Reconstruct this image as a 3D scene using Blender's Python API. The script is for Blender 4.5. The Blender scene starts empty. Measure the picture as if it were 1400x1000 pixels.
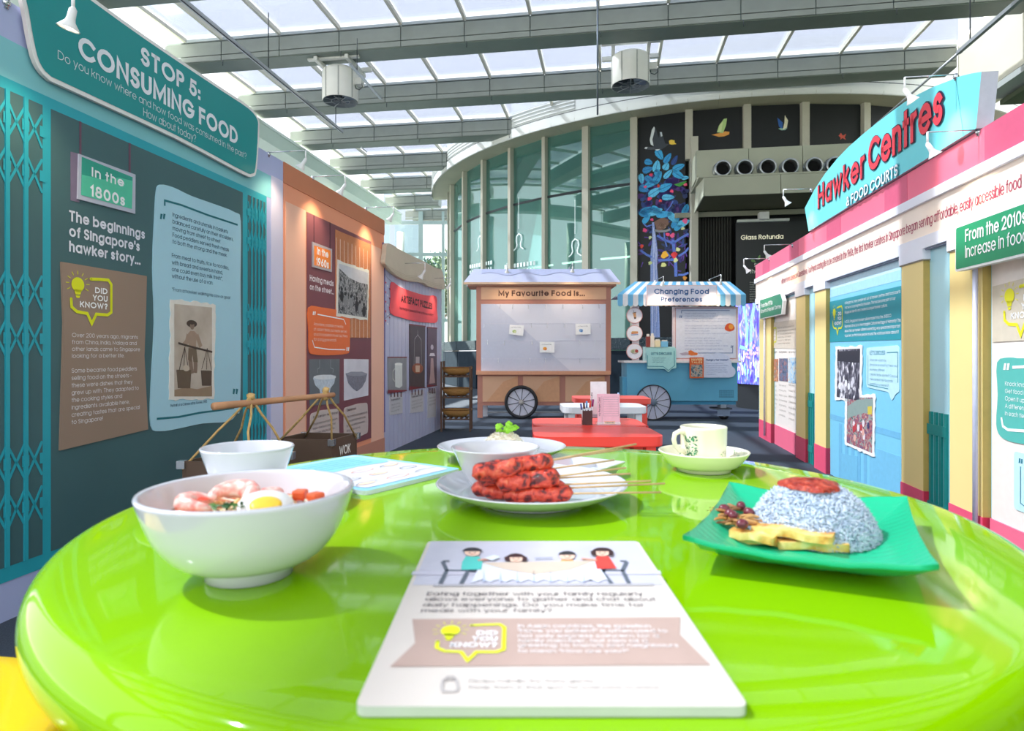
import bpy, math, random
from math import sin, cos, pi, radians, sqrt, atan2
from mathutils import Vector, Matrix

# ---------------------------------------------------------------- camera, sky, sun, exposure
F, CX, CY, H = 870.0, 700.0, 483.0, 0.94          # focal length in pixels, horizon row, eye height
TH = math.atan(0.155)                              # the display walls run a little to the right of the view
sc = bpy.context.scene
cam = bpy.data.cameras.new('camera'); camo = bpy.data.objects.new('camera', cam)
sc.collection.objects.link(camo); sc.camera = camo
camo.location = (0, 0, H); camo.rotation_euler = (pi/2, 0, 0)
cam.sensor_width = 36; cam.lens = 36*F/1400; cam.shift_y = -17/1400; cam.clip_start = .02; cam.clip_end = 1500
cam.dof.use_dof = True; cam.dof.focus_distance = 2.6; cam.dof.aperture_fstop = 8.5
w = bpy.data.worlds.new('sky'); sc.world = w; w.use_nodes = True
nt = w.node_tree; nt.nodes.clear()
wo = nt.nodes.new('ShaderNodeOutputWorld'); bg = nt.nodes.new('ShaderNodeBackground')
tc = nt.nodes.new('ShaderNodeTexCoord'); sp = nt.nodes.new('ShaderNodeSeparateXYZ')
nz = nt.nodes.new('ShaderNodeTexNoise'); nz.inputs['Scale'].default_value = 2.2; nz.inputs['Detail'].default_value = 5
cr = nt.nodes.new('ShaderNodeValToRGB'); cr2 = nt.nodes.new('ShaderNodeValToRGB'); mx = nt.nodes.new('ShaderNodeMixRGB')
nt.links.new(tc.outputs['Generated'], sp.inputs[0]); nt.links.new(sp.outputs['Z'], cr.inputs[0])
nt.links.new(tc.outputs['Generated'], nz.inputs['Vector']); nt.links.new(nz.outputs['Fac'], cr2.inputs[0])
cr.color_ramp.elements[0].position = 0.0; cr.color_ramp.elements[0].color = (.95, .97, 1, 1)
cr.color_ramp.elements[1].position = .7; cr.color_ramp.elements[1].color = (.76, .83, .96, 1)
cr2.color_ramp.elements[0].position = .38; cr2.color_ramp.elements[0].color = (0, 0, 0, 1)
cr2.color_ramp.elements[1].position = .62; cr2.color_ramp.elements[1].color = (.85, .85, .85, 1)
nt.links.new(cr2.outputs[0], mx.inputs[0]); nt.links.new(cr.outputs[0], mx.inputs[1]); mx.inputs[2].default_value = (.93, .95, 1, 1)
nt.links.new(mx.outputs[0], bg.inputs[0]); bg.inputs[1].default_value = 1.05
nt.links.new(bg.outputs[0], wo.inputs[0])
sun = bpy.data.lights.new('sun', 'SUN'); sun.energy = 9; sun.angle = radians(.8); sun.color = (1, .93, .80)
suno = bpy.data.objects.new('sun', sun); sc.collection.objects.link(suno)
suno.rotation_euler = Vector((.60, -.10, -.79)).to_track_quat('-Z', 'Y').to_euler()
vs = sc.view_settings
vs.view_transform = 'Standard'; vs.look = 'None'; vs.gamma = 1; vs.exposure = 1.22; vs.use_curve_mapping = False
sc.cycles.use_denoising = True
sc.cycles.max_bounces = 8; sc.cycles.transparent_max_bounces = 16
sc.cycles.sample_clamp_indirect = 6

# ---------------------------------------------------------------- materials
def lin(h):
    h = h.lstrip('#'); h = ''.join(x*2 for x in h) if len(h) == 3 else h; c = [int(h[i:i+2], 16)/255 for i in (0, 2, 4)]
    return tuple(x/12.92 if x <= .04045 else ((x+.055)/1.055)**2.4 for x in c)
_m = {}
def M(h, rough=.5, noise=.04, scale=30, spec=.4, metal=0, bump=0, bscale=60, emit=0, sub=0, coat=0, stretch=None, key=None):
    """A procedural material: one colour with a fine tonal variation, optional bump."""
    k = (h, rough, noise, scale, spec, metal, bump, bscale, emit, sub, coat, stretch)
    if k in _m: return _m[k]
    m = bpy.data.materials.new('paint_'+h.strip('#')); m.use_nodes = True
    n = m.node_tree; b = n.nodes['Principled BSDF']; c = lin(h)
    b.inputs['Roughness'].default_value = rough; b.inputs['Specular IOR Level'].default_value = spec
    b.inputs['Metallic'].default_value = metal
    if coat: b.inputs['Coat Weight'].default_value = coat; b.inputs['Coat Roughness'].default_value = .03
    if sub: b.inputs['Subsurface Weight'].default_value = sub; b.inputs['Subsurface Radius'].default_value = (.01, .006, .004)
    t = n.nodes.new('ShaderNodeTexCoord'); src = t.outputs['Object']
    if stretch:
        mp = n.nodes.new('ShaderNodeMapping'); mp.inputs['Scale'].default_value = stretch
        n.links.new(src, mp.inputs[0]); src = mp.outputs[0]
    x = n.nodes.new('ShaderNodeTexNoise'); x.inputs['Scale'].default_value = scale; x.inputs['Detail'].default_value = 3
    n.links.new(src, x.inputs['Vector'])
    r = n.nodes.new('ShaderNodeValToRGB'); n.links.new(x.outputs['Fac'], r.inputs[0])
    r.color_ramp.elements[0].position = .3; r.color_ramp.elements[1].position = .7
    r.color_ramp.elements[0].color = tuple(v*(1-noise) for v in c)+(1,)
    r.color_ramp.elements[1].color = tuple(min(1, v*(1+noise)) for v in c)+(1,)
    n.links.new(r.outputs[0], b.inputs['Base Color'])
    if bump:
        y = n.nodes.new('ShaderNodeTexNoise'); y.inputs['Scale'].default_value = bscale; y.inputs['Detail'].default_value = 4
        bp = n.nodes.new('ShaderNodeBump'); bp.inputs['Strength'].default_value = bump; bp.inputs['Distance'].default_value = .01
        n.links.new(src, y.inputs['Vector']); n.links.new(y.outputs['Fac'], bp.inputs['Height']); n.links.new(bp.outputs[0], b.inputs['Normal'])
    if emit:
        n.links.new(r.outputs[0], b.inputs['Emission Color']); b.inputs['Emission Strength'].default_value = emit
    _m[k] = m; return m
def ramp_mat(name, cols, scale=20, detail=6, rough=.5, bump=0, kind='noise', stretch=(1, 1, 1), emit=0, dist=.0, const=False, spec=.4, bands=None):
    """A mottled material: noise (or voronoi / wave) through several colours [(position, hex), ...]."""
    m = bpy.data.materials.new(name); m.use_nodes = True; n = m.node_tree; b = n.nodes['Principled BSDF']
    b.inputs['Roughness'].default_value = rough; b.inputs['Specular IOR Level'].default_value = spec
    t = n.nodes.new('ShaderNodeTexCoord'); mp = n.nodes.new('ShaderNodeMapping'); mp.inputs['Scale'].default_value = stretch
    n.links.new(t.outputs['Object'], mp.inputs[0])
    if kind == 'voronoi':
        x = n.nodes.new('ShaderNodeTexVoronoi'); out = x.outputs['Color']; x.inputs['Scale'].default_value = scale
        s = n.nodes.new('ShaderNodeSeparateColor'); n.links.new(out, s.inputs[0]); out = s.outputs[0]
    elif kind == 'wave':
        x = n.nodes.new('ShaderNodeTexWave'); out = x.outputs['Fac']; x.inputs['Scale'].default_value = scale; x.inputs['Distortion'].default_value = dist; x.bands_direction = bands or 'X'
    else:
        x = n.nodes.new('ShaderNodeTexNoise'); out = x.outputs['Fac']; x.inputs['Scale'].default_value = scale
        x.inputs['Detail'].default_value = detail; x.inputs['Distortion'].default_value = dist
    n.links.new(mp.outputs[0], x.inputs['Vector'])
    r = n.nodes.new('ShaderNodeValToRGB'); n.links.new(out, r.inputs[0])
    el = r.color_ramp.elements
    if const: r.color_ramp.interpolation = 'CONSTANT'
    el[0].position, el[0].color = cols[0][0], lin(cols[0][1])+(1,)
    el[1].position, el[1].color = cols[-1][0], lin(cols[-1][1])+(1,)
    for p, h in cols[1:-1]:
        e = el.new(p); e.color = lin(h)+(1,)
    n.links.new(r.outputs[0], b.inputs['Base Color'])
    if bump:
        bp = n.nodes.new('ShaderNodeBump'); bp.inputs['Strength'].default_value = bump; bp.inputs['Distance'].default_value = .005
        n.links.new(out, bp.inputs['Height']); n.links.new(bp.outputs[0], b.inputs['Normal'])
    if emit: n.links.new(r.outputs[0], b.inputs['Emission Color']); b.inputs['Emission Strength'].default_value = emit
    return m
def glass_mat(name, tint, gloss_fac=.12, gloss='#ffffff', rough=.02, diffuse=0, dcol='#ffffff'):
    """Thin sheet glass: tinted see-through with a mirror share (and optionally a milky share)."""
    m = bpy.data.materials.new(name); m.use_nodes = True; n = m.node_tree; n.nodes.clear()
    o = n.nodes.new('ShaderNodeOutputMaterial'); t = n.nodes.new('ShaderNodeBsdfTransparent'); g = n.nodes.new('ShaderNodeBsdfGlossy')
    t.inputs[0].default_value = lin(tint)+(1,); g.inputs[0].default_value = lin(gloss)+(1,); g.inputs['Roughness'].default_value = rough
    f = n.nodes.new('ShaderNodeLayerWeight'); f.inputs[0].default_value = .3
    ma = n.nodes.new('ShaderNodeMath'); ma.operation = 'MULTIPLY_ADD'; ma.use_clamp = True
    n.links.new(f.outputs['Fresnel'], ma.inputs[0]); ma.inputs[1].default_value = .8; ma.inputs[2].default_value = gloss_fac
    s = n.nodes.new('ShaderNodeMixShader'); n.links.new(ma.outputs[0], s.inputs[0]); n.links.new(t.outputs[0], s.inputs[1]); n.links.new(g.outputs[0], s.inputs[2])
    last = s
    if diffuse:
        d = n.nodes.new('ShaderNodeBsdfDiffuse'); d.inputs[0].default_value = lin(dcol)+(1,)
        tr = n.nodes.new('ShaderNodeBsdfTranslucent'); tr.inputs[0].default_value = lin(dcol)+(1,)
        a = n.nodes.new('ShaderNodeMixShader'); a.inputs[0].default_value = .6; n.links.new(d.outputs[0], a.inputs[1]); n.links.new(tr.outputs[0], a.inputs[2])
        last = n.nodes.new('ShaderNodeMixShader'); last.inputs[0].default_value = diffuse
        n.links.new(s.outputs[0], last.inputs[1]); n.links.new(a.outputs[0], last.inputs[2])
    n.links.new(last.outputs[0], o.inputs[0]); return m

# ---------------------------------------------------------------- objects
LK = sc.collection.objects.link
def tag(o, label=None, cat=None, group=None, kind=None):
    for k, v in (('label', label), ('category', cat), ('group', group), ('kind', kind)):
        if v: o[k] = v
    return o
def empty(name, loc=(0, 0, 0), rz=0, label=None, cat=None, group=None, kind=None, parent=None):
    o = bpy.data.objects.new(name, None); LK(o); o.location = loc; o.rotation_euler = (0, 0, rz); o.empty_display_size = .05
    if parent: o.parent = parent
    return tag(o, label, cat, group, kind)
def copy_tree(o, parent=None):
    c = o.copy(); LK(c); c.parent = parent
    for ch in list(o.children): copy_tree(ch, c)
    return c

def arc(cx, cy, rx, ry, a0, a1, n=None):
    n = n or max(3, int(abs(a1-a0)/22)+1)
    return [(cx+rx*cos(radians(a0+(a1-a0)*i/n)), cy+ry*sin(radians(a0+(a1-a0)*i/n))) for i in range(n+1)]
def circ(cx, cy, r, n=28, ry=None): return [(cx+r*cos(2*pi*i/n), cy+(ry or r)*sin(2*pi*i/n)) for i in range(n)]
def rectp(x0, y0, x1, y1): return [(x0, y0), (x1, y0), (x1, y1), (x0, y1)]
def rounded(p, r, n=4):
    out = []; N = len(p)
    for i in range(N):
        a, b, c = Vector(p[i-1]), Vector(p[i]), Vector(p[(i+1) % N])
        u, v = (a-b), (c-b); d = min(r, u.length*.45, v.length*.45)
        if u.length < 1e-9 or v.length < 1e-9: continue
        s, e = b+u.normalized()*d, b+v.normalized()*d
        for k in range(n+1):
            t = k/n; q = s*(1-t)**2+b*2*t*(1-t)+e*t*t; out.append((q.x, q.y))
    return out
def spline(p, n=6, closed=True):
    out = []; N = len(p); g = (lambda i: p[i % N]) if closed else (lambda i: p[max(0, min(N-1, i))])
    for i in range(N if closed else N-1):
        a, b, c, d = g(i-1), g(i), g(i+1), g(i+2)
        for k in range(n):
            t = k/n
            out.append(tuple(.5*(2*b[j]+(c[j]-a[j])*t+(2*a[j]-5*b[j]+4*c[j]-d[j])*t*t+(3*b[j]-a[j]-3*c[j]+d[j])*t**3) for j in range(len(b))))
    if not closed: out.append(tuple(p[-1]))
    return out
def ribbon(p, w, closed=False):
    """Outline quads of a stroke of width w through 2D points p."""
    q = [Vector(v) for v in p]; o = []
    for v in q:
        if not o or (v-o[-1]).length > 1e-7: o.append(v)
    q = o; N = len(q)
    if closed and N > 2 and (q[0]-q[-1]).length < 1e-6: q.pop(); N -= 1
    if N < 2: return [], []
    L, R = [], []
    for i in range(N):
        a = q[i-1] if (i or closed) else None; c = q[(i+1) % N] if (i < N-1 or closed) else None
        d1 = (q[i]-a).normalized() if a is not None else None; d2 = (c-q[i]).normalized() if c is not None else None
        d1 = d1 or d2; d2 = d2 or d1
        n1 = Vector((-d1.y, d1.x)); n2 = Vector((-d2.y, d2.x)); m = n1+n2
        if m.length < .35: m = n1
        m.normalize(); k = min(2.2, 1/max(.3, m.dot(n1)))
        L.append(q[i]+m*w/2*k); R.append(q[i]-m*w/2*k)
    return L, R

# ---------------------------------------------------------------- a mesh collector
class MB:
    def __init__(s): s.v = []; s.f = []; s.fm = []; s.m = []; s.sm = []
    def mi(s, m):
        if isinstance(m, str): m = M(m)
        if m not in s.m: s.m.append(m)
        return s.m.index(m)
    def add(s, vs, fs, m, smooth=False):
        b = len(s.v); k = s.mi(m); s.v += [tuple(x) for x in vs]
        for f in fs: s.f.append(tuple(b+i for i in f)); s.fm.append(k); s.sm.append(smooth)
        return s
    def box(s, c, d, m, R=None):
        x, y, z = d[0]/2, d[1]/2, d[2]/2; c = Vector(c)
        vs = [Vector(p) for p in ((-x, -y, -z), (x, -y, -z), (x, y, -z), (-x, y, -z), (-x, -y, z), (x, -y, z), (x, y, z), (-x, y, z))]
        if R: vs = [R @ p for p in vs]
        return s.add([p+c for p in vs], [(0, 3, 2, 1), (4, 5, 6, 7), (0, 1, 5, 4), (1, 2, 6, 5), (2, 3, 7, 6), (3, 0, 4, 7)], m)
    def hexa(s, b, t, m):
        return s.add(list(b)+list(t), [(0, 3, 2, 1), (4, 5, 6, 7), (0, 1, 5, 4), (1, 2, 6, 5), (2, 3, 7, 6), (3, 0, 4, 7)], m)
    def prism(s, p, z0, z1, m, side=None, back=True):
        """Extrude a polygon in local xy from z0 to z1 (z1 faces the viewer)."""
        A = sum(p[i-1][0]*p[i][1]-p[i][0]*p[i-1][1] for i in range(len(p)))
        if A < 0: p = p[::-1]
        n = len(p); vs = [(x, y, z1) for x, y in p]
        s.add(vs, [tuple(range(n))], m)
        if z0 != z1:
            vs = [(x, y, z0) for x, y in p]+vs
            s.add(vs, [(i, (i+1) % n, n+(i+1) % n, n+i) for i in range(n)]+([tuple(range(n-1, -1, -1))] if back else []), side or m)
        return s
    def flat(s, p, z, m): return s.prism(p, z, z, m)
    def stroke(s, p, w, z, m, closed=False, th=0, cap=False):
        L, R = ribbon(p, w, closed)
        n = len(L)
        if n < 2: return s
        fs = [(i, n+i, n+(i+1) % n, (i+1) % n) for i in range(n if closed else n-1)]
        s.add([(v.x, v.y, z) for v in L+R], fs, m)
        if th:
            e = [(i, (i+1) % n) for i in range(n if closed else n-1)]
            vs = [(v.x, v.y, z) for v in L+R]+[(v.x, v.y, z-th) for v in L+R]
            f2 = [(i, j, 2*n+j, 2*n+i) for i, j in e]+[(n+j, n+i, 3*n+i, 3*n+j) for i, j in e]
            if not closed: f2 += [(n, 0, 2*n, 3*n), (n-1, 2*n-1, 4*n-1, 3*n-1)]
            s.add(vs, f2, m)
        if cap and not closed:
            for q in (p[0], p[-1]): s.flat(circ(q[0], q[1], w/2, 10), z, m)
        return s
    def lathe(s, prof, m, c=(0, 0, 0), n=48, smooth=True, sx=1, sy=1, R=None):
        vs = []; fs = []; k = len(prof)
        for i in range(n):
            a = 2*pi*i/n
            for r, z in prof:
                p = Vector((r*cos(a)*sx, r*sin(a)*sy, z))
                if R: p = R @ p
                vs.append(p+Vector(c))
        for i in range(n):
            j = (i+1) % n
            for q in range(k-1): fs.append((i*k+q, j*k+q, j*k+q+1, i*k+q+1))
        return s.add(vs, fs, m, smooth)
    def tube(s, pts, r, m, n=8, closed=False, cap=True, smooth=True):
        P = [Vector(p) for p in pts]; N = len(P); rr = r if isinstance(r, (list, tuple)) else [r]*N
        vs = []; fs = []; up = None
        for i in range(N):
            if closed: d = (P[(i+1) % N]-P[i-1])
            else: d = P[min(N-1, i+1)]-P[max(0, i-1)]
            d.normalize()
            if up is None: up = d.orthogonal().normalized()
            up = (up-d*up.dot(d))
            up = up.normalized() if up.length > 1e-6 else d.orthogonal().normalized()
            b = d.cross(up)
            for k in range(n):
                a = 2*pi*k/n; vs.append(P[i]+(up*cos(a)+b*sin(a))*rr[i])
        for i in range(N if closed else N-1):
            j = (i+1) % N
            for k in range(n): fs.append((i*n+k, i*n+(k+1) % n, j*n+(k+1) % n, j*n+k))
        if cap and not closed: fs += [tuple(range(n-1, -1, -1)), tuple((N-1)*n+k for k in range(n))]
        return s.add(vs, fs, m, smooth)
    def ball(s, c, r, m, nu=10, nv=7, R=None, jit=0, rnd=None):
        r = r if isinstance(r, (tuple, list)) else (r, r, r); vs = []; fs = []; c = Vector(c)
        for j in range(nv+1):
            t = pi*j/nv
            for i in range(nu):
                a = 2*pi*i/nu; q = 1+(rnd.uniform(-jit, jit) if rnd else 0)
                p = Vector((r[0]*sin(t)*cos(a)*q, r[1]*sin(t)*sin(a)*q, r[2]*cos(t)*q))
                if R: p = R @ p
                vs.append(c+p)
        for j in range(nv):
            for i in range(nu): fs.append((j*nu+i, (j+1)*nu+i, (j+1)*nu+(i+1) % nu, j*nu+(i+1) % nu))
        return s.add(vs, fs, m, True)
    def sheet(s, g, m, smooth=True, closed_u=False):
        nr, nc = len(g), len(g[0]); vs = [p for r in g for p in r]
        fs = [(i*nc+j, i*nc+(j+1) % nc, (i+1)*nc+(j+1) % nc, (i+1)*nc+j) for i in range(nr-1) for j in range(nc if closed_u else nc-1)]
        return s.add(vs, fs, m, smooth)
    def xf(s, fn): s.v = [tuple(fn(*p)) for p in s.v]; return s
    def mesh(s, name):
        me = bpy.data.meshes.new(name); me.from_pydata(s.v, [], s.f)
        for m in s.m: me.materials.append(m)
        me.polygons.foreach_set('material_index', s.fm); me.polygons.foreach_set('use_smooth', s.sm); me.update()
        return me
    def build(s, name, parent=None, label=None, cat=None, group=None, kind=None, loc=None, bevel=0, weld=False, rz=0):
        me = s.mesh(name); o = bpy.data.objects.new(name, me); LK(o)
        if parent: o.parent = parent
        if loc: o.location = loc
        if rz: o.rotation_euler = (0, 0, rz)
        if bevel:
            b = o.modifiers.new('bevel', 'BEVEL'); b.width = bevel; b.segments = 2; b.limit_method = 'ANGLE'; b.angle_limit = radians(50)
        return tag(o, label, cat, group, kind)

# ---------------------------------------------------------------- faces: planes that carry print, addressed in photograph pixels once, stored in metres
class Face:
    def __init__(s, name, O, ex, ey, **kw):
        s.O = Vector(O); s.ex = Vector(ex).normalized(); s.ey = Vector(ey).normalized(); s.ez = s.ex.cross(s.ey)
        s.root = bpy.data.objects.new(name, None); LK(s.root); s.root.empty_display_size = .05
        s.root.matrix_world = Matrix(((s.ex.x, s.ey.x, s.ez.x, s.O.x), (s.ex.y, s.ey.y, s.ez.y, s.O.y), (s.ex.z, s.ey.z, s.ez.z, s.O.z), (0, 0, 0, 1)))
        tag(s.root, **kw)
    def uv(s, px, py, off=0):
        d = Vector(((px-CX)/F, 1, -(py-CY)/F)); C = Vector((0, 0, H)); o = s.O+s.ez*off
        t = (o-C).dot(s.ez)/d.dot(s.ez); p = C+d*t-s.O
        return (p.dot(s.ex), p.dot(s.ey))
    def pts(s, P, off=0): return [s.uv(x, y, off) for x, y in P]
    def poly(s, name, P, a, b, m, parent=None, r=0, sp=0, **kw):
        p = s.pts(P, b)
        if sp: p = spline(p, sp)
        if r: p = rounded(p, r)
        return MB().prism(p, a, b, m).build(name, parent or s.root, **kw)
    def rect(s, name, x0, y0, x1, y1, a, b, m, parent=None, r=0, **kw):
        p = rectp(x0, y0, x1, y1)
        if r: p = rounded(p, r)
        return MB().prism(p, a, b, m).build(name, parent or s.root, **kw)
def P3(px, py, d): return Vector(((px-CX)/F*d, d, H-(py-CY)/F*d))
def PZ(px, py, z):
    d = F*(H-z)/(py-CY); return P3(px, py, d)
def crop(x0, y0, s): return lambda x, y: (x0+x/s, y0+y/s)

# ---------------------------------------------------------------- a geometric stroke alphabet
_G = {
'A': (.74, "0,0 .37,1 .74,0;.13,.3 .61,.3"), 'B': (.54, "0,0 0,1 .3,1 @.3,.76,.22,.24,90,-90 0,.52;.3,.52 @.28,.26,.26,.26,90,-90 0,0"),
'C': (.82, "@.46,.5,.46,.5,42,318"), 'D': (.72, "0,0 0,1 .24,1 @.24,.5,.48,.5,90,-90 0,0"), 'E': (.48, ".48,0 0,0 0,1 .48,1;0,.52 .44,.52"),
'F': (.46, "0,0 0,1 .46,1;0,.52 .42,.52"), 'G': (.88, "@.44,.5,.44,.5,42,358 .5,.48"), 'H': (.64, "0,0 0,1;.64,0 .64,1;0,.52 .64,.52"),
'I': (0, "0,0 0,1"), 'J': (.44, ".44,1 .44,.24 @.22,.24,.22,.24,0,-180"), 'K': (.6, "0,0 0,1;.58,1 0,.4;.2,.6 .6,0"), 'L': (.42, "0,1 0,0 .42,0"),
'M': (.84, "0,0 0,1 .42,.15 .84,1 .84,0"), 'N': (.66, "0,0 0,1 .66,0 .66,1"), 'O': (.92, "@.46,.5,.46,.5,0,360"), 'P': (.52, "0,0 0,1 .28,1 @.28,.74,.24,.26,90,-90 0,.48"),
'Q': (.92, "@.46,.5,.46,.5,0,360;.6,.25 .9,0"), 'R': (.54, "0,0 0,1 .28,1 @.28,.76,.24,.24,90,-90 0,.52;.26,.52 .54,0"),
'S': (.5, "@.25,.75,.24,.25,25,270 @.25,.26,.25,.26,90,-155"), 'T': (.52, "0,1 .52,1;.26,1 .26,0"), 'U': (.62, "0,1 0,.31 @.31,.31,.31,.31,180,360 .62,1"),
'V': (.66, "0,1 .33,0 .66,1"), 'W': (1.0, "0,1 .25,0 .5,.9 .75,0 1,1"), 'X': (.64, "0,0 .64,1;0,1 .64,0"), 'Y': (.62, "0,1 .31,.45 .62,1;.31,.45 .31,0"), 'Z': (.54, "0,1 .54,1 0,0 .54,0"),
'a': (.62, "@.31,.37,.31,.37,0,360;.62,0 .62,.74"), 'b': (.62, "@.31,.37,.31,.37,0,360;0,0 0,1"), 'c': (.56, "@.31,.37,.31,.37,42,318"),
'd': (.62, "@.31,.37,.31,.37,0,360;.62,0 .62,1"), 'e': (.62, "0,.37 .62,.37 @.31,.37,.31,.37,0,318"), 'f': (.3, "@.3,.8,.17,.2,90,180 .13,0;0,.7 .28,.7"),
'g': (.62, "@.31,.37,.31,.37,0,360;.62,.74 .62,.04 @.31,.04,.31,.3,0,-150"), 'h': (.5, "0,0 0,1;0,.49 @.25,.49,.25,.25,180,0 .5,0"), 'i': (0, "0,0 0,.74;0,.93 0,.95"),
'j': (.0, "0,-.26 0,.74;0,.93 0,.95"), 'k': (.48, "0,0 0,1;.46,.74 0,.28;.16,.44 .48,0"), 'l': (0, "0,0 0,1"),
'm': (.86, "0,0 0,.74;0,.52 @.215,.52,.215,.22,180,0 .43,0;.43,.52 @.645,.52,.215,.22,180,0 .86,0"), 'n': (.5, "0,0 0,.74;0,.49 @.25,.49,.25,.25,180,0 .5,0"),
'o': (.64, "@.32,.37,.32,.37,0,360"), 'p': (.62, "@.31,.37,.31,.37,0,360;0,-.28 0,.74"), 'q': (.62, "@.31,.37,.31,.37,0,360;.62,-.28 .62,.74"),
'r': (.28, "0,0 0,.74;0,.44 @.28,.44,.28,.3,180,90"), 's': (.38, "@.19,.55,.18,.19,25,270 @.19,.19,.19,.19,90,-155"), 't': (.28, ".13,1 .13,0;0,.7 .28,.7"),
'u': (.5, "0,.74 0,.25 @.25,.25,.25,.25,180,360 .5,.74;.5,.25 .5,0"), 'v': (.5, "0,.74 .25,0 .5,.74"), 'w': (.8, "0,.74 .2,0 .4,.7 .6,0 .8,.74"),
'x': (.48, "0,0 .48,.74;0,.74 .48,0"), 'y': (.52, "0,.74 .26,.06;.52,.74 .16,-.28"), 'z': (.44, "0,.74 .44,.74 0,0 .44,0"),
'0': (.58, "@.29,.5,.29,.5,0,360"), '1': (.2, "0,.8 .2,1 .2,0"), '2': (.56, "@.28,.72,.28,.28,170,-38 0,0 .56,0"), '3': (.54, "@.26,.76,.22,.24,160,-90;.2,.52 @.26,.27,.28,.27,90,-160"),
'4': (.6, ".44,0 .44,1 0,.26 .6,.26"), '5': (.54, ".5,1 .12,1 .05,.52 @.26,.32,.28,.32,125,-155"), '6': (.56, "@.28,.3,.28,.3,0,360;.42,1 .04,.44"),
'7': (.52, "0,1 .52,1 .16,0"), '8': (.54, "@.27,.77,.21,.23,0,360;@.27,.27,.27,.27,0,360"), '9': (.56, "@.28,.7,.28,.3,0,360;.14,0 .52,.56"),
'.': (0, "0,0 0,.02"), ',': (.06, ".06,.06 0,-.14"), '!': (0, "0,1 0,.3;0,0 0,.02"), '?': (.46, "@.23,.76,.23,.24,170,-60 .23,.42 .23,.28;.23,0 .23,.02"), "'": (0, "0,1 0,.74"),
'"': (.16, "0,1 0,.74;.16,1 .16,.74"), ':': (0, "0,0 0,.04;0,.5 0,.54"), '-': (.3, "0,.38 .3,.38"), '(': (.16, ".16,1.05 0,.5 .16,-.1"), ')': (.16, "0,1.05 .16,.5 0,-.1"),
'&': (.66, ".66,0 .14,.74 @.3,.8,.17,.2,200,-20 .08,.36 @.28,.24,.24,.24,150,330 .62,.44"), '*': (.3, "0,.85 .3,.85;.15,1 .15,.7"), '/': (.4, "0,0 .4,1")}
_P = {}
def _parse(c):
    if c not in _P:
        W, s = _G[c]; out = []
        for st in s.split(';'):
            p = []
            for tk in st.strip().split():
                if tk[0] == '@': p += arc(*[float(x) for x in tk[1:].split(',')])
                else: p.append(tuple(float(x) for x in tk.split(',')))
            out.append(p)
        _P[c] = (W, out)
    return _P[c]
def _gw(c, wt):
    W = _parse(c)[0]; return W+wt*.6 if W > 0 else wt
def twidth(t, wt, tr):
    x = 0
    for c in t:
        if c == ' ': x += .30+tr
        elif c in _G: x += _gw(c, wt)+.10+tr
    return max(x-.10-tr, .01)
def text(mb, t, x, y, cap, m, n=0, wt=.12, width=None, tr=0, sx=1, align='l', rot=0):
    """Lettering laid on the local xy plane at height n; baseline start (x, y)."""
    nat = twidth(t, wt, tr)*cap
    if width: sx = width/nat
    x0 = {'l': 0, 'c': -nat*sx/2, 'r': -nat*sx}[align]; cx = 0; ca, sa = cos(rot), sin(rot)
    for c in t:
        if c == ' ' or c not in _G: cx += .30+tr; continue
        W, st = _parse(c); Wd = _gw(c, wt)
        for p in st:
            q = []
            for a, b in p:
                xx = cx+wt/2+(a*(Wd-wt)/W if W > 0 else 0)
                yy = wt/2+b*(1-wt) if b >= 0 else b+wt/2
                X, Y = x0+xx*cap*sx, yy*cap
                q.append((x+X*ca-Y*sa, y+X*sa+Y*ca))
            if len(q) > 3 and abs(q[0][0]-q[-1][0])+abs(q[0][1]-q[-1][1]) < 1e-6: mb.stroke(q[:-1], wt*cap, n, m, closed=True)
            else:
                if len(q) == 2 and abs(p[0][0]-p[1][0])+abs(p[0][1]-p[1][1]) < .05:     # dots
                    h = wt*cap*.55; a, b = q[0]; mb.flat(rectp(a-h, b-h, a+h, b+h), n, m)
                else:
                    h = wt*cap*.5; d0 = Vector(q[0])-Vector(q[1]); d1 = Vector(q[-1])-Vector(q[-2])
                    if d0.length > 1e-9: d0 = d0.normalized()*h; q[0] = (q[0][0]+d0.x, q[0][1]+d0.y)
                    if d1.length > 1e-9: d1 = d1.normalized()*h; q[-1] = (q[-1][0]+d1.x, q[-1][1]+d1.y)
                    mb.stroke(q, wt*cap, n, m)
        cx += Wd+.10+tr
    return mb
def tline(f, t, pL, xR, hpx, m, off, wt=.12, name='lettering', parent=None, **kw):
    """One line: baseline-left pixel, right-end pixel column, cap height in pixels at the left end."""
    u0, v0 = f.uv(pL[0], pL[1], off); _, v1 = f.uv(pL[0], pL[1]-hpx, off); u1, _ = f.uv(xR, pL[1], off)
    mb = MB(); text(mb, t, u0, v0, v1-v0, m, off, wt, width=abs(u1-u0)); return mb.build(name, parent or f.root, **kw)
def para(f, L, x0, y0, yN, x1, m, off, wt=.1, cap=.56, align='l', name='lettering', parent=None, **kw):
    """Lines between first and last baselines; the longest line spans x0..x1."""
    (u0, v0), (_, vN), (u1, _) = f.uv(x0, y0, off), f.uv(x0, yN, off), f.uv(x1, y0, off)
    pitch = (v0-vN)/max(1, len(L)-1); c = pitch*cap; sx = (u1-u0)/(max(twidth(t, wt, 0) for t in L)*c)
    mb = MB(); ax = {'l': u0, 'c': (u0+u1)/2, 'r': u1}[align]
    for i, t in enumerate(L): text(mb, t, ax, v0-i*pitch, c, m, off, wt, sx=sx, align=align)
    return mb.build(name, parent or f.root, **kw)
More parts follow.
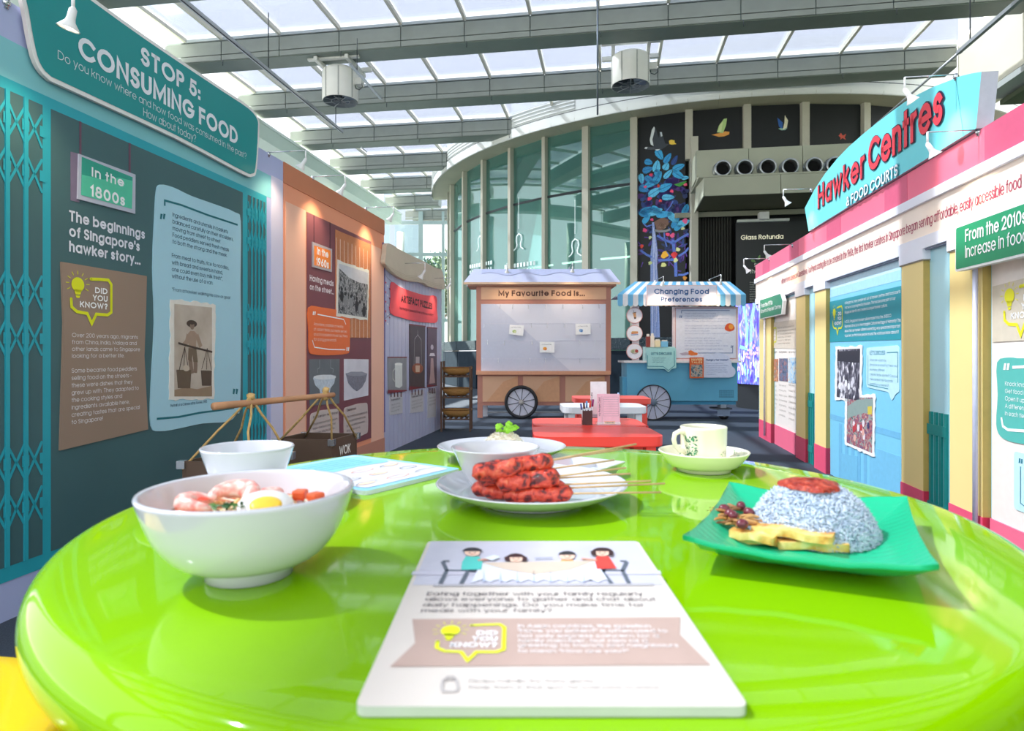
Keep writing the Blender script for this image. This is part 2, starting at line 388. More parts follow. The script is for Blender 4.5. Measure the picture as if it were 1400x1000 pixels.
def know_logo(f, box, off, tcol='#ffffff', ycol='#dfe21a', parent=None, uvbox=None):
    """The bulb-and-bubble DID YOU KNOW? mark inside a pixel box (x0, ytop, x1, ybottom)."""
    if uvbox: a0, b0, a1, b1 = uvbox
    else: (a0, b1), (_, b0), (a1, _) = f.uv(box[0], box[1], off), f.uv(box[0], box[3], off), f.uv(box[2], box[1], off)
    W, Hh = a1-a0, b1-b0; q = lambda x, y: (a0+x*W, b0+y*Hh); Y = M(ycol, .5, 0); mb = MB()
    mb.stroke([q(*p) for p in spline([(.5, .89), (.7, .91), (.9, .92), (.97, .84), (.97, .55), (.97, .28), (.88, .22), (.62, .22), (.52, .03), (.42, .22), (.2, .24), (.09, .32), (.08, .47)], 1, False)], W*.055, off, Y, cap=True)
    mb.flat([q(x, y) for x, y in circ(.22, .75, .135, 18, .14)], off, Y)
    mb.flat([q(*p) for p in ((.14, .66), (.3, .66), (.27, .56), (.17, .56))], off, Y)
    mb.flat([q(*p) for p in ((.17, .545), (.27, .545), (.25, .5), (.19, .5))], off, Y)
    for k in range(9):
        a = radians(-25+k*29); r0, r1 = .18, .25
        mb.stroke([q(.22+r0*cos(a), .76+r0*sin(a)), q(.22+r1*cos(a), .76+r1*sin(a))], W*.012, off, Y)
    text(mb, 'DID', *q(.88, .63), Hh*.115, tcol, off, .2, align='r', width=W*.29); text(mb, 'YOU', *q(.88, .48), Hh*.115, tcol, off, .2, align='r', width=W*.34)
    text(mb, 'KNOW?', *q(.88, .33), Hh*.115, tcol, off, .2, align='r', width=W*.62)
    return mb.build('know_mark', parent or f.root)
# ================================================================ THE SETTING
rnd = random.Random(7)
carpet = ramp_mat('dark_carpet', [(.3, '#3b424c'), (.5, '#454d58'), (.7, '#525a64')], 240, 4, .95, .25, spec=.1)
MB().box((0, 12, -.02), (34, 44, .04), carpet).build('floor', kind='structure')
MB().box((0, 210, -.06), (700, 900, .04), M('#a9aca8', .9, .1, .5)).build('ground', kind='structure')

BEIGE, GREY = M('#d9d6c4', .55, .03, 3), M('#8d938a', .42, .05, 5, spec=.5)
GREYL, LIP = M('#b9c0c0', .45, .03, 4), M('#6f7a70', .45, .05, 5)
SEAM = M('#2c3336', .7, 0)
roof_glass = glass_mat('milky_roof_glass', '#bfc5d0', .03, '#ffffff', .1, .12, '#dfe4f0')
ceil = empty('ceiling', (0, 0, 0), -TH, kind='structure')
BU = [1.34+2.25*i for i in range(-2, 11)]           # beam lines, measured along the walls
zb, zt = H+5.19, H+5.53
def vend(u):
    return {3: -2.3, 4: -4.47, 5: -5.52, 6: -5.95, 7: -6.1}.get(int(round((u-8.09)/2.25)), 6.18)
V0 = -7.6
for u in BU:
    b = MB(); ve = vend(u); L = ve-V0
    b.box(((V0+ve)/2, u+.215, (zb+zt)/2), (L, .41, zt-zb-.004), M('#6e7a78', .6))
    b.box(((V0+ve)/2, u+.215, zb-.012), (L, .42, .02), LIP)
    beam = b.build('beam', ceil)
    seams = [-2.4+1.1*i for i in range(-5, 9) if -2.4+1.1*i < ve-.05]; ed = [V0]+seams+[ve]
    for i in range(len(ed)-1):
        a, c = ed[i]+.008, ed[i+1]-.008
        if c-a < .05: continue
        MB().box(((a+c)/2, u-.008, zb+.10+.105), (c-a, .02, .225), GREY).build('fascia_panel', beam)
        MB().box(((a+c)/2, u-.004, zb+.035), (c-a, .028, .085), GREY).build('lower_panel', beam)
        MB().box(((a+c)/2, u+.16, zt+.03), (c-a, .36, .05), GREYL).build('gutter_strip', beam)
    for v in seams[1::2]:
        MB().tube([(v+.04, u-.03, zb-.02), (v+.04, u-.03, zb-.12)], .006, SEAM, 5).build('hanger', beam)
for k, u in enumerate(BU[:-1]):
    ve = vend(u); ve2 = vend(BU[k+1]); seams = [V0+.1]+[-2.4+1.1*i for i in range(-4, 9) if -2.4+1.1*i < ve-.05]
    for i, v in enumerate(seams):
        MB().box((v, u+.43+.91, zt+.045), (.05, 1.82, .07), BEIGE).build('rafter', ceil)
        v1 = seams[i+1] if i+1 < len(seams) else ve
        MB().box(((v+v1)/2, u+.43+.91, zt+.10), (v1-v-.03, 1.9, .012), roof_glass).build('glass_pane', ceil)
# longitudinal gutter on the left
g = MB(); g.box((V0-.22, 9, H+4.9), (.44, 27, .34), M('#c9dacb', .5, .03, 3)); g.box((V0+.01, 9, H+5.1), (.03, 27, .06), M('#dfe9df', .5)); g.build('gutter', ceil)
for u in (-2, 4.4, 10.8, 17.2, 23.3): MB().tube([(V0-.3, u, 0), (V0-.3, u, H+4.6)], .14, M('#c3cfc8', .5), 16).build('column', ceil)

BLK = M('#171b20', .5, .05, 5)
# ---- the round glass building
RC = Vector((6.3, 21.3)); RG, RS = 8.3, 8.9; ZS = H+5.09
def hit(px, R):
    a = (px-CX)/F; A = a*a+1; B = -2*(a*RC.x+RC.y); C = RC.length_squared-R*R
    t = (-B-sqrt(B*B-4*A*C))/(2*A); return Vector((a*t, t))
back = empty('wall_back', (RC.x, RC.y, 0), 0, kind='structure')
ang = [atan2(hit(p, RG).y-RC.y, hit(p, RG).x-RC.x) % (2*pi) for p in (621, 638, 664, 701, 747, 803, 868, 942, 1020, 1098, 1180, 1268)]
ang = [ang[0]-radians(13), ang[0]-radians(6.4)]+ang+[ang[-1]+radians(8.5), ang[-1]+radians(17)]
c2 = lambda a, r: Vector((r*cos(a), r*sin(a)))
fac_glass = glass_mat('teal_glass', '#b4d6d2', .14, '#e4f8f4', .01, .14, '#9cc4c0')
MULL = M('#b7b4a3', .45, .03); SOFF = M('#a8a58c', .6, .04, 2); WHITEP = M('#e6e9e2', .5, .02, 2)
for i in range(len(ang)-1):
    a, b = ang[i], ang[i+1]; p, q = c2(a, RG), c2(b, RG); d = (q-p); mid = (p+q)/2; rz = atan2(d.y, d.x); Rz = Matrix.Rotation(rz, 3, 'Z')
    if i <= 7:
        for (z0, z1) in ((1.27, 4.60), (4.66, ZS)):
            MB().box((mid.x, mid.y, (z0+z1)/2), (d.length-.06, .02, z1-z0), fac_glass, Rz).build('glass_pane', back)
        MB().box((mid.x, mid.y, 4.63), (d.length-.05, .05, .05), SEAM, Rz).build('transom', back)
    zb0 = 1.27 if i < 9 else 5.0
    MB().box((p.x*1.006, p.y*1.006, (ZS+zb0)/2), (.09 if i < 7 else .15, .16, ZS-zb0), MULL, Rz).build('mullion', back)
    if i >= 8:
        MB().box((mid.x, mid.y, (ZS+5.02)/2), (d.length-.14, .04, ZS-5.02), BLK, Rz).build('mural_panel', back)
    k = max(1, int(d.length/1.2)); 
    s0, s1 = c2(a, RS), c2(b, RS)
    for j in range(2):
        aa, bb = a+(b-a)*j/2+.0003, a+(b-a)*(j+1)/2-.0003
        f = MB(); ps = [c2(aa+(bb-aa)*t/3, RS) for t in range(4)]; pi_ = [c2(aa+(bb-aa)*t/3, RG-.1) for t in range(4)]
        sf = MB()
        for t in range(3): sf.hexa([(*pi_[t], ZS), (*ps[t], ZS), (*ps[t+1], ZS), (*pi_[t+1], ZS)], [(*pi_[t], ZS+.05), (*ps[t], ZS+.05), (*ps[t+1], ZS+.05), (*pi_[t+1], ZS+.05)], SOFF)
        sf.build('soffit_panel', back)
        for (h0, h1, r) in ((ZS-.03, ZS+.19, RS+.02), (ZS+.205, ZS+1.1, RS)):
            ff = MB()
            ff.sheet([[(*c2(aa+(bb-aa)*t/4, r), z) for t in range(5)] for z in (h0, h1)], WHITEP)
            ff.sheet([[(*c2(aa+(bb-aa)*t/4, r-.04), z) for t in range(5)] for z in (h1, h0)], WHITEP)
            ff.build('fascia_panel', back)
        if i < 7:
            rb = MB()
            for z in range(11): rb.sheet([[(*c2(aa+(bb-aa)*t/4, RS+.004+dr), ZS+.24+z*.08+dz) for t in range(5)] for dr, dz in ((0, 0), (.018, .02), (0, .04))], WHITEP)
            rb.build('cladding_rib', back, kind='stuff')
bc = MB(); bc.sheet([[(*c2(ang[0]+(ang[-1]-ang[0])*t/60, RS-.07), z) for t in range(61)] for z in (ZS+.02, ZS+1.1)], WHITEP); bc.build('fascia_backing', back)
sm = MB(); sm.tube([(*c2(ang[0]+(ang[-1]-ang[0])*t/60, RS+.012), ZS+.197) for t in range(61)], .012, SEAM, 5); sm.build('fascia_joint', back)
# granite plinth
GRAN = ramp_mat('speckled_granite', [(.35, '#20282b'), (.5, '#39444a'), (.62, '#4b5960'), (.7, '#aab4b8')], 90, 2, .9, spec=.03)
DGRAN = M('#27313a', .85, .12, 5, spec=.05)
def plinth(p, q):
    d = q-p; mid = (p+q)/2; Rz = Matrix.Rotation(atan2(d.y, d.x), 3, 'Z')
    MB().box((mid.x, mid.y, 1.14), (d.length-.02, .42, .26), GRAN, Rz).build('stone_cap', back, bevel=.008)
    MB().box((mid.x, mid.y, .5), (d.length-.02, .36, .99), DGRAN, Rz).build('stone_panel', back, bevel=.006)
for i in range(len(ang)-1):
    if i < 9: plinth(c2(ang[i], RG+.1), c2(ang[i+1], RG+.1))
# inside of the rotunda: curved inner wall, ring of lit strips, row of small stools, hanging figures in outline
INN = M('#b4d0cc', .8, .05, 1)
iw = MB(); iw.sheet([[(*c2(radians(150)+radians(110)*t/30, 5.2), z) for t in range(31)] for z in (0, 6)], INN); iw.build('inner_wall', back)
inf = MB(); inf.flat([tuple(c2(2*pi*t/48, RG-.1)) for t in range(48)], .9, M('#a8c0bb', .8)); inf.build('inner_floor', back)
inc = MB(); inc.flat([tuple(c2(2*pi*t/48, RG-.1)) for t in range(48)][::-1], 6.05, M('#9bb5ae', .8)); inc.build('inner_ceiling', back)
for t in range(7):
    a = radians(196+t*9.5); l = MB(); p, q = c2(a, 7.0), c2(a+radians(6.5), 7.0)
    d = q-p; l.box(((p.x+q.x)/2, (p.y+q.y)/2, 3.25+.0*t), (d.length, .06, .04), M('#fff1d8', .5, 0, emit=2.2), Matrix.Rotation(atan2(d.y, d.x), 3, 'Z'))
    l.build('light_strip', back)

# far glazed end
far = empty('wall_far', (0, 24.6, 0), 0, kind='structure')
FR = M('#9fb3b0', .5, .03)
for px, wd in ((478, .2), (575.5, .16), (606, .1)):
    p = P3(px, 300, 24.6); MB().box((p.x, 0, 3.2), (wd, .18, 6.4), FR).build('post', far)
for z in (4.75, 2.2, 5.98): MB().box((-5.3, -.02, z), (6.4, .12, .12), FR).build('rail', far)
clear = glass_mat('clear_glass', '#eef8f6', .03)
for a, b in ((478, 536), (536, 575.5), (575.5, 606)):
    x0, x1 = P3(a, 300, 24.6).x+.1, P3(b, 300, 24.6).x-.1
    for z0, z1 in ((.1, 2.12), (2.28, 4.68), (4.82, 5.9)): MB().box(((x0+x1)/2, .03, (z0+z1)/2), (x1-x0, .012, z1-z0), clear).build('glass_pane', far)

# right-hand building above and behind the hawker wall
wr = empty('wall_right', (0, 0, 0), -TH, kind='structure')
CREAM = M('#e9e4d0', .6, .03, 2); DK = M('#57604c', .6)
for k in range(6):
    MB().box((6.45, -3.0+k*2.6+1.3, H+5.45), (.5, 2.585, 2.1), CREAM).build('concrete_panel', wr)
MB().box((6.45, 4.2, H+4.32), (.56, 15.2, .1), M('#b8bdb9', .4, spec=.6)).build('metal_strip', wr)
MB().box((7.1, 4.2, H+4.2), (1.3, 15.2, .08), DK).build('lintel', wr)
wg = glass_mat('green_glass', '#9fc49a', .12, '#e8ffe8', .02, .2, '#8fb98a')
for k in range(7):
    MB().box((7.0, -3.3+k*2.2+1.1, 2.7), (.02, 2.12, 4.5), wg).build('glass_pane', wr)
    MB().box((7.0, -3.3+k*2.2, 2.7), (.09, .07, 4.7), M('#7f8f7c', .5)).build('mullion', wr)
MB().box((9.4, 4.2, 2.8), (.2, 15.2, 5.6), M('#8fae88', .8)).build('inner_wall', wr)

# ---- entrance canopy with air pipes, black sign wall and ribbed wall
ent = empty('entrance_canopy', (0, 0, 0), -TH, 'grey-green box canopy jutting over the dark doorway beside the rotunda', 'canopy')
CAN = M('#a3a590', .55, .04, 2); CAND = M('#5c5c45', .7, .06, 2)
def loc(p): # world -> wall-aligned frame
    return Vector((p.x*cos(TH)-p.y*sin(TH), p.x*sin(TH)+p.y*cos(TH), p.z))
def uvat(px, py, u):                               # pixel ray meets the plane at distance u along the walls
    a, b = (px-CX)/F, -(py-CY)/F; t = u/(a*sin(TH)+cos(TH)); return loc(Vector((a*t, t, H+b*t)))
U1, U2 = 12.75, 12.2
a, b, c = uvat(952, 206, U1), uvat(952, 243, U1), uvat(1250, 206, U1)
zA, zB = a.z, b.z
for k in range(4):
    x0 = a.x+k*(c.x-a.x)/4; x1 = a.x+(k+1)*(c.x-a.x)/4
    MB().box(((x0+x1)/2, U1+.5, (zA+zB)/2), (x1-x0-.012, 1.0, zA-zB), CAN).build('upper_panel', ent)
l0, l1 = uvat(963, 243, U2), uvat(963, 268, U2)
for k in range(4):
    x0 = l0.x+k*1.35; x1 = x0+1.34
    MB().box(((x0+x1)/2, U2+.02, (l0.z+l1.z)/2), (x1-x0, .04, l0.z-l1.z), CAN).build('lower_panel', ent)
e0 = uvat(951, 288, 13.6)
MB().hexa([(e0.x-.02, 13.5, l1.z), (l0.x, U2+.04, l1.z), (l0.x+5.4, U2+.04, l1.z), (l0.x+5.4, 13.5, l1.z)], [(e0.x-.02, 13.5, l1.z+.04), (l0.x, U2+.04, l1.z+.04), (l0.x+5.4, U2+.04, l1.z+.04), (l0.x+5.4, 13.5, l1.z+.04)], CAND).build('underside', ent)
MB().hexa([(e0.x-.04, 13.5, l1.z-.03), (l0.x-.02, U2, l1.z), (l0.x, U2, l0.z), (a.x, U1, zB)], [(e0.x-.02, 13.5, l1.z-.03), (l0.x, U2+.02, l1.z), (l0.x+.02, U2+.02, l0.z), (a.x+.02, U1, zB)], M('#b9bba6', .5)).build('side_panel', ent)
MB().box((l0.x+2.6, U2+.6, l0.z+.02), (5.4, 1.2, .03), CAN).build('ledge_top', ent)
MB().box((l0.x+2.4, 13.62, l1.z-.05), (5.6, .05, .1), M('#8a8b78', .5)).build('edge_strip', ent)
ALU = M('#a9adb0', .3, .05, 20, metal=.9)
pipes = []
for i, (px, py) in enumerate(((988, 231), (1018, 230), (1049.5, 229), (1080, 228.4), (1113, 227.4), (1141, 226.5), (1172, 225.5))):
    q = uvat(px, py, U1-.12); r = .155
    f = MB(); R = Matrix.Rotation(radians(90), 3, 'X')
    f.lathe([(r*1.12, -.12), (r*1.12, -.07), (r, -.06), (r, .0), (r*1.04, .012), (r*1.04, .04), (r*.97, .055), (r*.84, .06), (r*.8, .05), (r*.78, -.1)], ALU, q, 32, R=R)
    f.lathe([(0, -.09), (r*.8, -.09)], M('#0c0d0e', .9), q, 32, R=R)
    pipes.append(f.build('air_pipe', ent))
dark = empty('wall_entrance', (0, 0, 0), -TH, kind='structure')
RIBM = M('#34352f', .7, .1, 4); BLK = M('#15191b', .5, .05, 5)
x0 = uvat(944, 300, 13.8).x; x1 = uvat(1003, 300, 13.8).x
MB().box(((x0+x1)/2, 14.0, 2.6), (x1-x0+.3, .1, 5.2), M('#1d1e1b', .8)).build('rear_panel', dark)
for k in range(14):
    xx = x0+.1+k*(x1-x0-.15)/13; MB().box((xx, 13.92, 2.35), (.035, .08, 4.1), RIBM).build('rib', dark)
MB().box((x1+3.4, 14.0, 2.6), (7, .1, 5.2), BLK).build('rear_panel', dark)
MB().box((x0+.05, 13.75, 2.7), (.14, .5, 5.4), MULL).build('jamb', dark)

# ---- exterior: tower and tree seen through the far glazing
D = 600; tw = empty('apartment_tower', (P3(559, 483, D).x, D, 0), 0, 'tall white apartment tower with rows of blue balconies beyond the far glazing', 'building')
wx = lambda px: (px-559)/F*D
hT = H+(483-215)/F*D; TWM = M('#98a2ae', .8, .02)
MB().box((0, 8, hT/2), (wx(573)-wx(545), 16, hT), TWM).build('wall', tw)
MB().box((wx(534), 14, hT/2-4), (wx(546)-wx(523), 14, hT-8), TWM).build('wall', tw)
wm = MB().box((0, 0, 0), (wx(565.5)-wx(560), .5, 1.35), M('#3f62a8', .5)).mesh('window')
wn = MB().box((0, 0, 0), (1.4, .5, .9), M('#6f86ac', .5)).mesh('window')
for r in range(26):
    z = H+(483-478+r*8.2*.5)/F*D+12
    for cpx in (551.8, 559.6, 567.3):
        o = bpy.data.objects.new('window', wm); LK(o); o.parent = tw; o.location = (wx(cpx), -.2, z)
    for cpx in (526, 530.5, 540): 
        o = bpy.data.objects.new('window', wn); LK(o); o.parent = tw; o.location = (wx(cpx), 6.8, z)
def tree(px, py, D, R, n, label, seed, cols, z0=0):
    r = random.Random(seed); c = P3(px, py, D); t = empty('tree', (c.x, D, 0), 0, label, 'tree', 'trees outside the glazing')
    tr = MB(); tr.tube([(0, 0, z0), (.1, 0, c.z*.5), (0, .1, c.z-R*.3)], [.22, .16, .08], M('#7b7367', .9, .2, 4), 8)
    for k in range(6):
        a = k*1.05; tr.tube([(0, 0, c.z*.45+k*.1), (cos(a)*R*.4, sin(a)*R*.4, c.z-R*.1), (cos(a)*R*.7, sin(a)*R*.7, c.z+R*.3*sin(k))], [.09, .05, .02], M('#7b7367', .9, .2, 4), 5)
    tr.build('trunk', t)
    lf = MB(); mats = [M(h, .7, .1) for h in cols]
    for k in range(n):
        v = Vector((r.gauss(0, 1), r.gauss(0, 1), r.gauss(0, 1))).normalized()*R*r.uniform(.25, 1)**.5
        v.z *= .85; v += Vector((0, 0, c.z))+Vector((r.uniform(-.3, .3),)*3)*(1 if k % 3 else 2)
        d = Vector((r.uniform(-1, 1), r.uniform(-1, 1), r.uniform(-1, 1))).normalized()*.15; e = d.orthogonal().normalized()*.08
        lf.add([v-d, v+e, v+d, v-e], [(0, 1, 2, 3)], mats[k % len(mats)])
    lf.build('foliage', t, kind='stuff')
tree(601, 392, 46, 3.0, 2600, 'pale green leafy tree outside the far glazing right of the tower', 3, ('#4a625e', '#5c7570', '#3c5450'))
tree(622, 385, 38, 2.2, 1500, 'yellow-green tree seen through the leftmost edge of the curved glass', 5, ('#5a6c4c', '#66785a', '#4a5c44'))

# ---- lighting tracks and hanging rod
def along(name, px, py, hz, u0, u1, w, h, mat, **kw):
    p = P3(px, py, F*hz/(CY-py)); q = loc(p); t = empty(name, (q.x*cos(TH)+u0*sin(TH), -q.x*sin(TH)+u0*cos(TH), H+hz), -TH, **kw)
    return t, q
RAIL = M('#b4b9bb', .35, .03, metal=.5)
t, q = along('lighting_track', 468, 180, 4.3, 1.0, 0, 0, 0, RAIL, label='long steel lighting track hung under the roof above the teal sign', cat='track')
MB().box((0, (q.y-1)/2, 0), (.045, q.y-1, .05), RAIL).build('rail', t); MB().box((.012, (q.y-1)/2, -.028), (.012, q.y-1, .01), SEAM).build('slot', t)
for yy in (2, 5, 8, q.y-1.3): MB().tube([(0, yy, 0), (0, yy, .88)], .008, SEAM, 6).build('hanger', t)
MB().box((.0, 5.6, -.05), (.16, .16, .14), M('#e8e8e4', .5)).build('junction_box', t)
MB().tube([(0, q.y-.05, 0), (0, q.y+.25, -.01)], .012, RAIL, 6).build('end_rod', t)
t, q = along('lighting_track', 1310, 72, 4.2, .6, 0, 0, 0, RAIL, label='bright steel lighting track rising over the hawker sign at upper right', cat='track')
MB().box((0, (q.y-.6)/2, 0), (.05, q.y-.6, .05), RAIL).build('rail', t); MB().tube([(.01, q.y-.6, 0), (.01, q.y+2.3, 0)], .018, RAIL, 8).build('end_rod', t)
for yy in (1.5, q.y-.9): MB().tube([(0, yy, 0), (0, yy, 1.0)], .008, SEAM, 6).build('hanger', t)
t, q = along('lighting_track', 521, 135, 4.6, 9.6, 0, 0, 0, RAIL, label='short thin track beside the left roof fan', cat='track')
MB().box((0, (q.y-9.6)/2, 0), (.035, q.y-9.6, .035), RAIL).build('rail', t); MB().tube([(0, .3, 0), (0, .3, .55)], .007, SEAM, 6).build('hanger', t)
p = P3(817, 157, 9.6); MB().tube([(0, 0, 0), (0, 0, 6.15-p.z+.1)], .014, M('#566067', .4, metal=.6), 8).build('hanging_rod', None, 'thin dark steel rod hanging straight down left of the right roof fan', 'rod', loc=(p.x, p.y, p.z))

# ---- roof fans
def fan(px, ytop, ybot, D, r, label):
    z0 = H+(CY-ybot)/F*D; z1 = H+(CY-ytop)/F*D; x = (px-CX)/F*D
    t = empty('roof_fan', (x, D, z0), -TH, label, 'fan', 'cylinder fans under the glass roof'); h = z1-z0
    W = M('#e6e6dd', .45, .04, 3); s = MB()
    s.lathe([(r*.97, .0), (r, .015), (r, h*.86), (r*.96, h*.94), (r*.8, h), (r*.3, h*1.02), (0, h*1.02)], W, n=48)
    s.lathe([(r*.93, h*.8), (r*.93, .0), (r*.97, .0)], M('#6f787c', .5), n=48); s.build('housing', t)
    for k in range(8):
        a = k*pi/4+.3; MB().box((cos(a)*r*1.005, sin(a)*r*1.005, h*.46), (.012, .02, h*.9), M('#a9aba4', .5), Matrix.Rotation(a, 3, 'Z')).build('seam_strip', t)
    b = MB(); b.lathe([(0, .05), (r*.2, .05), (r*.2, .22), (0, .22)], M('#3c4347', .5), n=20); b.build('hub', t)
    for k in range(6):
        a = k*pi/3; g = [[((r*.18+rr*r*.7)*cos(a+tt*.5), (r*.18+rr*r*.7)*sin(a+tt*.5), .16-.1*tt) for tt in (0, .5, 1)] for rr in (0, .5, 1)]
        MB().sheet(g, M('#8b98a0', .4, metal=.3)).build('blade', t)
    gr = MB()
    for k in range(2): gr.lathe([(r*(.5+.46*k)-.004, .0), (r*(.5+.46*k)+.004, .0)], M('#9ea4a4', .4), n=40)
    for k in range(8): a = k*pi/4; gr.tube([(cos(a)*r*.1, sin(a)*r*.1, 0), (cos(a)*r*.96, sin(a)*r*.96, 0)], .004, M('#9ea4a4', .4), 5)
    gr.build('guard', t)
    m = MB()
    for sx in (-1, 1): m.box((sx*r*.9, 0, h+.05), (.06, 2.6*r, .07), M('#d4d5cc', .5)); m.box((sx*r*.9, 0, h-.06), (.03, .1, .2), M('#b5b8b0', .5))
    m.box((0, -r*.9, h+.1), (r*3.0, .07, .07), M('#d9dad2', .5)); m.box((0, r*.9, h+.1), (r*3.0, .07, .07), M('#d9dad2', .5)); m.build('mounting_frame', t)
    c = MB(); c.box((r*1.12, -.03, h*.55), (.16, .14, .12), M('#cfd0c8', .5)); c.tube([(r*1.15, -.08, h*.5)]+[(r*1.2+.07*cos(a), -.08, h*.4+.07*sin(a)) for a in (1.4, .6, -.4, -1.4, -2.4, -3.3)], .008, SEAM, 6); c.build('motor_box', t)
fan(465.5, 96, 139, 11.4, .315, 'white cylinder roof fan at left, in front of the beam above the teal sign')
fan(862, 76, 118, 11.2, .335, 'white cylinder roof fan at right, over the rotunda birds')
# ================================================================ MURALS AND SIGNS ON THE ROTUNDA SIDE
def pane_face(i, name, z, **kw):
    p, q = c2(ang[i], RG)+RC, c2(ang[i+1], RG)+RC; d = (q-p).normalized()
    O = Vector((p.x, p.y, z))+Vector((d.y, -d.x, 0))*.03
    return Face(name, O, (d.x, d.y, 0), (0, 0, 1), **kw)
# tree mural
mf = pane_face(7+2-1, 'tree_mural', 1.27, label='tall dark mural of a blue-leaved tree with a hornbill, left of the doorway', cat='mural')
W8 = (c2(ang[9], RG)-c2(ang[8], RG)).length
mf.rect('panel', .07, 0, W8-.07, ZS-1.3, -.02, .0, BLK)
rm = random.Random(11)
def leafp(cx, cy, l, w, a, n=5):
    o = []
    for k in range(2*n):
        t = k/n*pi; x = -cos(t)*l/2; y = sin(t)*w/2*(1-.35*x/l*2) if k else 0
        o.append((cx+x*cos(a)-y*sin(a), cy+x*sin(a)+y*cos(a)))
    return o
e1 = crop(860, 160, 7.69); e2 = crop(860, 280, 8.333)
U = lambda c, x, y: mf.uv(*c(x, y), .003)
s_ = abs(U(e1, 100, 0)[0]-U(e1, 0, 0)[0])/100
lm = MB()
blues = [M(h, .5, .25, 60) for h in ('#37a6d8', '#2c94cc', '#5cc0e6', '#2a86bf')]; dks = [M(h, .5, .2, 60) for h in ('#25407f', '#3a2a78', '#1f2f5c', '#4b2a70')]
for k in range(70):                                # dark undergrowth of the crown
    x, y = rm.uniform(110, 605), rm.uniform(640, 1000); a = rm.uniform(0, pi); lm.flat(leafp(*U(e1, x, y), s_*90, s_*50, a), .0015, dks[k % 4])
for k in range(60):
    x, y = rm.uniform(120, 665), rm.uniform(0, 640); lm.flat(leafp(*U(e2, x, y), s_*75, s_*26, rm.uniform(0, pi)), .0015, dks[k % 4])
lm.build('dark_leaves', mf.root, kind='stuff')
tb = MB(); trunk = M('#8fa3d6', .6, .5, 120, stretch=(3, .4, 1)); brn = M('#5a78c8', .6, .3, 80)
Q = lambda x, y, c=e2: mf.uv(*c(x, y), .002)
tb.flat([Q(262, 200), Q(285, 200), (Q(310, 400)), Q(330, 560), Q(320, 700), Q(335, 900), Q(356, 1680), Q(246, 1680), Q(243, 880), Q(245, 560), Q(265, 400)], .002, trunk)
for pts, wd in (([(320, 350), (400, 400), (500, 440), (590, 380), (680, 330)], 26), ([(130, 520), (200, 570), (260, 600)], 24), ([(330, 635), (420, 630), (520, 625)], 28), ([(500, 400), (510, 500), (530, 640), (535, 820)], 34), ([(560, 590), (640, 540), (680, 490)], 22), ([(560, 800), (620, 800), (680, 775)], 24), ([(400, 320), (405, 390), (430, 480)], 16), ([(160, 210), (200, 250), (260, 230)], 14), ([(420, 80), (470, 20), (500, -40)], 14), ([(430, 540), (470, 590), (440, 620)], 12)):
    tb.stroke([Q(*p) for p in pts], s_*wd*.9, .0025, brn)
for k in range(26):
    x = rm.uniform(265, 322); tb.stroke([Q(x, 260+k*36), Q(x+rm.uniform(-12, 12), 420+k*46)], s_*5, .003, M('#cdd6f4', .6))
for k in range(26):
    x, y = rm.uniform(130, 660), rm.uniform(300, 760); a = rm.uniform(0, 6.3); tb.stroke([Q(x, y), Q(x+60*cos(a), y+60*sin(a))], s_*9, .0018, M('#5d3a9c', .6))
tb.build('trunk', mf.root)
for (x, y, l, w_, a, d) in [(320, 395, 130, 70, -60, 0), (405, 435, 120, 60, 55, 0), (480, 455, 110, 50, 60, 1), (205, 475, 90, 62, -25, 0), (195, 555, 110, 70, 10, 0), (290, 520, 130, 80, 80, 0), (390, 520, 80, 70, 60, 0), (520, 530, 130, 70, 20, 0), (130, 650, 110, 60, -80, 0), (215, 660, 120, 60, -40, 0), (300, 640, 150, 75, 60, 0), (520, 610, 140, 70, -35, 0), (410, 600, 120, 55, 45, 0), (240, 700, 150, 62, 15, 0), (155, 755, 110, 80, -30, 0), (270, 790, 150, 80, 30, 0), (380, 740, 150, 80, 20, 0), (410, 845, 130, 62, -5, 0), (300, 600, 110, 60, -70, 0), (590, 640, 80, 40, 0, 0), (180, 980, 140, 60, 20, 0), (280, 985, 150, 60, -20, 0), (600, 960, 90, 60, 70, 0)]:
    c = U(e1, x, y); m = MB(); mt = blues[int(x) % 4] if not d else dks[0]
    m.flat(leafp(*c, s_*l, s_*w_, radians(a)), .004, mt); dx, dy = cos(radians(a))*s_*l*.45, sin(radians(a))*s_*l*.45
    m.stroke([(c[0]-dx, c[1]-dy), (c[0]+dx, c[1]+dy)], s_*5, .0045, M('#1c5f99', .5)); m.build('leaf', mf.root)
cl = MB()
for (x, y, l, w_, a) in [(210, 70, 150, 70, 20), (170, 110, 130, 60, -30), (300, 80, 170, 70, 15), (200, 160, 130, 60, 50), (400, 110, 190, 70, 0), (500, 150, 170, 70, -50), (530, 200, 150, 60, 60), (620, 210, 150, 70, 20), (640, 60, 120, 60, 70), (560, 260, 100, 50, 30), (320, 60, 150, 50, -40)]:
    cl.flat(leafp(*mf.uv(*e2(x, y), .004), s_*l*.92, s_*w_, radians(a)), .004, blues[int(x/10) % 4])
cl.build('leaf_cluster', mf.root)
fr = MB()
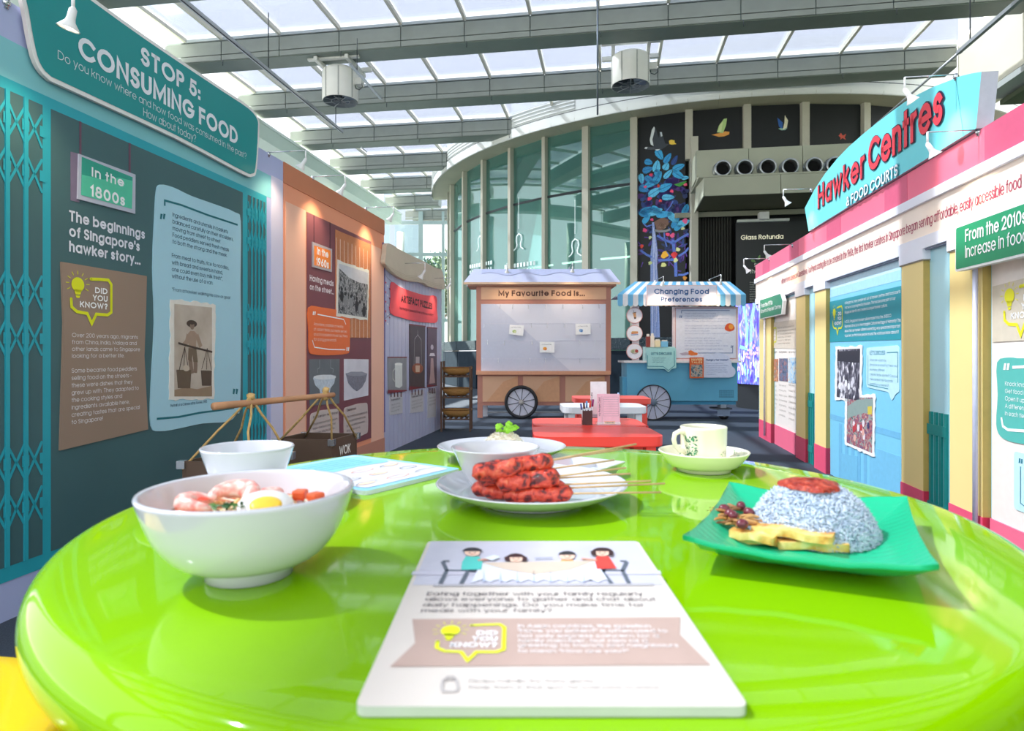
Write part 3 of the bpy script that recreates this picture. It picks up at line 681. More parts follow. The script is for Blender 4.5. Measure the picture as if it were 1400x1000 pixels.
for c, x, y, r, h in [(e1, 232, 610, 18, '#e0375f'), (e1, 170, 735, 16, '#e35a83'), (e1, 310, 725, 16, '#b33a2c'), (e1, 215, 860, 22, '#f04468'), (e1, 330, 880, 16, '#ef4a52'), (e1, 595, 710, 18, '#f0567a'), (e1, 450, 780, 18, '#ef4d77'), (e2, 178, 290, 22, '#e8467a'), (e2, 262, 170, 16, '#e0447a'), (e2, 440, 340, 20, '#f04a7c'), (e2, 495, 350, 24, '#f25b8b'), (e2, 145, 475, 18, '#e8452c'), (e2, 405, 570, 36, '#f3b32c'), (e2, 515, 575, 30, '#e8393c'), (e2, 555, 510, 22, '#d6dc98'), (e2, 392, 685, 26, '#dfe08f'), (e2, 240, 665, 20, '#c8d68f'), (e2, 530, 632, 22, '#dfe29a'), (e2, 240, 375, 16, '#c9d49a'), (e2, 612, 270, 18, '#d8dca0'), (e2, 635, 838, 20, '#d18a2e'), (e2, 365, 225, 70, '#7a5a4a'), (e2, 380, 240, 34, '#e4c0a4'), (e2, 640, 185, 26, '#f26a9c')]:
    u, v = mf.uv(*c(x, y), .005); fr.flat([(u+r*s_*cos(t)*(1+.25*sin(3*t+x)), v+r*s_*sin(t)*(1+.2*cos(2*t+y))) for t in [k*pi/6 for k in range(12)]], .005, h)
fr.flat([mf.uv(*e1(x, y), .005) for x, y in ((470, 710), (540, 690), (610, 672), (590, 700), (530, 735))], .005, '#3f9a3a')
fr.stroke([mf.uv(*e2(x, y), .005) for x, y in ((290, 290), (340, 305), (420, 300), (470, 280))], s_*22, .0055, '#8b8f93')
fr.build('blossom', mf.root)
def bird(f, parts, name='painted_bird', z=.014):
    m = MB()
    for k, (pts, h) in enumerate(parts): m.flat(pts, z+.0006*k, h)
    return m.build(name, f.root)
bp = lambda L, c=e1: [mf.uv(*c(x, y), .006) for x, y in L]
bird(mf, [(bp([(285, 130), (262, 100), (240, 130), (218, 240), (240, 300), (270, 345), (330, 350), (390, 310), (420, 285), (380, 280), (350, 180), (325, 150), (310, 220)]), '#3a4048'), (bp([(262, 100), (240, 135), (218, 240), (228, 290), (258, 305), (245, 240), (268, 150), (272, 115)]), '#dfe6e6'), (bp([(160, 330), (190, 312), (250, 320), (290, 340), (230, 345), (175, 340)]), '#4a5058'), (bp([(160, 332), (175, 315), (195, 318), (185, 338)]), '#dfe3e3'), (bp([(420, 250), (445, 238), (480, 248), (478, 268), (500, 285), (450, 292), (425, 285)]), '#ecc94a'), (bp([(325, 160), (345, 160), (352, 200), (335, 210)]), '#c9d2d6'), (bp([(270, 345), (330, 338), (300, 355)]), '#e0e4e4')], 'painted_hornbill', .006)
for i, lab, parts in ((9, 'dark mural panel with a yellow-orange bird in flight above the doorway canopy', [([(475, 230), (510, 222), (540, 213), (562, 215), (560, 228), (535, 238), (510, 240)], '#e8a04a'), ([(500, 218), (510, 185), (535, 152), (550, 150), (545, 185), (530, 222)], '#b9d68a'), ([(505, 215), (515, 180), (530, 165), (522, 216)], '#d8e6a8')]),
                      (10, 'dark mural panel with a blue and cream bird above the canopy', [([(800, 200), (815, 195), (830, 200), (845, 195), (835, 207), (815, 208)], '#8fb7a9'), ([(795, 145), (822, 170), (820, 200), (803, 190)], '#2f5da8'), ([(832, 133), (848, 160), (842, 195), (822, 205), (830, 170)], '#e2dfc0')]),
                      (11, 'dark mural panel with a small red butterfly behind the hawker sign', None)):
    f = pane_face(i, 'bird_mural', 5.02, label=lab, cat='mural', group='bird murals above the canopy')
    Wd = (c2(ang[i+1], RG)-c2(ang[i], RG)).length; f.rect('panel', .08, .02, Wd-.08, ZS-5.05, 0, .012, BLK)
    cc = crop(840, 120, 3.571)
    if parts: bird(f, [([f.uv(*cc(x, y), .014) for x, y in P], h) for P, h in parts])
    else:
        cc = crop(1000, 80, 3.125); f2 = MB(); f2.flat([f.uv(*cc(x, y), .014) for x, y in ((458, 330), (468, 318), (476, 330), (490, 322), (484, 338), (490, 348), (474, 340), (465, 348), (466, 338))], .014, '#c8503e'); f2.build('painted_butterfly', f.root)
# black sign
sf = Face('rotunda_sign', Vector((uvat(1006, 385, 13.5).x*cos(TH)+13.5*sin(TH), -uvat(1006, 385, 13.5).x*sin(TH)+13.5*cos(TH), 0)), (cos(TH), -sin(TH), 0), (0, 0, 1), label='tall black wall sign reading Glass Rotunda beside the doorway', cat='sign')
a0 = sf.uv(1006, 305, 0); a1 = sf.uv(1078, 305, 0)
sf.rect('board', 0, 0, a1[0]+1.4, a0[1], -.06, 0, M('#14191c', .35, .03, 4))
sf.rect('top_light', a0[0]+.02, a0[1]+.0, a1[0], a0[1]+.05, -.02, .08, M('#c7ccc4', .5))
q = sf.uv(1042, 298); sf.rect('lamp_box', q[0]-.09, q[1]-.06, q[0]+.09, q[1]+.08, .0, .2, M('#d8dad4', .5))
tline(sf, 'Glass Rotunda', (1013, 328), 1071, 6.2, M('#e8e4c8', .5, 0, emit=.3), .004, .13)
tline(sf, 'Story of', (1031, 365), 1060, 5, '#d8dcd0', .004, .12); tline(sf, 'the Forest', (1025, 374), 1062, 6, '#d8dcd0', .004, .12)
para(sf, ['a long ago walk', 'through the trees', 'and the animals', 'that once roamed', 'the whole island', 'painted as a forest', 'of moving light', 'open every day', 'ten to seven', 'last entry six'], 1025, 387, 416, 1042, '#b9beb4', .004, .12, .5)
g2 = MB()
for (x, y, r) in ((1030, 357, 4), (1038, 352, 3), (1048, 353, 3.5)): g2.flat(leafp(*sf.uv(x, y, .004), .1, .05, x), .004, '#5f8a4a')
g2.build('leaf_emblem', sf.root)
# glowing violet forest screen at the doorway
pr, pl = P3(1052, 483, 10.2), P3(1007, 483, 11.0)
d = (pr-pl); vf = Face('forest_screen', (pl.x, pl.y, 0), (d.x, d.y, 0), (0, 0, 1), label='glowing violet and blue forest picture screen between the blue cart and the pink wall', cat='screen')
vio = ramp_mat('violet_forest', [(.3, '#1b1a5e'), (.42, '#4a34c8'), (.5, '#3f6ae0'), (.58, '#8d63e6'), (.66, '#7fd0d8'), (.74, '#e9c8f4')], 5.5, 8, .3, emit=.9, dist=1.6, stretch=(2.2, .7, 1))
zT = H+(483-417)/F*10.9; L = d.length
vf.rect('screen', 0, .42, L, zT, 0, .02, vio); vf.rect('frame', -.02, .0, L+.1, .41, -.2, -.02, M('#22272b', .6)); vf.rect('backing', -.02, .4, L+.1, zT+.01, -.1, -.001, M('#191c22', .6))
sb = MB(); tg = M('#6fd3c4', .4, 0, emit=.8); pk = M('#c58af2', .4, .3, 40, emit=.9)
sb.stroke([(L*.25, zT), (L*.38, zT-.4), (L*.35, zT-.75), (L*.15, zT-.72)], .05, .022, tg); sb.stroke([(L*.6, zT), (L*.5, zT-.3), (L*.48, zT-.85)], .07, .022, M('#6f8ff2', .4, .2, emit=.9))
for k in range(26): a = rm.uniform(0, 6.3); r = rm.uniform(.02, .17); sb.flat(circ(L*.5+r*cos(a), .95+r*sin(a), .022, 7), .022, pk)
for k in range(40): x = rm.uniform(.02, L-.02); y = rm.uniform(.45, .8); sb.stroke([(x, y), (x+.01, y+rm.uniform(.06, .2))], .012, .0225, M(('#e7d6ff', '#8f7cf0', '#7fe0e6')[k % 3], .4, 0, emit=1))
sb.build('glowing_plants', vf.root)
MB().box((L/2, .14, -.35), (L+.3, .28, .5), GRAN).build('stone_base', vf.root)

# white outline figures and a dotted caption band printed on the curved glass
WPR = M('#e4f2ee', .5, 0)
for i_, px, py in ((4, 656, 333), (5, 709, 331), (6, 786, 339)):
    f = pane_face(i_+1 if i_ < 4 else i_, 'x', 0); r_ = f.root; D_ = .02
    u, v = f.uv(px, py, D_); k_ = .012; m = MB()
    m.stroke([(u+a*k_, v+b*k_) for a, b in ((-14, -16), (-8, -12), (-5, -6), (-7, 4), (-6, 12), (0, 17), (7, 13), (8, 4), (5, -5), (6, -11), (14, -16))], .03, D_, WPR)
    m.stroke([(u, v+.32), (u, v+1.1)], .012, D_, WPR)
    for q_ in range(10): m.flat(rectp(u-.5+q_*.11, v-.62, u-.43+q_*.11, v-.52), D_, WPR); m.flat(rectp(u-.5+q_*.11, v-.76, u-.45+q_*.11, v-.68), D_, WPR)
    o = m.build('printed_figure', back); o.matrix_local = Matrix.Identity(4)
    X3, Y3, Z3, O3 = f.ex, f.ey, f.ez, f.O-Vector((RC.x, RC.y, 0))
    o.matrix_local = Matrix(((X3.x, Y3.x, Z3.x, O3.x), (X3.y, Y3.y, Z3.y, O3.y), (X3.z, Y3.z, Z3.z, O3.z), (0, 0, 0, 1)))
    bpy.data.objects.remove(r_)
# ================================================================ DISPLAY WALLS
sT, cT = sin(TH), cos(TH)
LX, RX = -2.12, 1.71
# u along the wall; every display wall gets its own face whose origin sits at its near or far foot
def left_face(name, px0, **kw):
    Y = F*LX/(px0-835); return Face(name, (LX+.155*Y, Y, 0), (sT, cT, 0), (0, 0, 1), **kw)
# --- 1 teal wall
tf = left_face('teal_display_wall', -230, label='teal exhibition wall with folding-gate pattern and panels about the 1800s', cat='display wall')
X = lambda px, off=0: tf.uv(px, 483, off)[0]
xe = X(387)
tf.rect('board', 0, 0, xe, 2.18, -.06, 0, M('#aeb6dc', .55, .02, 3))
tf.rect('upper_band', 0, 1.905, X(370), 2.044, 0, .002, M('#7fc2cb', .5, .02, 3))
tf.rect('side_post', X(370), 0, X(386), 2.05, 0, .004, M('#d3cfe6', .5, .02, 3))
TEAL, DTL = M('#2ba3b3', .45, .03, 4), M('#44666a', .5, .04, 3)
tf.rect('gate_frame', 0, .138, X(364), 1.905, 0, .003, TEAL)
for (a, b, n) in ((X(-229), X(57), 9), (X(338), X(362), 5)):
    p = tf.rect('gate_opening', a, .19, b, 1.864, .003, .004, DTL)
    st = (b-a)/n
    for k in range(1, n): tf.rect('gate_bar', a+k*st-st*.11, .19, a+k*st+st*.11, 1.864, .004, .010, TEAL)
    mb = MB()
    for z in (1.764, 1.598, 1.165, .993, .55, .385):
        for k in range(n):
            x0 = a+k*st+st*.05; x1 = a+(k+1)*st-st*.05; h = .062
            mb.stroke([(x0, z-h), (x1, z+h)], .009, .0065, TEAL, th=.002); mb.stroke([(x0, z+h), (x1, z-h)], .009, .0065, TEAL, th=.002)
            for q in (x0, x1): mb.stroke([(q, z-.02), (q, z+.02)], .022, .0068, TEAL)
    mb.build('gate_lattice', tf.root, kind='stuff')
tf.rect('main_field', X(68.5), .19, X(331), 1.864, .003, .004, DTL)
w1 = crop(0, 0, 3.684); c2_ = crop(0, 250, 2.703)
for px in (108.5, 176): tf.rect('hanging_strap', X(px-1.3), tf.uv(px, 212 if px < 150 else 236, 0)[1], X(px+1.1), 1.864, .004, .006, M('#6b4a5c', .5))
bd = tf.poly('date_sign', [w1(357, 765), w1(357+0, 1010), w1(400, 1020), w1(400, 775)], .004, .006, M('#7d6f86', .5))
bd = tf.poly('date_sign', [w1(398, 775), w1(683, 880), (c2_(500, 115)), c2_(288, 60)], .004, .012, M('#b9bccb', .5))
tf.poly('sign_face', [w1(413, 790), w1(668, 893), c2_(488, 97), c2_(300, 45)], .012, .013, M('#2f9d88', .5), bd)
tf.poly('sign_wave', [w1(413, 880), w1(520, 905), w1(600, 895), w1(668, 912), c2_(488, 97), c2_(300, 45)], .013, .0135, M('#55c4a2', .5), bd)
tline(tf, 'In the', (125, 241), 170, 13, '#f4f6f8', .015, .2, parent=bd); tline(tf, '1800s', (123.5, 268), 171, 16, '#f4f6f8', .015, .2, parent=bd)
for t_, y, x1 in (('The beginnings', 302, 198), ('of Singapore\'s', 323, 191), ('hawker story...', 344, 192)): tline(tf, t_, (94.5, y), x1, 15, '#e4e6f0', .006, .19)
BRN = M('#97806f', .5, .03, 4)
nb = tf.poly('fact_panel', [c2_(228, 292), c2_(543, 345), c2_(540, 480), c2_(534, 640), c2_(548, 912), c2_(223, 990), c2_(231, 700), c2_(236, 520)], .004, .012, BRN)
know_logo(tf, (92, 369, 154, 443), .014, parent=nb)
c60 = crop(60, 340, 3.57)
para(tf, ['Over 200 years ago, migrants', 'from China, India, Malaya and', 'other lands came to Singapore', 'looking for a better life.'], 98.5, 461, 489.5, 191.5, '#f0eef0', .014, .09, .6, parent=nb)
para(tf, ['Some became food peddlers', 'selling food on the streets -', 'these were dishes that they', 'grew up with. They adapted to', 'the cooking styles and', 'ingredients available here,', 'creating tastes that are special', 'to Singapore!'], 98, 510, 580.5, 191, '#f0eef0', .014, .09, .6, parent=nb)
c19 = crop(190, 240, 2.778)
qp = tf.poly('quote_panel', [c19(*p) for p in ((80, 35), (130, 45), (200, 78), (290, 110), (365, 140), (387, 175), (386, 400), (388, 640), (384, 880), (372, 905), (340, 935), (240, 943), (150, 962), (80, 972), (45, 950), (46, 800), (58, 560), (52, 350), (60, 150), (66, 60))], .004, .008, M('#a9d3e2', .5, .02, 4), sp=3)
DT = '#1d6f7a'
mb = MB(); mb.stroke([tf.uv(*c19(*p), .009) for p in ((98, 115), (98, 95), (160, 112), (260, 150), (375, 188))], .010, .009, DT)
mb.stroke([tf.uv(*c19(*p), .009) for p in ((68, 925), (150, 918), (230, 902), (300, 893), (362, 884))], .010, .009, DT)
for bx, by in ((82, 165), (358, 830)):
    for k in (0, 11): mb.flat([tf.uv(*c19(*p), .009) for p in ((bx+k, by-20), (bx+k+8, by-18), (bx+k+4, by+2), (bx+k-2, by))], .009, DT)
mb.build('quote_rule', qp)
para(tf, ['Ingredients and utensils in baskets', 'balanced carefully on their shoulders,', 'moving from street to street.', 'Food peddlers served fresh meals', 'to both the strong and the meek.'], 236, 296, 333, 319, '#2f4a63', .0095, .1, .62, parent=qp)
para(tf, ['From meat to fruits, rice to noodles,', 'with bread and sweets in hand,', 'one could even buy milk fresh*,', 'without the use of a van.'], 235, 352, 380, 313, '#2f4a63', .0095, .1, .62, parent=qp)
tline(tf, '*From a hawker walking his cow or goat', (235, 398), 315, 5, '#2f4a63', .0095, .1, parent=qp)
tline(tf, 'Portrait of a Chinese satay hawker, 1900', (233, 557), 283, 4, '#2f4a63', .0095, .1, parent=qp)
def torn(P, n, amp, seed):
    r = random.Random(seed); o = []
    for i in range(len(P)):
        a, b = P[i], P[(i+1) % len(P)]
        for k in range(n): t = k/n; o.append((a[0]+(b[0]-a[0])*t+r.uniform(-amp, amp), a[1]+(b[1]-a[1])*t+r.uniform(-amp, amp)))
    return o
SEP = ramp_mat('sepia_print', [(.3, '#b3a392'), (.7, '#c9bbac')], 9, 5, .5)
fp = MB().prism(torn([tf.uv(*c19(*p), .012) for p in ((122, 468), (292, 490), (286, 848), (116, 856))], 14, .006, 4), .008, .011, M('#e6e0d6', .6)).build('torn_photo', tf.root)
I = lambda x, y: tf.uv(*c19(135+x*143, 488+y*14*(1-0)+y*338+x*14*(1-y)), .0125)
MB().flat([I(0, 0), I(1, 0), I(1, 1), I(0, 1)], .0115, SEP).build('print', fp)
man = MB(); DK1, MD, LT = '#4a3c33', '#8a7362', '#d8c8b8'
man.flat([I(x, y) for x, y in ((0, .93), (.3, .9), (.6, .92), (1, .88), (1, 1), (0, 1))], .0118, '#9a8168')
man.flat([I(x, y) for x, y in circ(.46, .2, .14, 16, .04)], .0122, DK1); man.flat([I(x, y) for x, y in circ(.47, .22, .06, 12, .045)], .0124, MD); man.flat([I(x, y) for x, y in circ(.46, .185, .07, 12, .025)], .0126, DK1)
man.flat([I(x, y) for x, y in ((.36, .31), (.42, .28), (.53, .28), (.6, .31), (.58, .38), (.57, .47), (.38, .47), (.37, .38))], .0122, '#a58c78')
man.stroke([I(.37, .32), I(.33, .4), I(.25, .44)], .028, .0123, '#a58c78'); man.stroke([I(.59, .32), I(.66, .4), I(.7, .45)], .028, .0123, '#a58c78')
man.flat([I(x, y) for x, y in ((.37, .47), (.58, .47), (.62, .62), (.5, .62), (.48, .54), (.45, .62), (.36, .6))], .0124, '#75634f')
man.stroke([I(.42, .6), I(.44, .68), (I(.46, .75))], .03, .0123, MD); man.stroke([I(.56, .6), I(.56, .68), I(.55, .74)], .03, .0123, MD)
man.stroke([I(.1, .42), I(.4, .45), I(1, .5)], .010, .0128, DK1)
for bx, by in ((.25, .78), (.85, .76)):
    man.flat([I(bx+x, by+y) for x, y in ((-.2, -.07), (.2, -.07), (.17, .13), (-.16, .13))] if bx < .5 else [I(bx+x, by+y) for x, y in ((-.15, -.05), (.14, -.05), (.13, .12), (-.12, .12))], .0124, ramp_mat('basket_print', [(.4, '#3b2f27'), (.6, '#8b755f')], 60, 3, .6, kind='wave') if bx < .5 else '#5b4a3d')
    for dx in (-.13, 0, .13): man.stroke([I(bx+.02, .46), I(bx+dx, by-.06)], .004, .0126, DK1)
man.flat([I(x, y) for x, y in circ(.31, .69, .09, 12, .035)], .0127, '#cbb9a4')
man.build('printed_hawker', fp)

# green header sign
hs = left_face('header_sign', -40, label='rounded dark teal header sign reading STOP 5: CONSUMING FOOD', cat='sign')
hs.root.location += hs.ez*.012; hs.O += hs.ez*.012
OP = [(24, -30), (33, 12), (40, 52), (49, 86), (66, 108), (95, 122.5), (240, 189.5), (330, 237), (345, 241.5), (351, 232), (354.5, 180), (353, 162), (340, 145), (300, 118), (200, 50), (112, -14), (60, -52), (36, -62)]
outer = spline([hs.uv(x, y, .016) for x, y in OP], 3)
MB().prism(outer, 0, .016, M('#e8e6e4', .45), M('#e0d6d0', .5)).build('board', hs.root)
A_ = sum(outer[i-1][0]*outer[i][1]-outer[i][0]*outer[i-1][1] for i in range(len(outer))); L_, R_ = ribbon(outer, .034, True)
MB().flat([tuple(v) for v in (L_ if A_ > 0 else R_)], .0175, M('#109092', .35, .02, 3)).build('sign_face', hs.root)
for t_, a, x1, h in (('STOP 5:', (192.5, 87), 274, 25), ('CONSUMING FOOD', (107, 77), 325, 31)): tline(hs, t_, a, x1, h, '#e6eaf2', .0195, .21)
tline(hs, 'Do you know where and how food was consumed in the past?', (79, 80), 337, 12, '#e0e8ee', .0195, .085)
tline(hs, 'How about today?', (196, 158), 268, 11, '#e0e8ee', .0195, .085)

# --- 2 orange wall
of = left_face('orange_display_wall', 387.5, label='orange and maroon exhibition wall about eating on the street in the 1960s', cat='display wall')
X = lambda px, off=0: of.uv(px, 483, off)[0]
xe = X(525)
of.rect('board', 0, 0, xe, 2.18, -.06, 0, M('#f2a07c', .55, .02, 3)); PEA = M('#f4bfa6', .5, .02, 3)
of.rect('top_band', 0, 2.045, xe, 2.18, 0, .006, M('#c97f5c', .5, .03, 3))
for a, b in ((390, 417), (507, 524.5)): of.rect('pilaster', X(a), .0, X(b), 1.93 if a < 400 else 1.9, 0, .004, PEA)
of.rect('base_board', 0, 0, xe, .15, .004, .007, M('#c98d78', .5, .03, 3))
of.rect('maroon_field', X(419), .19, X(507), 1.925, 0, .004, M('#7f4a52', .5, .05, 3))
for k, (a, b) in enumerate(((419, 428.5), (450, 457))): pass
for px in (428.5, 450.5): of.rect('hanging_strap', X(px-.4), 1.7, X(px+.4), 1.925, .004, .0055, M('#4a2632', .5))
WICK = ramp_mat('woven_bamboo', [(.3, '#a85a36'), (.5, '#cf8152'), (.7, '#dd9a6c')], 55, 4, .6, kind='wave', dist=1, bands='Y')
w4 = crop(400, 290, 6.25)
wb = of.poly('bamboo_blind', [w4(367, 150), w4(668, 275), (506.5, 462), (459, 462)], .004, .007, WICK)
for k in range(9):
    px = 460+k*5.3; of.rect('blind_cord', X(px-.22, .008), 1.07, X(px+.22, .008), 1.83, .007, .0085, M('#e8cdb8', .5), wb)
ds = of.poly('date_sign', [w4(172, 255), w4(338, 318), w4(336, 515), w4(172, 470)], .004, .012, M('#b3aab0', .5))
of.poly('sign_face', [w4(186, 285), w4(325, 330), w4(325, 490), w4(186, 455)], .012, .013, M('#f58a35', .5), ds)
tline(of, 'In the', (433.5, 348), 449, 10, '#fff', .0145, .2, parent=ds); tline(of, '1960s', (432.5, 362.5), 449.5, 11, '#fff', .0145, .2, parent=ds)
tline(of, 'Having meals', (423.5, 384), 456, 8.5, '#f2e8ec', .006, .18); tline(of, 'on the street...', (423.5, 396), 456.5, 8, '#f2e8ec', .006, .18)
BW = ramp_mat('crowd_photo_print', [(.38, '#1f2226'), (.46, '#6d7073'), (.52, '#b9b8b8'), (.6, '#3b3e42'), (.7, '#d9d6d6')], 26, 6, .5, dist=.6, stretch=(1.6, 1, 1))
tp = MB().prism(torn([of.uv(*w4(*p), .012) for p in ((388, 412), (655, 500), (645, 928), (375, 888))], 12, .006, 8), .008, .012, M('#e9e6dc', .6)).build('torn_photo', of.root)
MB().flat([of.uv(*w4(*p), .0125) for p in ((398, 440), (645, 520), (636, 905), (388, 865))], .0125, BW).build('print', tp)
MB().flat([of.uv(*w4(*p), .013) for p in ((398, 440), (645, 520), (643, 620), (560, 600), (480, 560), (440, 520), (397, 480))], .013, M('#cfcfd4', .5, .05)).build('printed_sky', tp)
pf = MB()
for k, (x, y) in enumerate(((500, 720), (548, 740), (575, 770), (610, 790), (450, 700), (420, 660))):
    for (cx, cy, rx, ry, h) in ((x, y, 9, 16, '#15181b'), (x, y+60, 16, 48, '#222529' if k % 2 else '#8a8b8d')): pf.flat([of.uv(*w4(cx+rx*cos(t*pi/5), cy+ry*sin(t*pi/5)), .0133) for t in range(10)], .0134+.0002*k, h)
pf.build('printed_people', tp)
cc4 = crop(340, 420, 4.167)
qo = of.poly('quote_panel', [(422, 421), (440, 420.5), (462, 424), (474, 426), (478, 432), (478.5, 455), (478, 478), (474, 484), (450, 486), (430, 485), (423, 480), (422.5, 455)], .004, .010, M('#f2763c', .5, .02), sp=3)
mb = MB(); mb.stroke([of.uv(*p, .011) for p in ((434, 430), (455, 434), (470, 437), (473, 444))], .008, .011, '#fff'); mb.stroke([of.uv(*p, .011) for p in ((427, 465), (430, 475), (450, 478), (472, 478.5))], .008, .011, '#fff')
for x, y in ((428, 429), (474, 478)):
    for k in (0, 2.2): mb.flat([of.uv(x+k+a, y+b, .011) for a, b in ((0, -3), (1.4, -3), (.8, 2), (-.4, 2))], .011, '#fff')
mb.build('quote_rule', qo)
para(of, ['Anywhere, roadside or nearby', 'of vacant fields, our meal is served', 'on a stool pulled in to eat, but there', 'for a long gone era bill'], 429, 445, 466, 475, '#ffe9dc', .0115, .11, .6, parent=qo)
for nm, P, col, lab in (('bowl_photo', [(423, 491.5), (464.5, 491), (464, 552), (424, 555)], '#6d7378', 'grey photo of a pale porcelain bowl'), ('bowl_photo', [(471, 491), (504, 491.5), (503.5, 541), (471, 548)], '#dcd9e2', 'pale photo of a dark wire-marked bowl')):
    ph = of.poly(nm, P, .004, .010, M(col, .5, .08, 6), label=lab)
    cx = (P[0][0]+P[1][0])/2; wq = (P[1][0]-P[0][0]); bm = MB(); k = len(bm.v)
    if wq > 38:
        B = [of.uv(x, y, .0115) for x, y in ((428, 517), (438, 513), (452, 512.5), (459, 514), (457, 524), (452, 531), (450, 540), (438, 542), (437, 533), (431, 527))]; bm.flat(B, .0115, M('#c9d3dd', .5, .15, 40)); bm.flat([of.uv(444+15.5*cos(t*pi/8), 516+3.4*sin(t*pi/8), .012) for t in range(16)], .012, '#e2e6ea')
        bm.stroke([of.uv(x, y, .012) for x, y in ((437, 492), (437, 503), (434, 505), (434, 510))], .006, .012, '#9aa1a6'); bm.stroke([of.uv(x, y, .012) for x, y in ((452, 492), (452, 503), (456, 505), (455, 510))], .006, .012, '#9aa1a6')
    else:
        B = [of.uv(x, y, .0115) for x, y in ((472.5, 511), (480, 508.5), (495, 508.5), (502, 511), (500, 521), (495, 530), (488, 535.5), (482, 531), (476, 524))]; bm.flat(B, .0115, M('#7f7f8c', .5, .2, 60)); bm.flat([of.uv(487.3+14*cos(t*pi/8), 511.5+3*sin(t*pi/8), .012) for t in range(16)], .012, '#9a9aa6')
    bm.build('printed_bowl', ph)
for P, ttl, x0, x1, y0 in (([(425, 566), (440, 561), (463, 559), (464, 600), (463, 622), (425, 622), (424, 590)], 'Porcelain tea bowl', 428, 462, 573), ([(471, 558), (490, 552), (502.5, 551), (503.5, 575), (503, 592), (490, 598), (471, 603), (470.5, 580)], 'Chicken bowl', 474, 487, 563)):
    cp = of.poly('caption_panel', P, .004, .010, M('#cdbcb6', .5, .02), r=.03); tline(of, ttl, (x0, y0), x1, 3.6, '#3b2a2e', .0115, .16, parent=cp)
    para(of, ['The porcelain bowl is patterned with', 'simple cobalt blooms and carried', 'by hawkers selling tea and bites', 'along the five foot way.'], x0, y0+9, y0+28, x0+(33 if x0 < 450 else 28), '#4a3a3c', .0115, .1, .5, parent=cp)
of.rect('side_post', -.10, 0, 0, 2.0, -.045, -.01, M('#4d4590', .5, .03)); of.rect('post_cap', -.10, 2.0, -.035, 2.09, -.045, -.012, M('#3d3780', .5))

# --- 3 artefact wall
af = left_face('artefact_display_wall', 526, label='grey corrugated exhibition wall with beige awning and red ARTEFACT PUZZLES banner', cat='display wall')
X = lambda px, off=0: af.uv(px, 483, off)[0]
xe = X(603); CORR = M('#b9bcd8', .45, .03, 4)
af.rect('board', 0, 0, xe, 1.93, -.05, 0, CORR); n = 17
for k in range(n): af.rect('corrugated_strip', xe*k/n+.006, .0, xe*(k+1)/n-.006, 1.72, 0, .008, CORR)
af.rect('side_post', -.06, 0.2, 0, 1.97, -.04, .004, M('#4d4590', .5))
w6 = crop(510, 330, 6.667)
aw = MB().prism(spline([af.uv(*w6(*p), .03) for p in ((120, 18), (260, 95), (440, 180), (540, 235), (612, 265), (630, 330), (640, 400), (630, 440), (560, 425), (500, 415), (440, 380), (340, 368), (250, 345), (170, 290), (110, 225), (90, 190), (100, 110))], 3), .008, .05, M('#d3c5b0', .7, .04, 6)).build('awning', af.root)
mb = MB()
for j in range(4): mb.stroke([af.uv(*w6(x, y+j*14), .052) for x, y in ((120, 215), (200, 265), (300, 310), (400, 322), (470, 355), (560, 385), (628, 395))], .006, .0515, '#bfae96')
mb.build('awning_fold', aw)
bn = MB().prism(spline([af.uv(*w6(*p), .03) for p in ((180, 372), (260, 420), (400, 470), (500, 495), (585, 505), (590, 620), (592, 735), (500, 742), (400, 732), (280, 700), (172, 655), (176, 520))], 3), .012, .02, M('#ee5560', .55, .05, 6)).build('banner', af.root)
tline(af, 'ARTEFACT PUZZLES', w6(256, 555), w6(540, 0)[0], 10.5, '#2a1a1e', .0215, .24, parent=bn)
tline(af, 'Find the jigsaw pieces and fit them to the museum artefact', w6(243, 622), w6(550, 0)[0], 4, '#5a1a22', .0215, .12, parent=bn)
bu = MB()
for k in range(14):
    x, y = 115+(k % 3)*18, 380+k*29; bu.flat([af.uv(*w6(x+a, y+b), .011) for a, b in ((-8, -14), (8, -6), (3, 14))], .0105, ('#c8394a', '#e8e4e8', '#8a3a5a')[k % 3])
bu.stroke([af.uv(*w6(*p), .011) for p in ((105, 290), (135, 340), (180, 375))], .004, .0105, '#4a4a56'); bu.stroke([af.uv(*w6(*p), .011) for p in ((105, 710), (140, 680), (178, 650))], .004, .0105, '#4a4a56'); bu.build('bunting', af.root)
c5_ = crop(370, 440, 5)
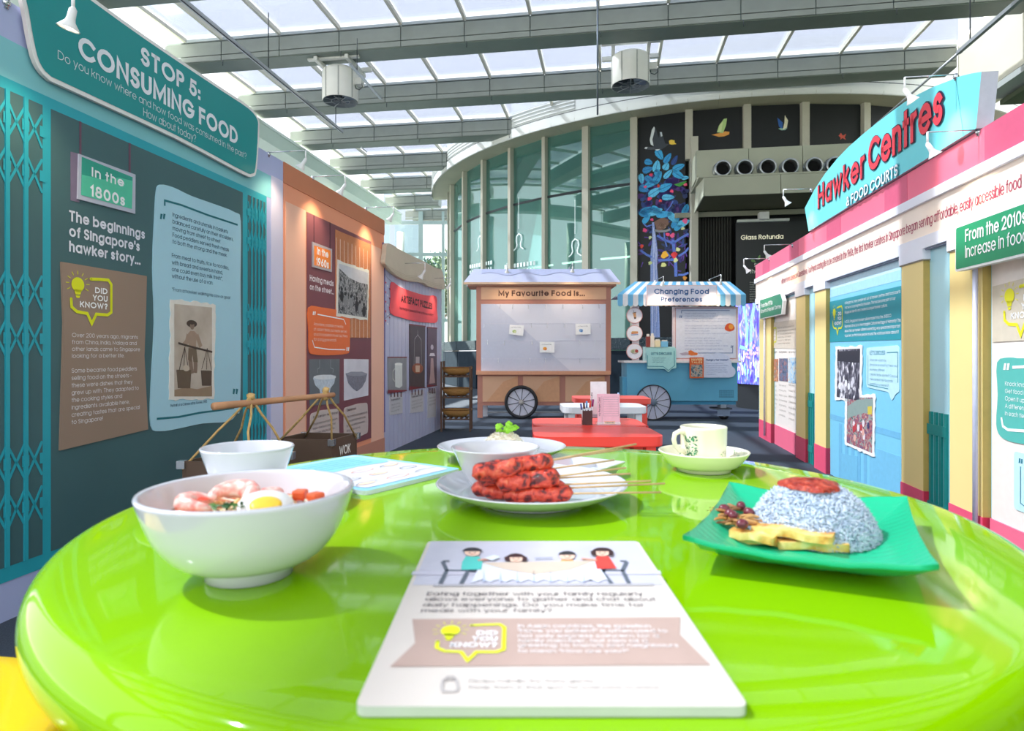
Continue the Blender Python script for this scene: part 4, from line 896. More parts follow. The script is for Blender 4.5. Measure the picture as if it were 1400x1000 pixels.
for nm, P, col, lab in (('artefact_photo', ((805, 240), (930, 240), (930, 475), (808, 492)), '#8d9096', 'grey photo of a white enamel container'), ('artefact_photo', ((953, 15), (1057, 30), (1053, 450), (953, 468)), '#4a4146', 'dark photo of a hanging brown lantern'), ('artefact_photo', ((1075, 35), (1137, 42), (1135, 438), (1075, 450)), '#5d4a5c', 'purple-brown photo of a small oil lamp')):
    fr_ = af.poly(nm, [c5_(*p) for p in P], .008, .02, M(col, .45, .12, 8), label=lab)
    (x0, y0), (x1, _), (_, y1), (_, y2) = P; cc = lambda x, y: af.uv(*c5_(x, y), .022); b = MB(); xm = (x0+x1)/2
    for ya, yb in ((y0, y0+8), (y1-8, y1)): b.flat([cc(x0-3, ya), cc(x1+3, ya+(P[1][1]-y0)*.9), cc(x1+3, yb+(P[1][1]-y0)*.9 if ya == y0 else yb), cc(x0-3, yb if ya == y0 else yb+(P[3][1]-y1))], .021, '#7d2a36')
    if x0 < 900: b.flat([cc(850, 292), cc(900, 285), cc(900, 440), cc(880, 455), cc(852, 445)], .0215, '#dfe4e2'); b.flat([cc(875+27*cos(t), 290+9*sin(t)) for t in [q*pi/7 for q in range(14)]], .022, '#f2f4f2'); b.stroke([cc(850, 320), cc(836, 340), cc(836, 390), cc(850, 410)], .012, .0215, '#c9cec9')
    elif x0 < 1000:
        b.stroke([cc(1006, 60), cc(1006, 90), cc(985, 120), cc(982, 240), cc(980, 300)], .006, .0215, '#cfc9c9'); b.stroke([cc(1006, 90), cc(1030, 125), cc(1032, 300)], .006, .0215, '#cfc9c9'); b.flat([cc(1005+38*cos(t), 320+36*sin(t)) for t in [q*pi/8 for q in range(16)]], .0215, '#9b5638'); b.flat([cc(990, 300), cc(1020, 300), cc(1018, 345), cc(992, 345)], .022, '#d9b9a0')
        b.flat([cc(992, 240), cc(1018, 240), cc(1018, 300), cc(992, 300)], .0213, '#b8aeb0')
    else:
        b.flat([cc(1085, 235), cc(1125, 235), cc(1118, 215), cc(1092, 215)], .0215, '#e8e2ea'); b.flat([cc(1104+10*cos(t), 175+18*sin(t)) for t in [q*pi/6 for q in range(12)]], .0215, '#cfc4d0'); b.flat([cc(1096, 250), cc(1112, 250), cc(1118, 350), cc(1125, 420), cc(1085, 425), cc(1092, 350)], .0215, '#c0a2a2')
    b.build('printed_artefact', fr_)
for P, t1, x0, x1, y0 in (([(533, 541), (550.5, 537), (550.5, 565), (533, 568)], 'Warm white tin', 535, 547, 549), ([(561.5, 538), (579, 533), (579, 563), (561.5, 565)], 'Street vendor\'s lamp', 563, 577.5, 544.5), ([(585, 536), (596, 531), (596, 570), (585, 572)], 'Oil lamp', 586.5, 595.5, 540)):
    cp = af.poly('caption_panel', P, .008, .016, M('#c3c2c8', .5)); tline(af, t1, (x0, y0), x1, 3, '#33303a', .0175, .16, parent=cp)
    para(af, ['Used by hawkers', 'to hold hot drinks', 'along the street'], x0, y0+6, y0+15, x1, '#55525c', .0175, .1, .5, parent=cp)
    for k in range(4): x = P[0][0]+2+k*(P[1][0]-P[0][0]-4)/3; af.rect('clip', X(x-.3, .02), af.uv(x, P[0][1]+2, .02)[1], X(x+.3, .02), af.uv(x, P[0][1]-5, .02)[1], .016, .022, M('#5a3038', .5), cp)

# --- 4 right-hand hawker wall
Yn, Yf = 1.25, F*RX/(1038-835)
rf = Face('hawker_centre_wall', (RX+.155*Yf, Yf, 0), (-sT, -cT, 0), (0, 0, 1), label='pink, cream and yellow exhibition wall about hawker centres along the right side', cat='display wall')
X = lambda px, off=0: rf.uv(px, 483, off)[0]
XE = (Yf-Yn)/cT
PINK, CRM, WHT, YEL = M('#f0708c', .5, .02, 3), M('#f7e6d6', .55, .02, 3), M('#e9ebf4', .5, .02, 3), M('#f5dd94', .5, .02, 3)
rf.rect('board', 0, 0, XE, 1.95, -.07, 0, M('#a9dcee', .55, .02, 3))
rf.rect('pink_band', 0, 1.79, XE, 1.95, 0, .04, PINK)
k = 0; x = .35
while x < XE: rf.rect('pink_stripe', x, 1.79, x+.30, 1.95, .04, .0415, M('#d65a7c', .5, .02)); x += 1.05
rf.rect('cornice', 0, 1.74, XE, 1.79, 0, .055, WHT); rf.rect('cream_band', 0, 1.563, XE, 1.74, 0, .036, CRM); rf.rect('white_band', 0, 1.498, XE, 1.563, 0, .045, WHT)
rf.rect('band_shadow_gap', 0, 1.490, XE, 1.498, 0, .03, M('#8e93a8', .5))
t_ = 'with new towns opened at Queenstown, Toa Payoh starting life to be created in the 1960s, the first hawker centres in Singapore began serving affordable, easily accessible food and meals'
vL = 1.615; mb = MB(); uA, uB = X(1068, .038), X(1396, .038)
i9 = t_.index('food and')+4; text(mb, t_[:i9], uA, vL, .055, '#b0405c', .0375, .1, width=uB-uA); mb.build('lettering', rf.root)
def pillar(x0, x1, xs, off=.035):
    u0, u1 = X(x0, off), X(x1, off); p = rf.rect('pillar', u0, .20, u1, 1.443, 0, off, YEL)
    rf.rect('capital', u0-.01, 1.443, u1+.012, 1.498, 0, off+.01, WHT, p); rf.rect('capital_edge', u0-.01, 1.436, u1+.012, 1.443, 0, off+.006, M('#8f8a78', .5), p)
    rf.rect('pillar_base', u0-.004, 0, u1+.004, .20, 0, off+.004, M('#ea5878', .5, .02), p)
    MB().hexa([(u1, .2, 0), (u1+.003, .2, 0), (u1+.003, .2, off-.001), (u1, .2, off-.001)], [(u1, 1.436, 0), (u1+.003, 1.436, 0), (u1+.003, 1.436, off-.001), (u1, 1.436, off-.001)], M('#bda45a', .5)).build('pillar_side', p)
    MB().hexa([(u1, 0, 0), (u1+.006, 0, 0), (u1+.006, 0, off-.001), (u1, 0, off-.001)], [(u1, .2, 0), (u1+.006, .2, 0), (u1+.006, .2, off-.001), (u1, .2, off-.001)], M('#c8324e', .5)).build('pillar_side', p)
for a in ((1038.2, 1054, 0), (1088.5, 1101, 0), (1114, 1129, 0), (1232.5, 1262, 0), (1298.5, 1343, 0)): pillar(*a)
pillar(1530, 1640, 0)
for px in (1046, 1335): # downpipes
    u = X(px, .05); p = MB(); p.tube([(u, .05, .055), (u, 1.40, .055)], .011, M('#c9cbe0', .3, spec=.7), 10); p.build('downpipe', rf.root)
for a, b in ((1103.5, 1113.5), (1270.5, 1298)):
    u0, u1 = X(a), X(b); rf.rect('cyan_gap', u0, 0, u1, 1.498, 0, .003, M('#b9e6ee', .5, .03, 2)); n = 4; GRN = M('#0f8c86', .45)
    top = .60 if a < 1200 else .63
    for k in range(n):
        uu = u0+(u1-u0)*(k+.75)/n; rf.rect('gate_bar', uu-.012*(1 if a > 1200 else 1.4), 0.0, uu+.012*(1 if a > 1200 else 1.4), top, .003, .014, GRN)
    for z in (top-.12, .1): rf.rect('gate_rail', u0, z, u1+.0, z+.055, .014, .018, GRN)
# cream posters
for x0, x1 in ((1060, 1088), (1356, 1500)):
    rf.rect('poster_field', X(x0, .004), .2, X(x1, .004), 1.47, 0, .004, M('#efe6dc', .5, .02)); rf.rect('skirting', X(x0, .004), 0, X(x1, .004), .2, .004, .012, PINK)
P5 = crop(1030, 430, 4.345)
fpn = rf.poly('fact_panel', [P5(97, 52), P5(258, 30), P5(256, 205), P5(97, 200)], .004, .007, M('#d8ccba', .5)); know_logo(rf, (1053.5, 447, 1061.5, 474), .009, parent=fpn)
para(rf, ['The first centres were built', 'so that peddlers could move', 'off the road and cook in', 'clean stalls with water', 'and light of their own', 'close to new homes'], 1063, 450, 471, 1088, '#8a8074', .0085, .12, .5, parent=fpn)
for k, (a, b, cols) in enumerate((((98, 265, 146, 400), 0, [(.3, '#e0b690'), (.5, '#b86a4c'), (.6, '#7f8f86'), (.75, '#e8e0d2')]), ((152, 262, 203, 400), 0, [(.3, '#2d3d57'), (.5, '#6f7f9a'), (.6, '#8a4a4a'), (.75, '#d9dce6')]), ((209, 258, 256, 412), 0, [(.3, '#4f8fc4'), (.5, '#b9d6e6'), (.6, '#d8d2c4'), (.75, '#4a6a92')]))):
    x0, y0, x1, y1 = a; rf.poly('small_photo', [P5(x0, y0), P5(x1, y0), P5(x1, y1), P5(x0, y1-6)], .004, .007, ramp_mat('photo_print', cols, 22, 5, .5))
    tline(rf, ('Early years', 'Moving indoors', 'Up to now')[k], P5(x0, 229), P5(x1-6, 0)[0], 2.6, '#55504a', .006, .16)
    para(rf, ['Stalls were set', 'in rows so that', 'people could sit', 'at shared tables', 'and pick dishes', 'from any stall', 'on the block'], P5(x0, 0)[0], P5(0, 424)[1], P5(0, 424+150+k*25)[1], P5(x1-3, 0)[0], '#9a948a', .006, .1, .4)
# blue poster
xA, xB = X(1134, .004), X(1232, .004)
rf.rect('blue_poster', xA, 0, xB, 1.49, 0, .004, M('#7fcbe8', .5, .02))
rf.rect('sky_stripe', xA, 1.37, xB, 1.43, .004, .0055, M('#a9dcf2', .5)); rf.rect('sky_stripe', xA, 1.43, xB, 1.49, .004, .0055, M('#c6e9f8', .5))
tb_ = rf.poly('teal_panel', [(1134, 413), (1232, 391), (1232, 464.5), (1134, 468)], .004, .007, M('#1f93a0', .5, .02)); know_logo(rf, (1137.5, 418, 1152, 459), .009, parent=tb_)
para(rf, ['In Singapore, many people eat out at hawker centres and food courts', 'that serve food inspired by hawkers. This has become part of our', 'Singapore identity and created a unique hawker culture.', '', 'In 2020, Singapore\'s hawker culture made it into the UNESCO', 'Representative List of the Intangible Cultural Heritage of Humanity! This', 'shows that our hawker culture is something very special and important', 'to protect, so that more people around the world can know about it!'], 1155, 416.5, 461, 1231.5, '#eef6f8', .0085, .13, .6, parent=tb_)
tk = rf.poly('dark_shade_print', [(1150, 620), (1172, 624), (1172, 668), (1150, 661)], .004, .006, M('#76bfe0', .5))
for k in range(5): x = 1148+k*8.5; rf.rect('printed_baluster', X(x), 0, X(x+4), .42, .004, .0055, M('#72b9dd', .5))
rf.rect('printed_rail', X(1134), .43, X(1232), .47, .004, .0055, M('#72b9dd', .5)); rf.rect('printed_rail', X(1190), .0, X(1232), .33, .004, .0052, M('#79c1e2', .5))
D1 = crop(1020, 360, 2.779)
for P, mat_, sd, nm in ((((340, 318), (441, 314), (436, 535), (337, 518)), ramp_mat('old_photo_print', [(.36, '#2a2c38'), (.48, '#4b4a58'), (.56, '#8a8792'), (.62, '#e8e6ea'), (.75, '#f2eff2')], 22, 6, .5, dist=.4, stretch=(1.4, .7, 1)), 21, 'torn_photo'), (((376, 500), (490, 500), (486, 735), (374, 690)), ramp_mat('market_photo_print', [(.3, '#3c3a44'), (.42, '#9fb0aa'), (.5, '#b85a5a'), (.58, '#5f5a80'), (.66, '#d89a82'), (.75, '#e4dfd8')], 24, 6, .5, dist=.5), 22, 'torn_photo')):
    o = MB().prism(torn([rf.uv(*D1(*p), .012) for p in P], 16, .008, sd), .007, .012, M('#f4f2ee', .6)).build(nm, rf.root)
    cx = sum(p[0] for p in P)/4; cy = sum(p[1] for p in P)/4; MB().flat([rf.uv(*D1(cx+(p[0]-cx)*.86, cy+(p[1]-cy)*.9), .0125) for p in P], .0125, mat_).build('print', o)
    dt = MB(); rr = random.Random(sd)
    if sd == 21: dt.flat([rf.uv(*D1(*p), .013) for p in ((347, 335), (432, 332), (432, 380), (346, 372))], .013, '#2d2e3a')
    else: dt.flat([rf.uv(*D1(*p), .013) for p in ((384, 545), (420, 520), (482, 515), (482, 560), (430, 575), (384, 590))], .013, '#8fa39c'); dt.flat([rf.uv(*D1(*p), .0133) for p in ((462, 545), (478, 543), (478, 575), (462, 575))], .0133, '#d9c44a')
    for k in range(12):
        x = cx-34+rr.uniform(0, 68); y = cy+rr.uniform(0, 60); c_ = rr.choice(['#ecebee', '#d8d6dc', '#8f8d98'] if sd == 21 else ['#e8dfe0', '#c2424a', '#e8b0a0', '#46466a']); dt.flat([rf.uv(*D1(x+5*cos(t*pi/4), y+14*sin(t*pi/4)), .0135) for t in range(8)], .0135+.0001*k, c_)
    dt.build('printed_crowd', o)
bb = rf.poly('speech_bubble', [D1(*p) for p in ((457, 322), (575, 312), (582, 325), (582, 490), (570, 495), (553, 525), (541, 490), (460, 472), (457, 460))], .004, .008, M('#bfe6f2', .5), r=.02)
tline(rf, "LET'S DISCUSS!", D1(470, 348), D1(528, 0)[0], 5.5, '#1f8a9c', .0095, .13, parent=bb)
para(rf, ['Which dish would you', 'introduce as a must try? Near you,', 'how many different', 'cultures can be spotted? Can you', 'name some of the food stalls', 'operating in a hawker\'s?'], D1(470, 0)[0], D1(0, 372)[1], D1(0, 462)[1], D1(574, 0)[0], '#5f8fa0', .0095, .1, .5, parent=bb)
mb = MB(); mb.stroke([rf.uv(*D1(*p), .0095) for p in ((535, 340), (576, 338), (576, 455))], .005, .0095, '#1f8a9c'); mb.stroke([rf.uv(*D1(*p), .0095) for p in ((463, 350), (463, 462), (540, 478))], .004, .0095, '#1f8a9c'); mb.build('bubble_rule', bb)
# near cream poster contents
f2 = rf.poly('fact_panel', [(1357, 392), (1470, 362), (1470, 462), (1357, 468)], .004, .008, M('#d9cdb6', .5)); know_logo(rf, (1369, 388, 1422, 462), .010, parent=f2, ycol='#f0ea20')
q3 = rf.poly('quote_panel', [(1363, 496), (1380, 489), (1400, 490), (1480, 480), (1484, 640), (1420, 612), (1385, 605), (1368, 597), (1362, 580), (1364, 540)], .004, .008, M('#58b8ac', .5, .02), sp=3)
mb = MB(); mb.stroke([rf.uv(*p, .0095) for p in ((1384, 502.5), (1395, 502), (1440, 499))], .012, .0095, '#fff'); mb.stroke([rf.uv(*p, .0095) for p in ((1369, 571), (1371, 583), (1378, 588), (1400, 589.5), (1450, 592))], .012, .0095, '#fff')
for k in (0, 4.5): mb.flat([rf.uv(1372+k+a, 501+b, .0095) for a, b in ((1, -4), (4, -4), (2.5, 5), (-.5, 5))], .0095, '#fff')
mb.build('quote_rule', q3)
para(rf, ['Knock knock. Who is there?', 'Get food in a tiffin box,', 'Open it up and find', 'A different dish', 'in each tier of it.'], 1374, 527.5, 568, 1450, '#eef8f6', .0095, .12, .6, parent=q3)
q4 = rf.rect('pale_panel', X(1387, .006), rf.uv(1387, 696, .006)[1], X(1480, .006), rf.uv(1387, 617, .006)[1], .004, .008, M('#c4eaf2', .5), r=.02)
mb = MB(); mb.stroke([rf.uv(*p, .0095) for p in ((1395, 638), (1395, 688), (1401, 693), (1450, 705))], .004, .0095, '#2f7f94'); mb.flat([rf.uv(1393+a, 630+b, .0095) for a, b in ((0, -3), (2, -3), (1.4, 3), (-.5, 3))], .0095, '#2f7f94'); mb.flat([rf.uv(1396+a, 631+b, .0095) for a, b in ((0, -3), (2, -3), (1.4, 3), (-.5, 3))], .0095, '#2f7f94'); mb.build('bubble_rule', q4)

# curved blue sign board over the wall
N8 = crop(1000, 80, 3.125)
hb = Face('hawker_sign', rf.O+rf.ez*.06+rf.ex*X(1105), (-sT, -cT, 0), (0, 0, 1), label='turquoise arched sign reading Hawker Centres & FOOD COURTS above the pink band', cat='sign')
OUT = [(330, 750), (313, 640), (355, 560), (400, 492), (450, 430), (500, 378), (560, 325), (620, 276), (680, 230), (740, 186), (800, 152), (860, 122), (920, 99), (980, 75), (1025, 64), (1068, 57), (1045, 318)]
pp = [hb.uv(*N8(*p), .0) for p in OUT]
vbot = 1.955; pp[0] = (pp[0][0], vbot); pp[-1] = (pp[-1][0], vbot)
MB().prism(pp, -.07, 0, M('#72dbe2', .45, .02, 3), M('#b9bcc4', .5)).build('board', hb.root)
s1 = [hb.uv(*N8(*p), .003) for p in ((355, 560), (365, 720))]
mb = MB(); mb.stroke([(pp[2][0], pp[2][1]-.01), (pp[2][0]+.01, vbot)], .003, .001, '#4fb6c0'); mb.stroke([hb.uv(*N8(960, 95), .001), hb.uv(*N8(992, 335), .001)], .003, .001, '#3f98a4'); mb.build('panel_joint', hb.root)
for m_, w_, of_ in (('#2b2440', .255, .006), ('#ee3c4c', .175, .009)):
    (uH, vH), (uS, _) = hb.uv(*N8(368, 648), .007), hb.uv(*N8(905, 300), .007); cap = hb.uv(*N8(368, 545), .007)[1]-vH
    mb = MB(); g = .0 if w_ > .2 else .006
    text(mb, 'Hawker', uH+g, vH+g, cap-2*g, m_, of_, w_, width=hb.uv(*N8(572, 540), .007)[0]-uH-2*g)
    uC = hb.uv(*N8(584, 500), .007)[0]; vC = hb.uv(*N8(590, 478), .007)[1]
    text(mb, 'Centres', uC+g, vC+g-.02, cap*1.12-2*g, m_, of_, w_, width=uS-uC-2*g)
    mb.build('lettering', hb.root)
    mb = MB(); (uF, vF), (uG, _) = hb.uv(*N8(490, 638), .007), hb.uv(*N8(713, 500), .007)
    text(mb, '& FOOD COURTS', uF+g*.6, vF+g*.6, .075-1.2*g, '#4f9aa8' if w_ > .2 else '#f8fbff', of_, w_*(.95 if w_ > .2 else 1), width=uG-uF-1.2*g); mb.build('lettering', hb.root)
# green arrow signs
ga = Face('green_arrow_sign', rf.O+rf.ez*.05, (-sT, -cT, 0), (0, 0, 1), label='small green arrow sign on the far end of the right wall', cat='sign')
A5 = crop(1030, 260, 5)
P = [ga.uv(*A5(*p), .02) for p in ((40, 752), (188, 703), (205, 755), (195, 850), (42, 885))]
MB().prism(P, -.01, .02, M('#f0f2f0', .5)).build('board', ga.root)
c0 = Vector((sum(p[0] for p in P)/5, sum(p[1] for p in P)/5)); MB().flat([tuple(c0+(Vector(p)-c0)*.93) for p in P], .021, M('#2f8a68', .45)).build('sign_face', ga.root)
tline(ga, 'From the 1970s', A5(52, 806), A5(130, 0)[0], 5.6, '#fff', .023, .17); tline(ga, 'Growth of Hawker Centres', A5(52, 843), A5(188, 0)[0], 5, '#fff', .023, .15)
gb = Face('green_direction_sign', rf.O+rf.ez*.07+rf.ex*X(1300), (-sT, -cT, 0), (0, 0, 1), label='large green sign reading From the 2010s on the near end of the right wall', cat='sign')
(u0, vb_), (_, vt_) = gb.uv(1306, 372, .03), gb.uv(1305, 311, .03); u1 = u0+1.15
o = MB().prism(rounded(rectp(u0, vb_, u1, vt_), .012), 0, .03, M('#eef0ee', .5)).build('board', gb.root)
MB().flat(rounded(rectp(u0+.008, vb_+.010, u1-.008, vt_-.008), .01), .031, M('#149463', .45, .02)).build('sign_face', gb.root)
(ua, va), (_, vc) = gb.uv(1319, 330, .032), gb.uv(1319, 318.5, .032); hh = (vt_-vb_)*.27; mb = MB(); uu = u0+.045
text(mb, 'From the 2010s', gb.uv(1320, 320, .032)[0], gb.uv(1320, 331, .032)[1], hh, '#fff', .033, .15, width=gb.uv(1403, 320, .032)[0]-gb.uv(1320, 320, .032)[0])
text(mb, 'Increase in food', gb.uv(1320, 320, .032)[0], gb.uv(1320, 353, .032)[1], hh, '#fff', .033, .11, width=(gb.uv(1400, 320, .032)[0]-gb.uv(1320, 320, .032)[0])*1.06)
text(mb, 'courts', gb.uv(1406, 320, .032)[0]+.06, gb.uv(1320, 353, .032)[1], hh, '#fff', .033, .11); mb.build('lettering', gb.root)
# ================================================================ CARTS
D1c = 9.15
def cart_face(name, cxpx, D, **kw): return Face(name, (P3(cxpx, 483, D).x, D, 0), (1, 0, 0), (0, 0, 1), **kw)
cf = cart_face('favourite_food_cart', 743.7, D1c, label='brown wooden-look pushcart board reading My Favourite Food is...', cat='cart')
k5 = crop(600, 340, 1/.26)
R5 = lambda nm, x0, y0, x1, y1, a, b, m, parent=None, **kw: cf.poly(nm, [k5(x0, y0), k5(x1, y0), k5(x1, y1), k5(x0, y1)], a, b, m, parent, **kw)
BR, PC, WG = M('#b87f6e', .55, .03, 3), M('#d8ab8a', .55, .03, 3), M('#d4d6e4', .4, .02, 3)
bodyc = R5('body', 197, 180, 905, 652, -.35, 0, BR)
R5('lower_body', 203, 652, 900, 825, -.35, 0, BR)
sb_ = R5('name_board', 222, 203, 880, 268, 0, .012, PC); tline(cf, 'My Favourite Food is...', k5(313, 250), k5(768, 0)[0], 7.8, '#5f3a2e', .014, .22, parent=sb_)
bp_ = R5('peg_board', 222, 292, 878, 652, 0, .008, WG)
cf.poly('peg_board_shading', [k5(*p) for p in ((222, 292), (300, 292), (700, 652), (222, 652))], .008, .009, M('#c4c8da', .4, .02), bp_)  # diagonal shadow on the board, painted as a darker polygon
R5('counter', 196, 645, 904, 664, -.35, .09, M('#d79a78', .5))
for a, b in ((230, 415), (443, 635), (665, 872)):
    pn = R5('side_panel', a, 672, b, 806, 0, .012, PC); cf.poly('panel_shading', [k5(a+20, 806), k5(a+110, 700), k5(b, 672), k5(b, 806)], .012, .0128, M('#d49f78', .55), pn)  # diagonal shading of each panel put into its colour
R5('leg', 203, 825, 230, 891, -.05, 0, BR); R5('leg', 872, 825, 900, 891, -.05, 0, BR); R5('leg', 232, 825, 256, 888, -.35, -.28, M('#c9ccd4', .5)); R5('leg', 850, 825, 872, 888, -.35, -.28, M('#c9ccd4', .5))
R5('tie_rail', 256, 858, 850, 866, -.34, -.3, M('#b9bcc4', .4))
rfp = [cf.uv(*k5(*p), o_) for p, o_ in (((185, 108), -.05), ((900, 103), -.05), ((955, 178), .13), ((130, 186), .13))]
yb, yt = rfp[2][1], rfp[0][1]; RF = M('#b9bdd6', .5, .03, 2)
rm_ = MB(); rm_.hexa([(rfp[3][0], yb, .14), (rfp[2][0], yb, .14), (rfp[1][0], yt, -.05), (rfp[0][0], yt, -.05)], [(rfp[3][0], yb-.02, .11), (rfp[2][0], yb-.02, .11), (rfp[1][0], yt-.03, -.07), (rfp[0][0], yt-.03, -.07)], RF)
rm_.hexa([(rfp[3][0], yb, -.5), (rfp[2][0], yb, -.5), (rfp[1][0], yt, -.1), (rfp[0][0], yt, -.1)], [(rfp[3][0], yb+.02, -.5), (rfp[2][0], yb+.02, -.5), (rfp[1][0], yt+.0, -.05), (rfp[0][0], yt+.0, -.05)], RF)
roofp = rm_.build('roof', cf.root)
MB().box(((rfp[3][0]+rfp[2][0])/2, yb-.012, .13), (rfp[2][0]-rfp[3][0], .03, .03), M('#e8c4a4', .5)).build('roof_edge', roofp)
MB().box(((rfp[3][0]+rfp[2][0])/2, yb-.03, -.2), (rfp[2][0]-rfp[3][0]-.1, .03, .55), M('#b98a72', .6)).build('roof_underside', roofp)
wv = MB(); z_ = lambda t: .14-.19*t
pts = [(rfp[3][0]+.25+(rfp[2][0]-rfp[3][0]-.5)*t/24, .62+.12*sin(t*.9)) for t in range(25)]
wv.add([(x, yb+(yt-yb)*t+.003, z_(t)+.004) for x, t in pts]+[(x, yb+(yt-yb)*.97+.003, z_(.97)+.004) for x, t in pts], [(i, i+1, 26+i, 25+i) for i in range(24)], M('#aab0cc', .5)); wv.build('roof_wave_print', roofp)
def wheel(f, px, py, r_px, rim_px, m_rim, n, disc=None, off=.05, hub='#b9b4b0'):
    (u, v), (ur, _) = f.uv(px, py, off), f.uv(px+r_px, py, off); R = ur-u; wdt = R*rim_px/r_px
    m = MB(); Rx = Matrix.Rotation(0, 3, 'X')
    m.lathe([(R-wdt, -.02), (R-wdt*.3, -.028), (R, -.012), (R, .012), (R-wdt*.3, .028), (R-wdt, .02), (R-wdt, -.02)], m_rim, (u, v, off), 48)
    w_ = m.build('wheel', f.root)
    if disc: MB().prism(circ(u, v, R-wdt*.9, 40), off-.02, off-.012, disc).build('disc', w_)
    for k in range(n):
        a = 2*pi*k/n+.2; MB().tube([(u+.03*cos(a), v+.03*sin(a), off), (u+(R-wdt)*cos(a), v+(R-wdt)*sin(a), off)], .0045 if rim_px > 3 else .004, M('#33353a', .4), 5).build('spoke', w_)
    h = MB(); h.lathe([(0, .03), (.02, .03), (.035 if rim_px > 3 else .05, .016), (.035 if rim_px > 3 else .05, -.01)], M(hub, .4), (u, v, off), 20); h.build('hub', w_)
    return w_
wheel(cf, 600+433*.26, 340+808*.26, 88*.26, 4.3, M('#26272b', .5), 10, M('#d9dae8', .5))
HOOK = M('#e4e7ee', .25, 0, metal=.6)
for row, xs in ((296, (322, 388, 470, 560, 652, 754, 840)), (395, (238, 486, 568, 658, 845)), (485, (256, 345, 490, 738, 820)), (580, (230, 312, 478, 560, 740, 850))):
    for x in xs:
        u, v = cf.uv(*k5(x, row), .01); MB().tube([(u, v, .008), (u, v, .045), (u, v-.02, .055), (u, v-.055, .052), (u, v-.06, .062)], .0035, HOOK, 5).build('hook', cf.root)
for y in (395, 485, 580): R5('peg_rail', 232, y-2, 872, y+2, .008, .011, M('#c9cbdb', .35), bp_)
for P, col, lab in ((((372, 400), (448, 405), (443, 460), (369, 450)), '#b9cf8a', 'white card with a green food drawing, tilted, upper left on the cart board'), (((530, 490), (608, 492), (607, 548), (530, 547)), '#f2a93a', 'white card with an orange fish-shaped drawing, lowest on the cart board'), (((718, 396), (797, 395), (799, 451), (720, 453)), '#8fb4dc', 'white card with a blue drawing, upper right on the cart board')):
    cd = Face('drawing_card', cf.O+Vector((0, -.045, 0)), (1, 0, 0), (0, 0, 1), label=lab, cat='card', group='cards hooked on the cart board')
    q = [cd.uv(*k5(*p), .0) for p in P]; c = sum((Vector(p) for p in q), Vector((0, 0)))/4
    for ob in (cd,): ob.root.location.x += c.x; ob.root.location.z += c.y
    q = [(x-c.x, y-c.y) for x, y in q]; MB().prism(q, -.002, .002, M('#f6f6f6', .5)).build('paper', cd.root)
    m = MB(); m.flat([(x-.03, y-.02) for x, y in circ(0, 0, .03, 10, .024)], .003, col); m.flat([(x-.02, y-.03) for x, y in circ(0, 0, .016, 8)], .0033, '#dfe6b0' if col[1] == 'b' else '#e8763a' if col[1] == 'f' else '#5f8fc8')
    text(m, 'My Favourite Dish', -.075, .035, .012, '#5a6068', .003, .12, width=.14); m.build('drawing', cd.root)

# blue cart
gf = cart_face('food_preferences_cart', 934, 9.0, label='blue pushcart board reading Changing Food Preferences with striped awning', cat='cart')
k6 = crop(820, 360, 1/.24)
R6 = lambda nm, x0, y0, x1, y1, a, b, m, parent=None, **kw: gf.poly(nm, [k6(x0, y0), k6(x1, y0), k6(x1, y1), k6(x0, y1)], a, b, m, parent, **kw)
BL, BLD = M('#62aed0', .5, .03, 3), M('#3a86ac', .5, .03)
R6('body', 155, 568, 785, 786, -.45, 0, BL); R6('bottom_rail', 160, 789, 775, 806, -.43, -.01, BLD); R6('rear_box', 130, 650, 156, 772, -.3, -.04, M('#5aa8c8', .5))
R6('counter', 138, 556, 805, 568, -.47, .05, M('#e6e2e4', .4))
st = R6('side_post', 185, 246, 224, 556, -.02, .0, M('#d8d4dc', .5))
pn = R6('story_panel', 418, 248, 790, 557, -.05, .01, M('#e9d8dc', .5)); R6('panel_border', 430, 254, 779, 545, .01, .014, M('#c98f8c', .5), pn); R6('panel_face', 433, 258, 776, 541, .014, .016, M('#dfe2f2', .5), pn)
cl_ = '#8f9bc4'
para(gf, ['Being a multi-cultural and thriving', 'tropical food centre was an island', 'of the Singapore food scene - of varied food,', 'Malay, Chinese, Indian and food came by sea'], k6(484, 0)[0], k6(0, 290)[1], k6(0, 334)[1], k6(735, 0)[0], cl_, .0175, .1, .5, parent=pn)
para(gf, ['What people eat and how they choose', 'has changed, from plain rice at home,', 'dining stalls at roadsides', 'to food courts with many flavours offered'], k6(484, 0)[0], k6(0, 360)[1], k6(0, 404)[1], k6(735, 0)[0], cl_, .0175, .1, .5, parent=pn)
para(gf, ['What people eat growing up', 'shapes how they think about taste,', 'in the heart there is always a dish', 'with spice, shared with people at a table,'], k6(484, 0)[0], k6(0, 430)[1], k6(0, 474)[1], k6(732, 0)[0], cl_, .0175, .1, .5, parent=pn)
tline(gf, 'changing as tastes change with them', k6(484, 494), k6(700, 0)[0], 2.2, cl_, .0175, .1, parent=pn)
m = MB(); m.stroke([gf.uv(*k6(*p), .0175) for p in ((465, 285), (466, 270), (740, 270))], .010, .0175, '#6f86b4'); m.stroke([gf.uv(*k6(*p), .0175) for p in ((757, 470), (757, 512), (560, 512))], .010, .0175, '#6f86b4')
for x, y in ((456, 305), (748, 476)):
    for k in (0, 8): m.flat([gf.uv(*k6(x+k+a, y+b), .0175) for a, b in ((0, -7), (5, -7), (3, 7), (-2, 7))], .0175, '#6f86b4')
m.build('quote_rule', pn)
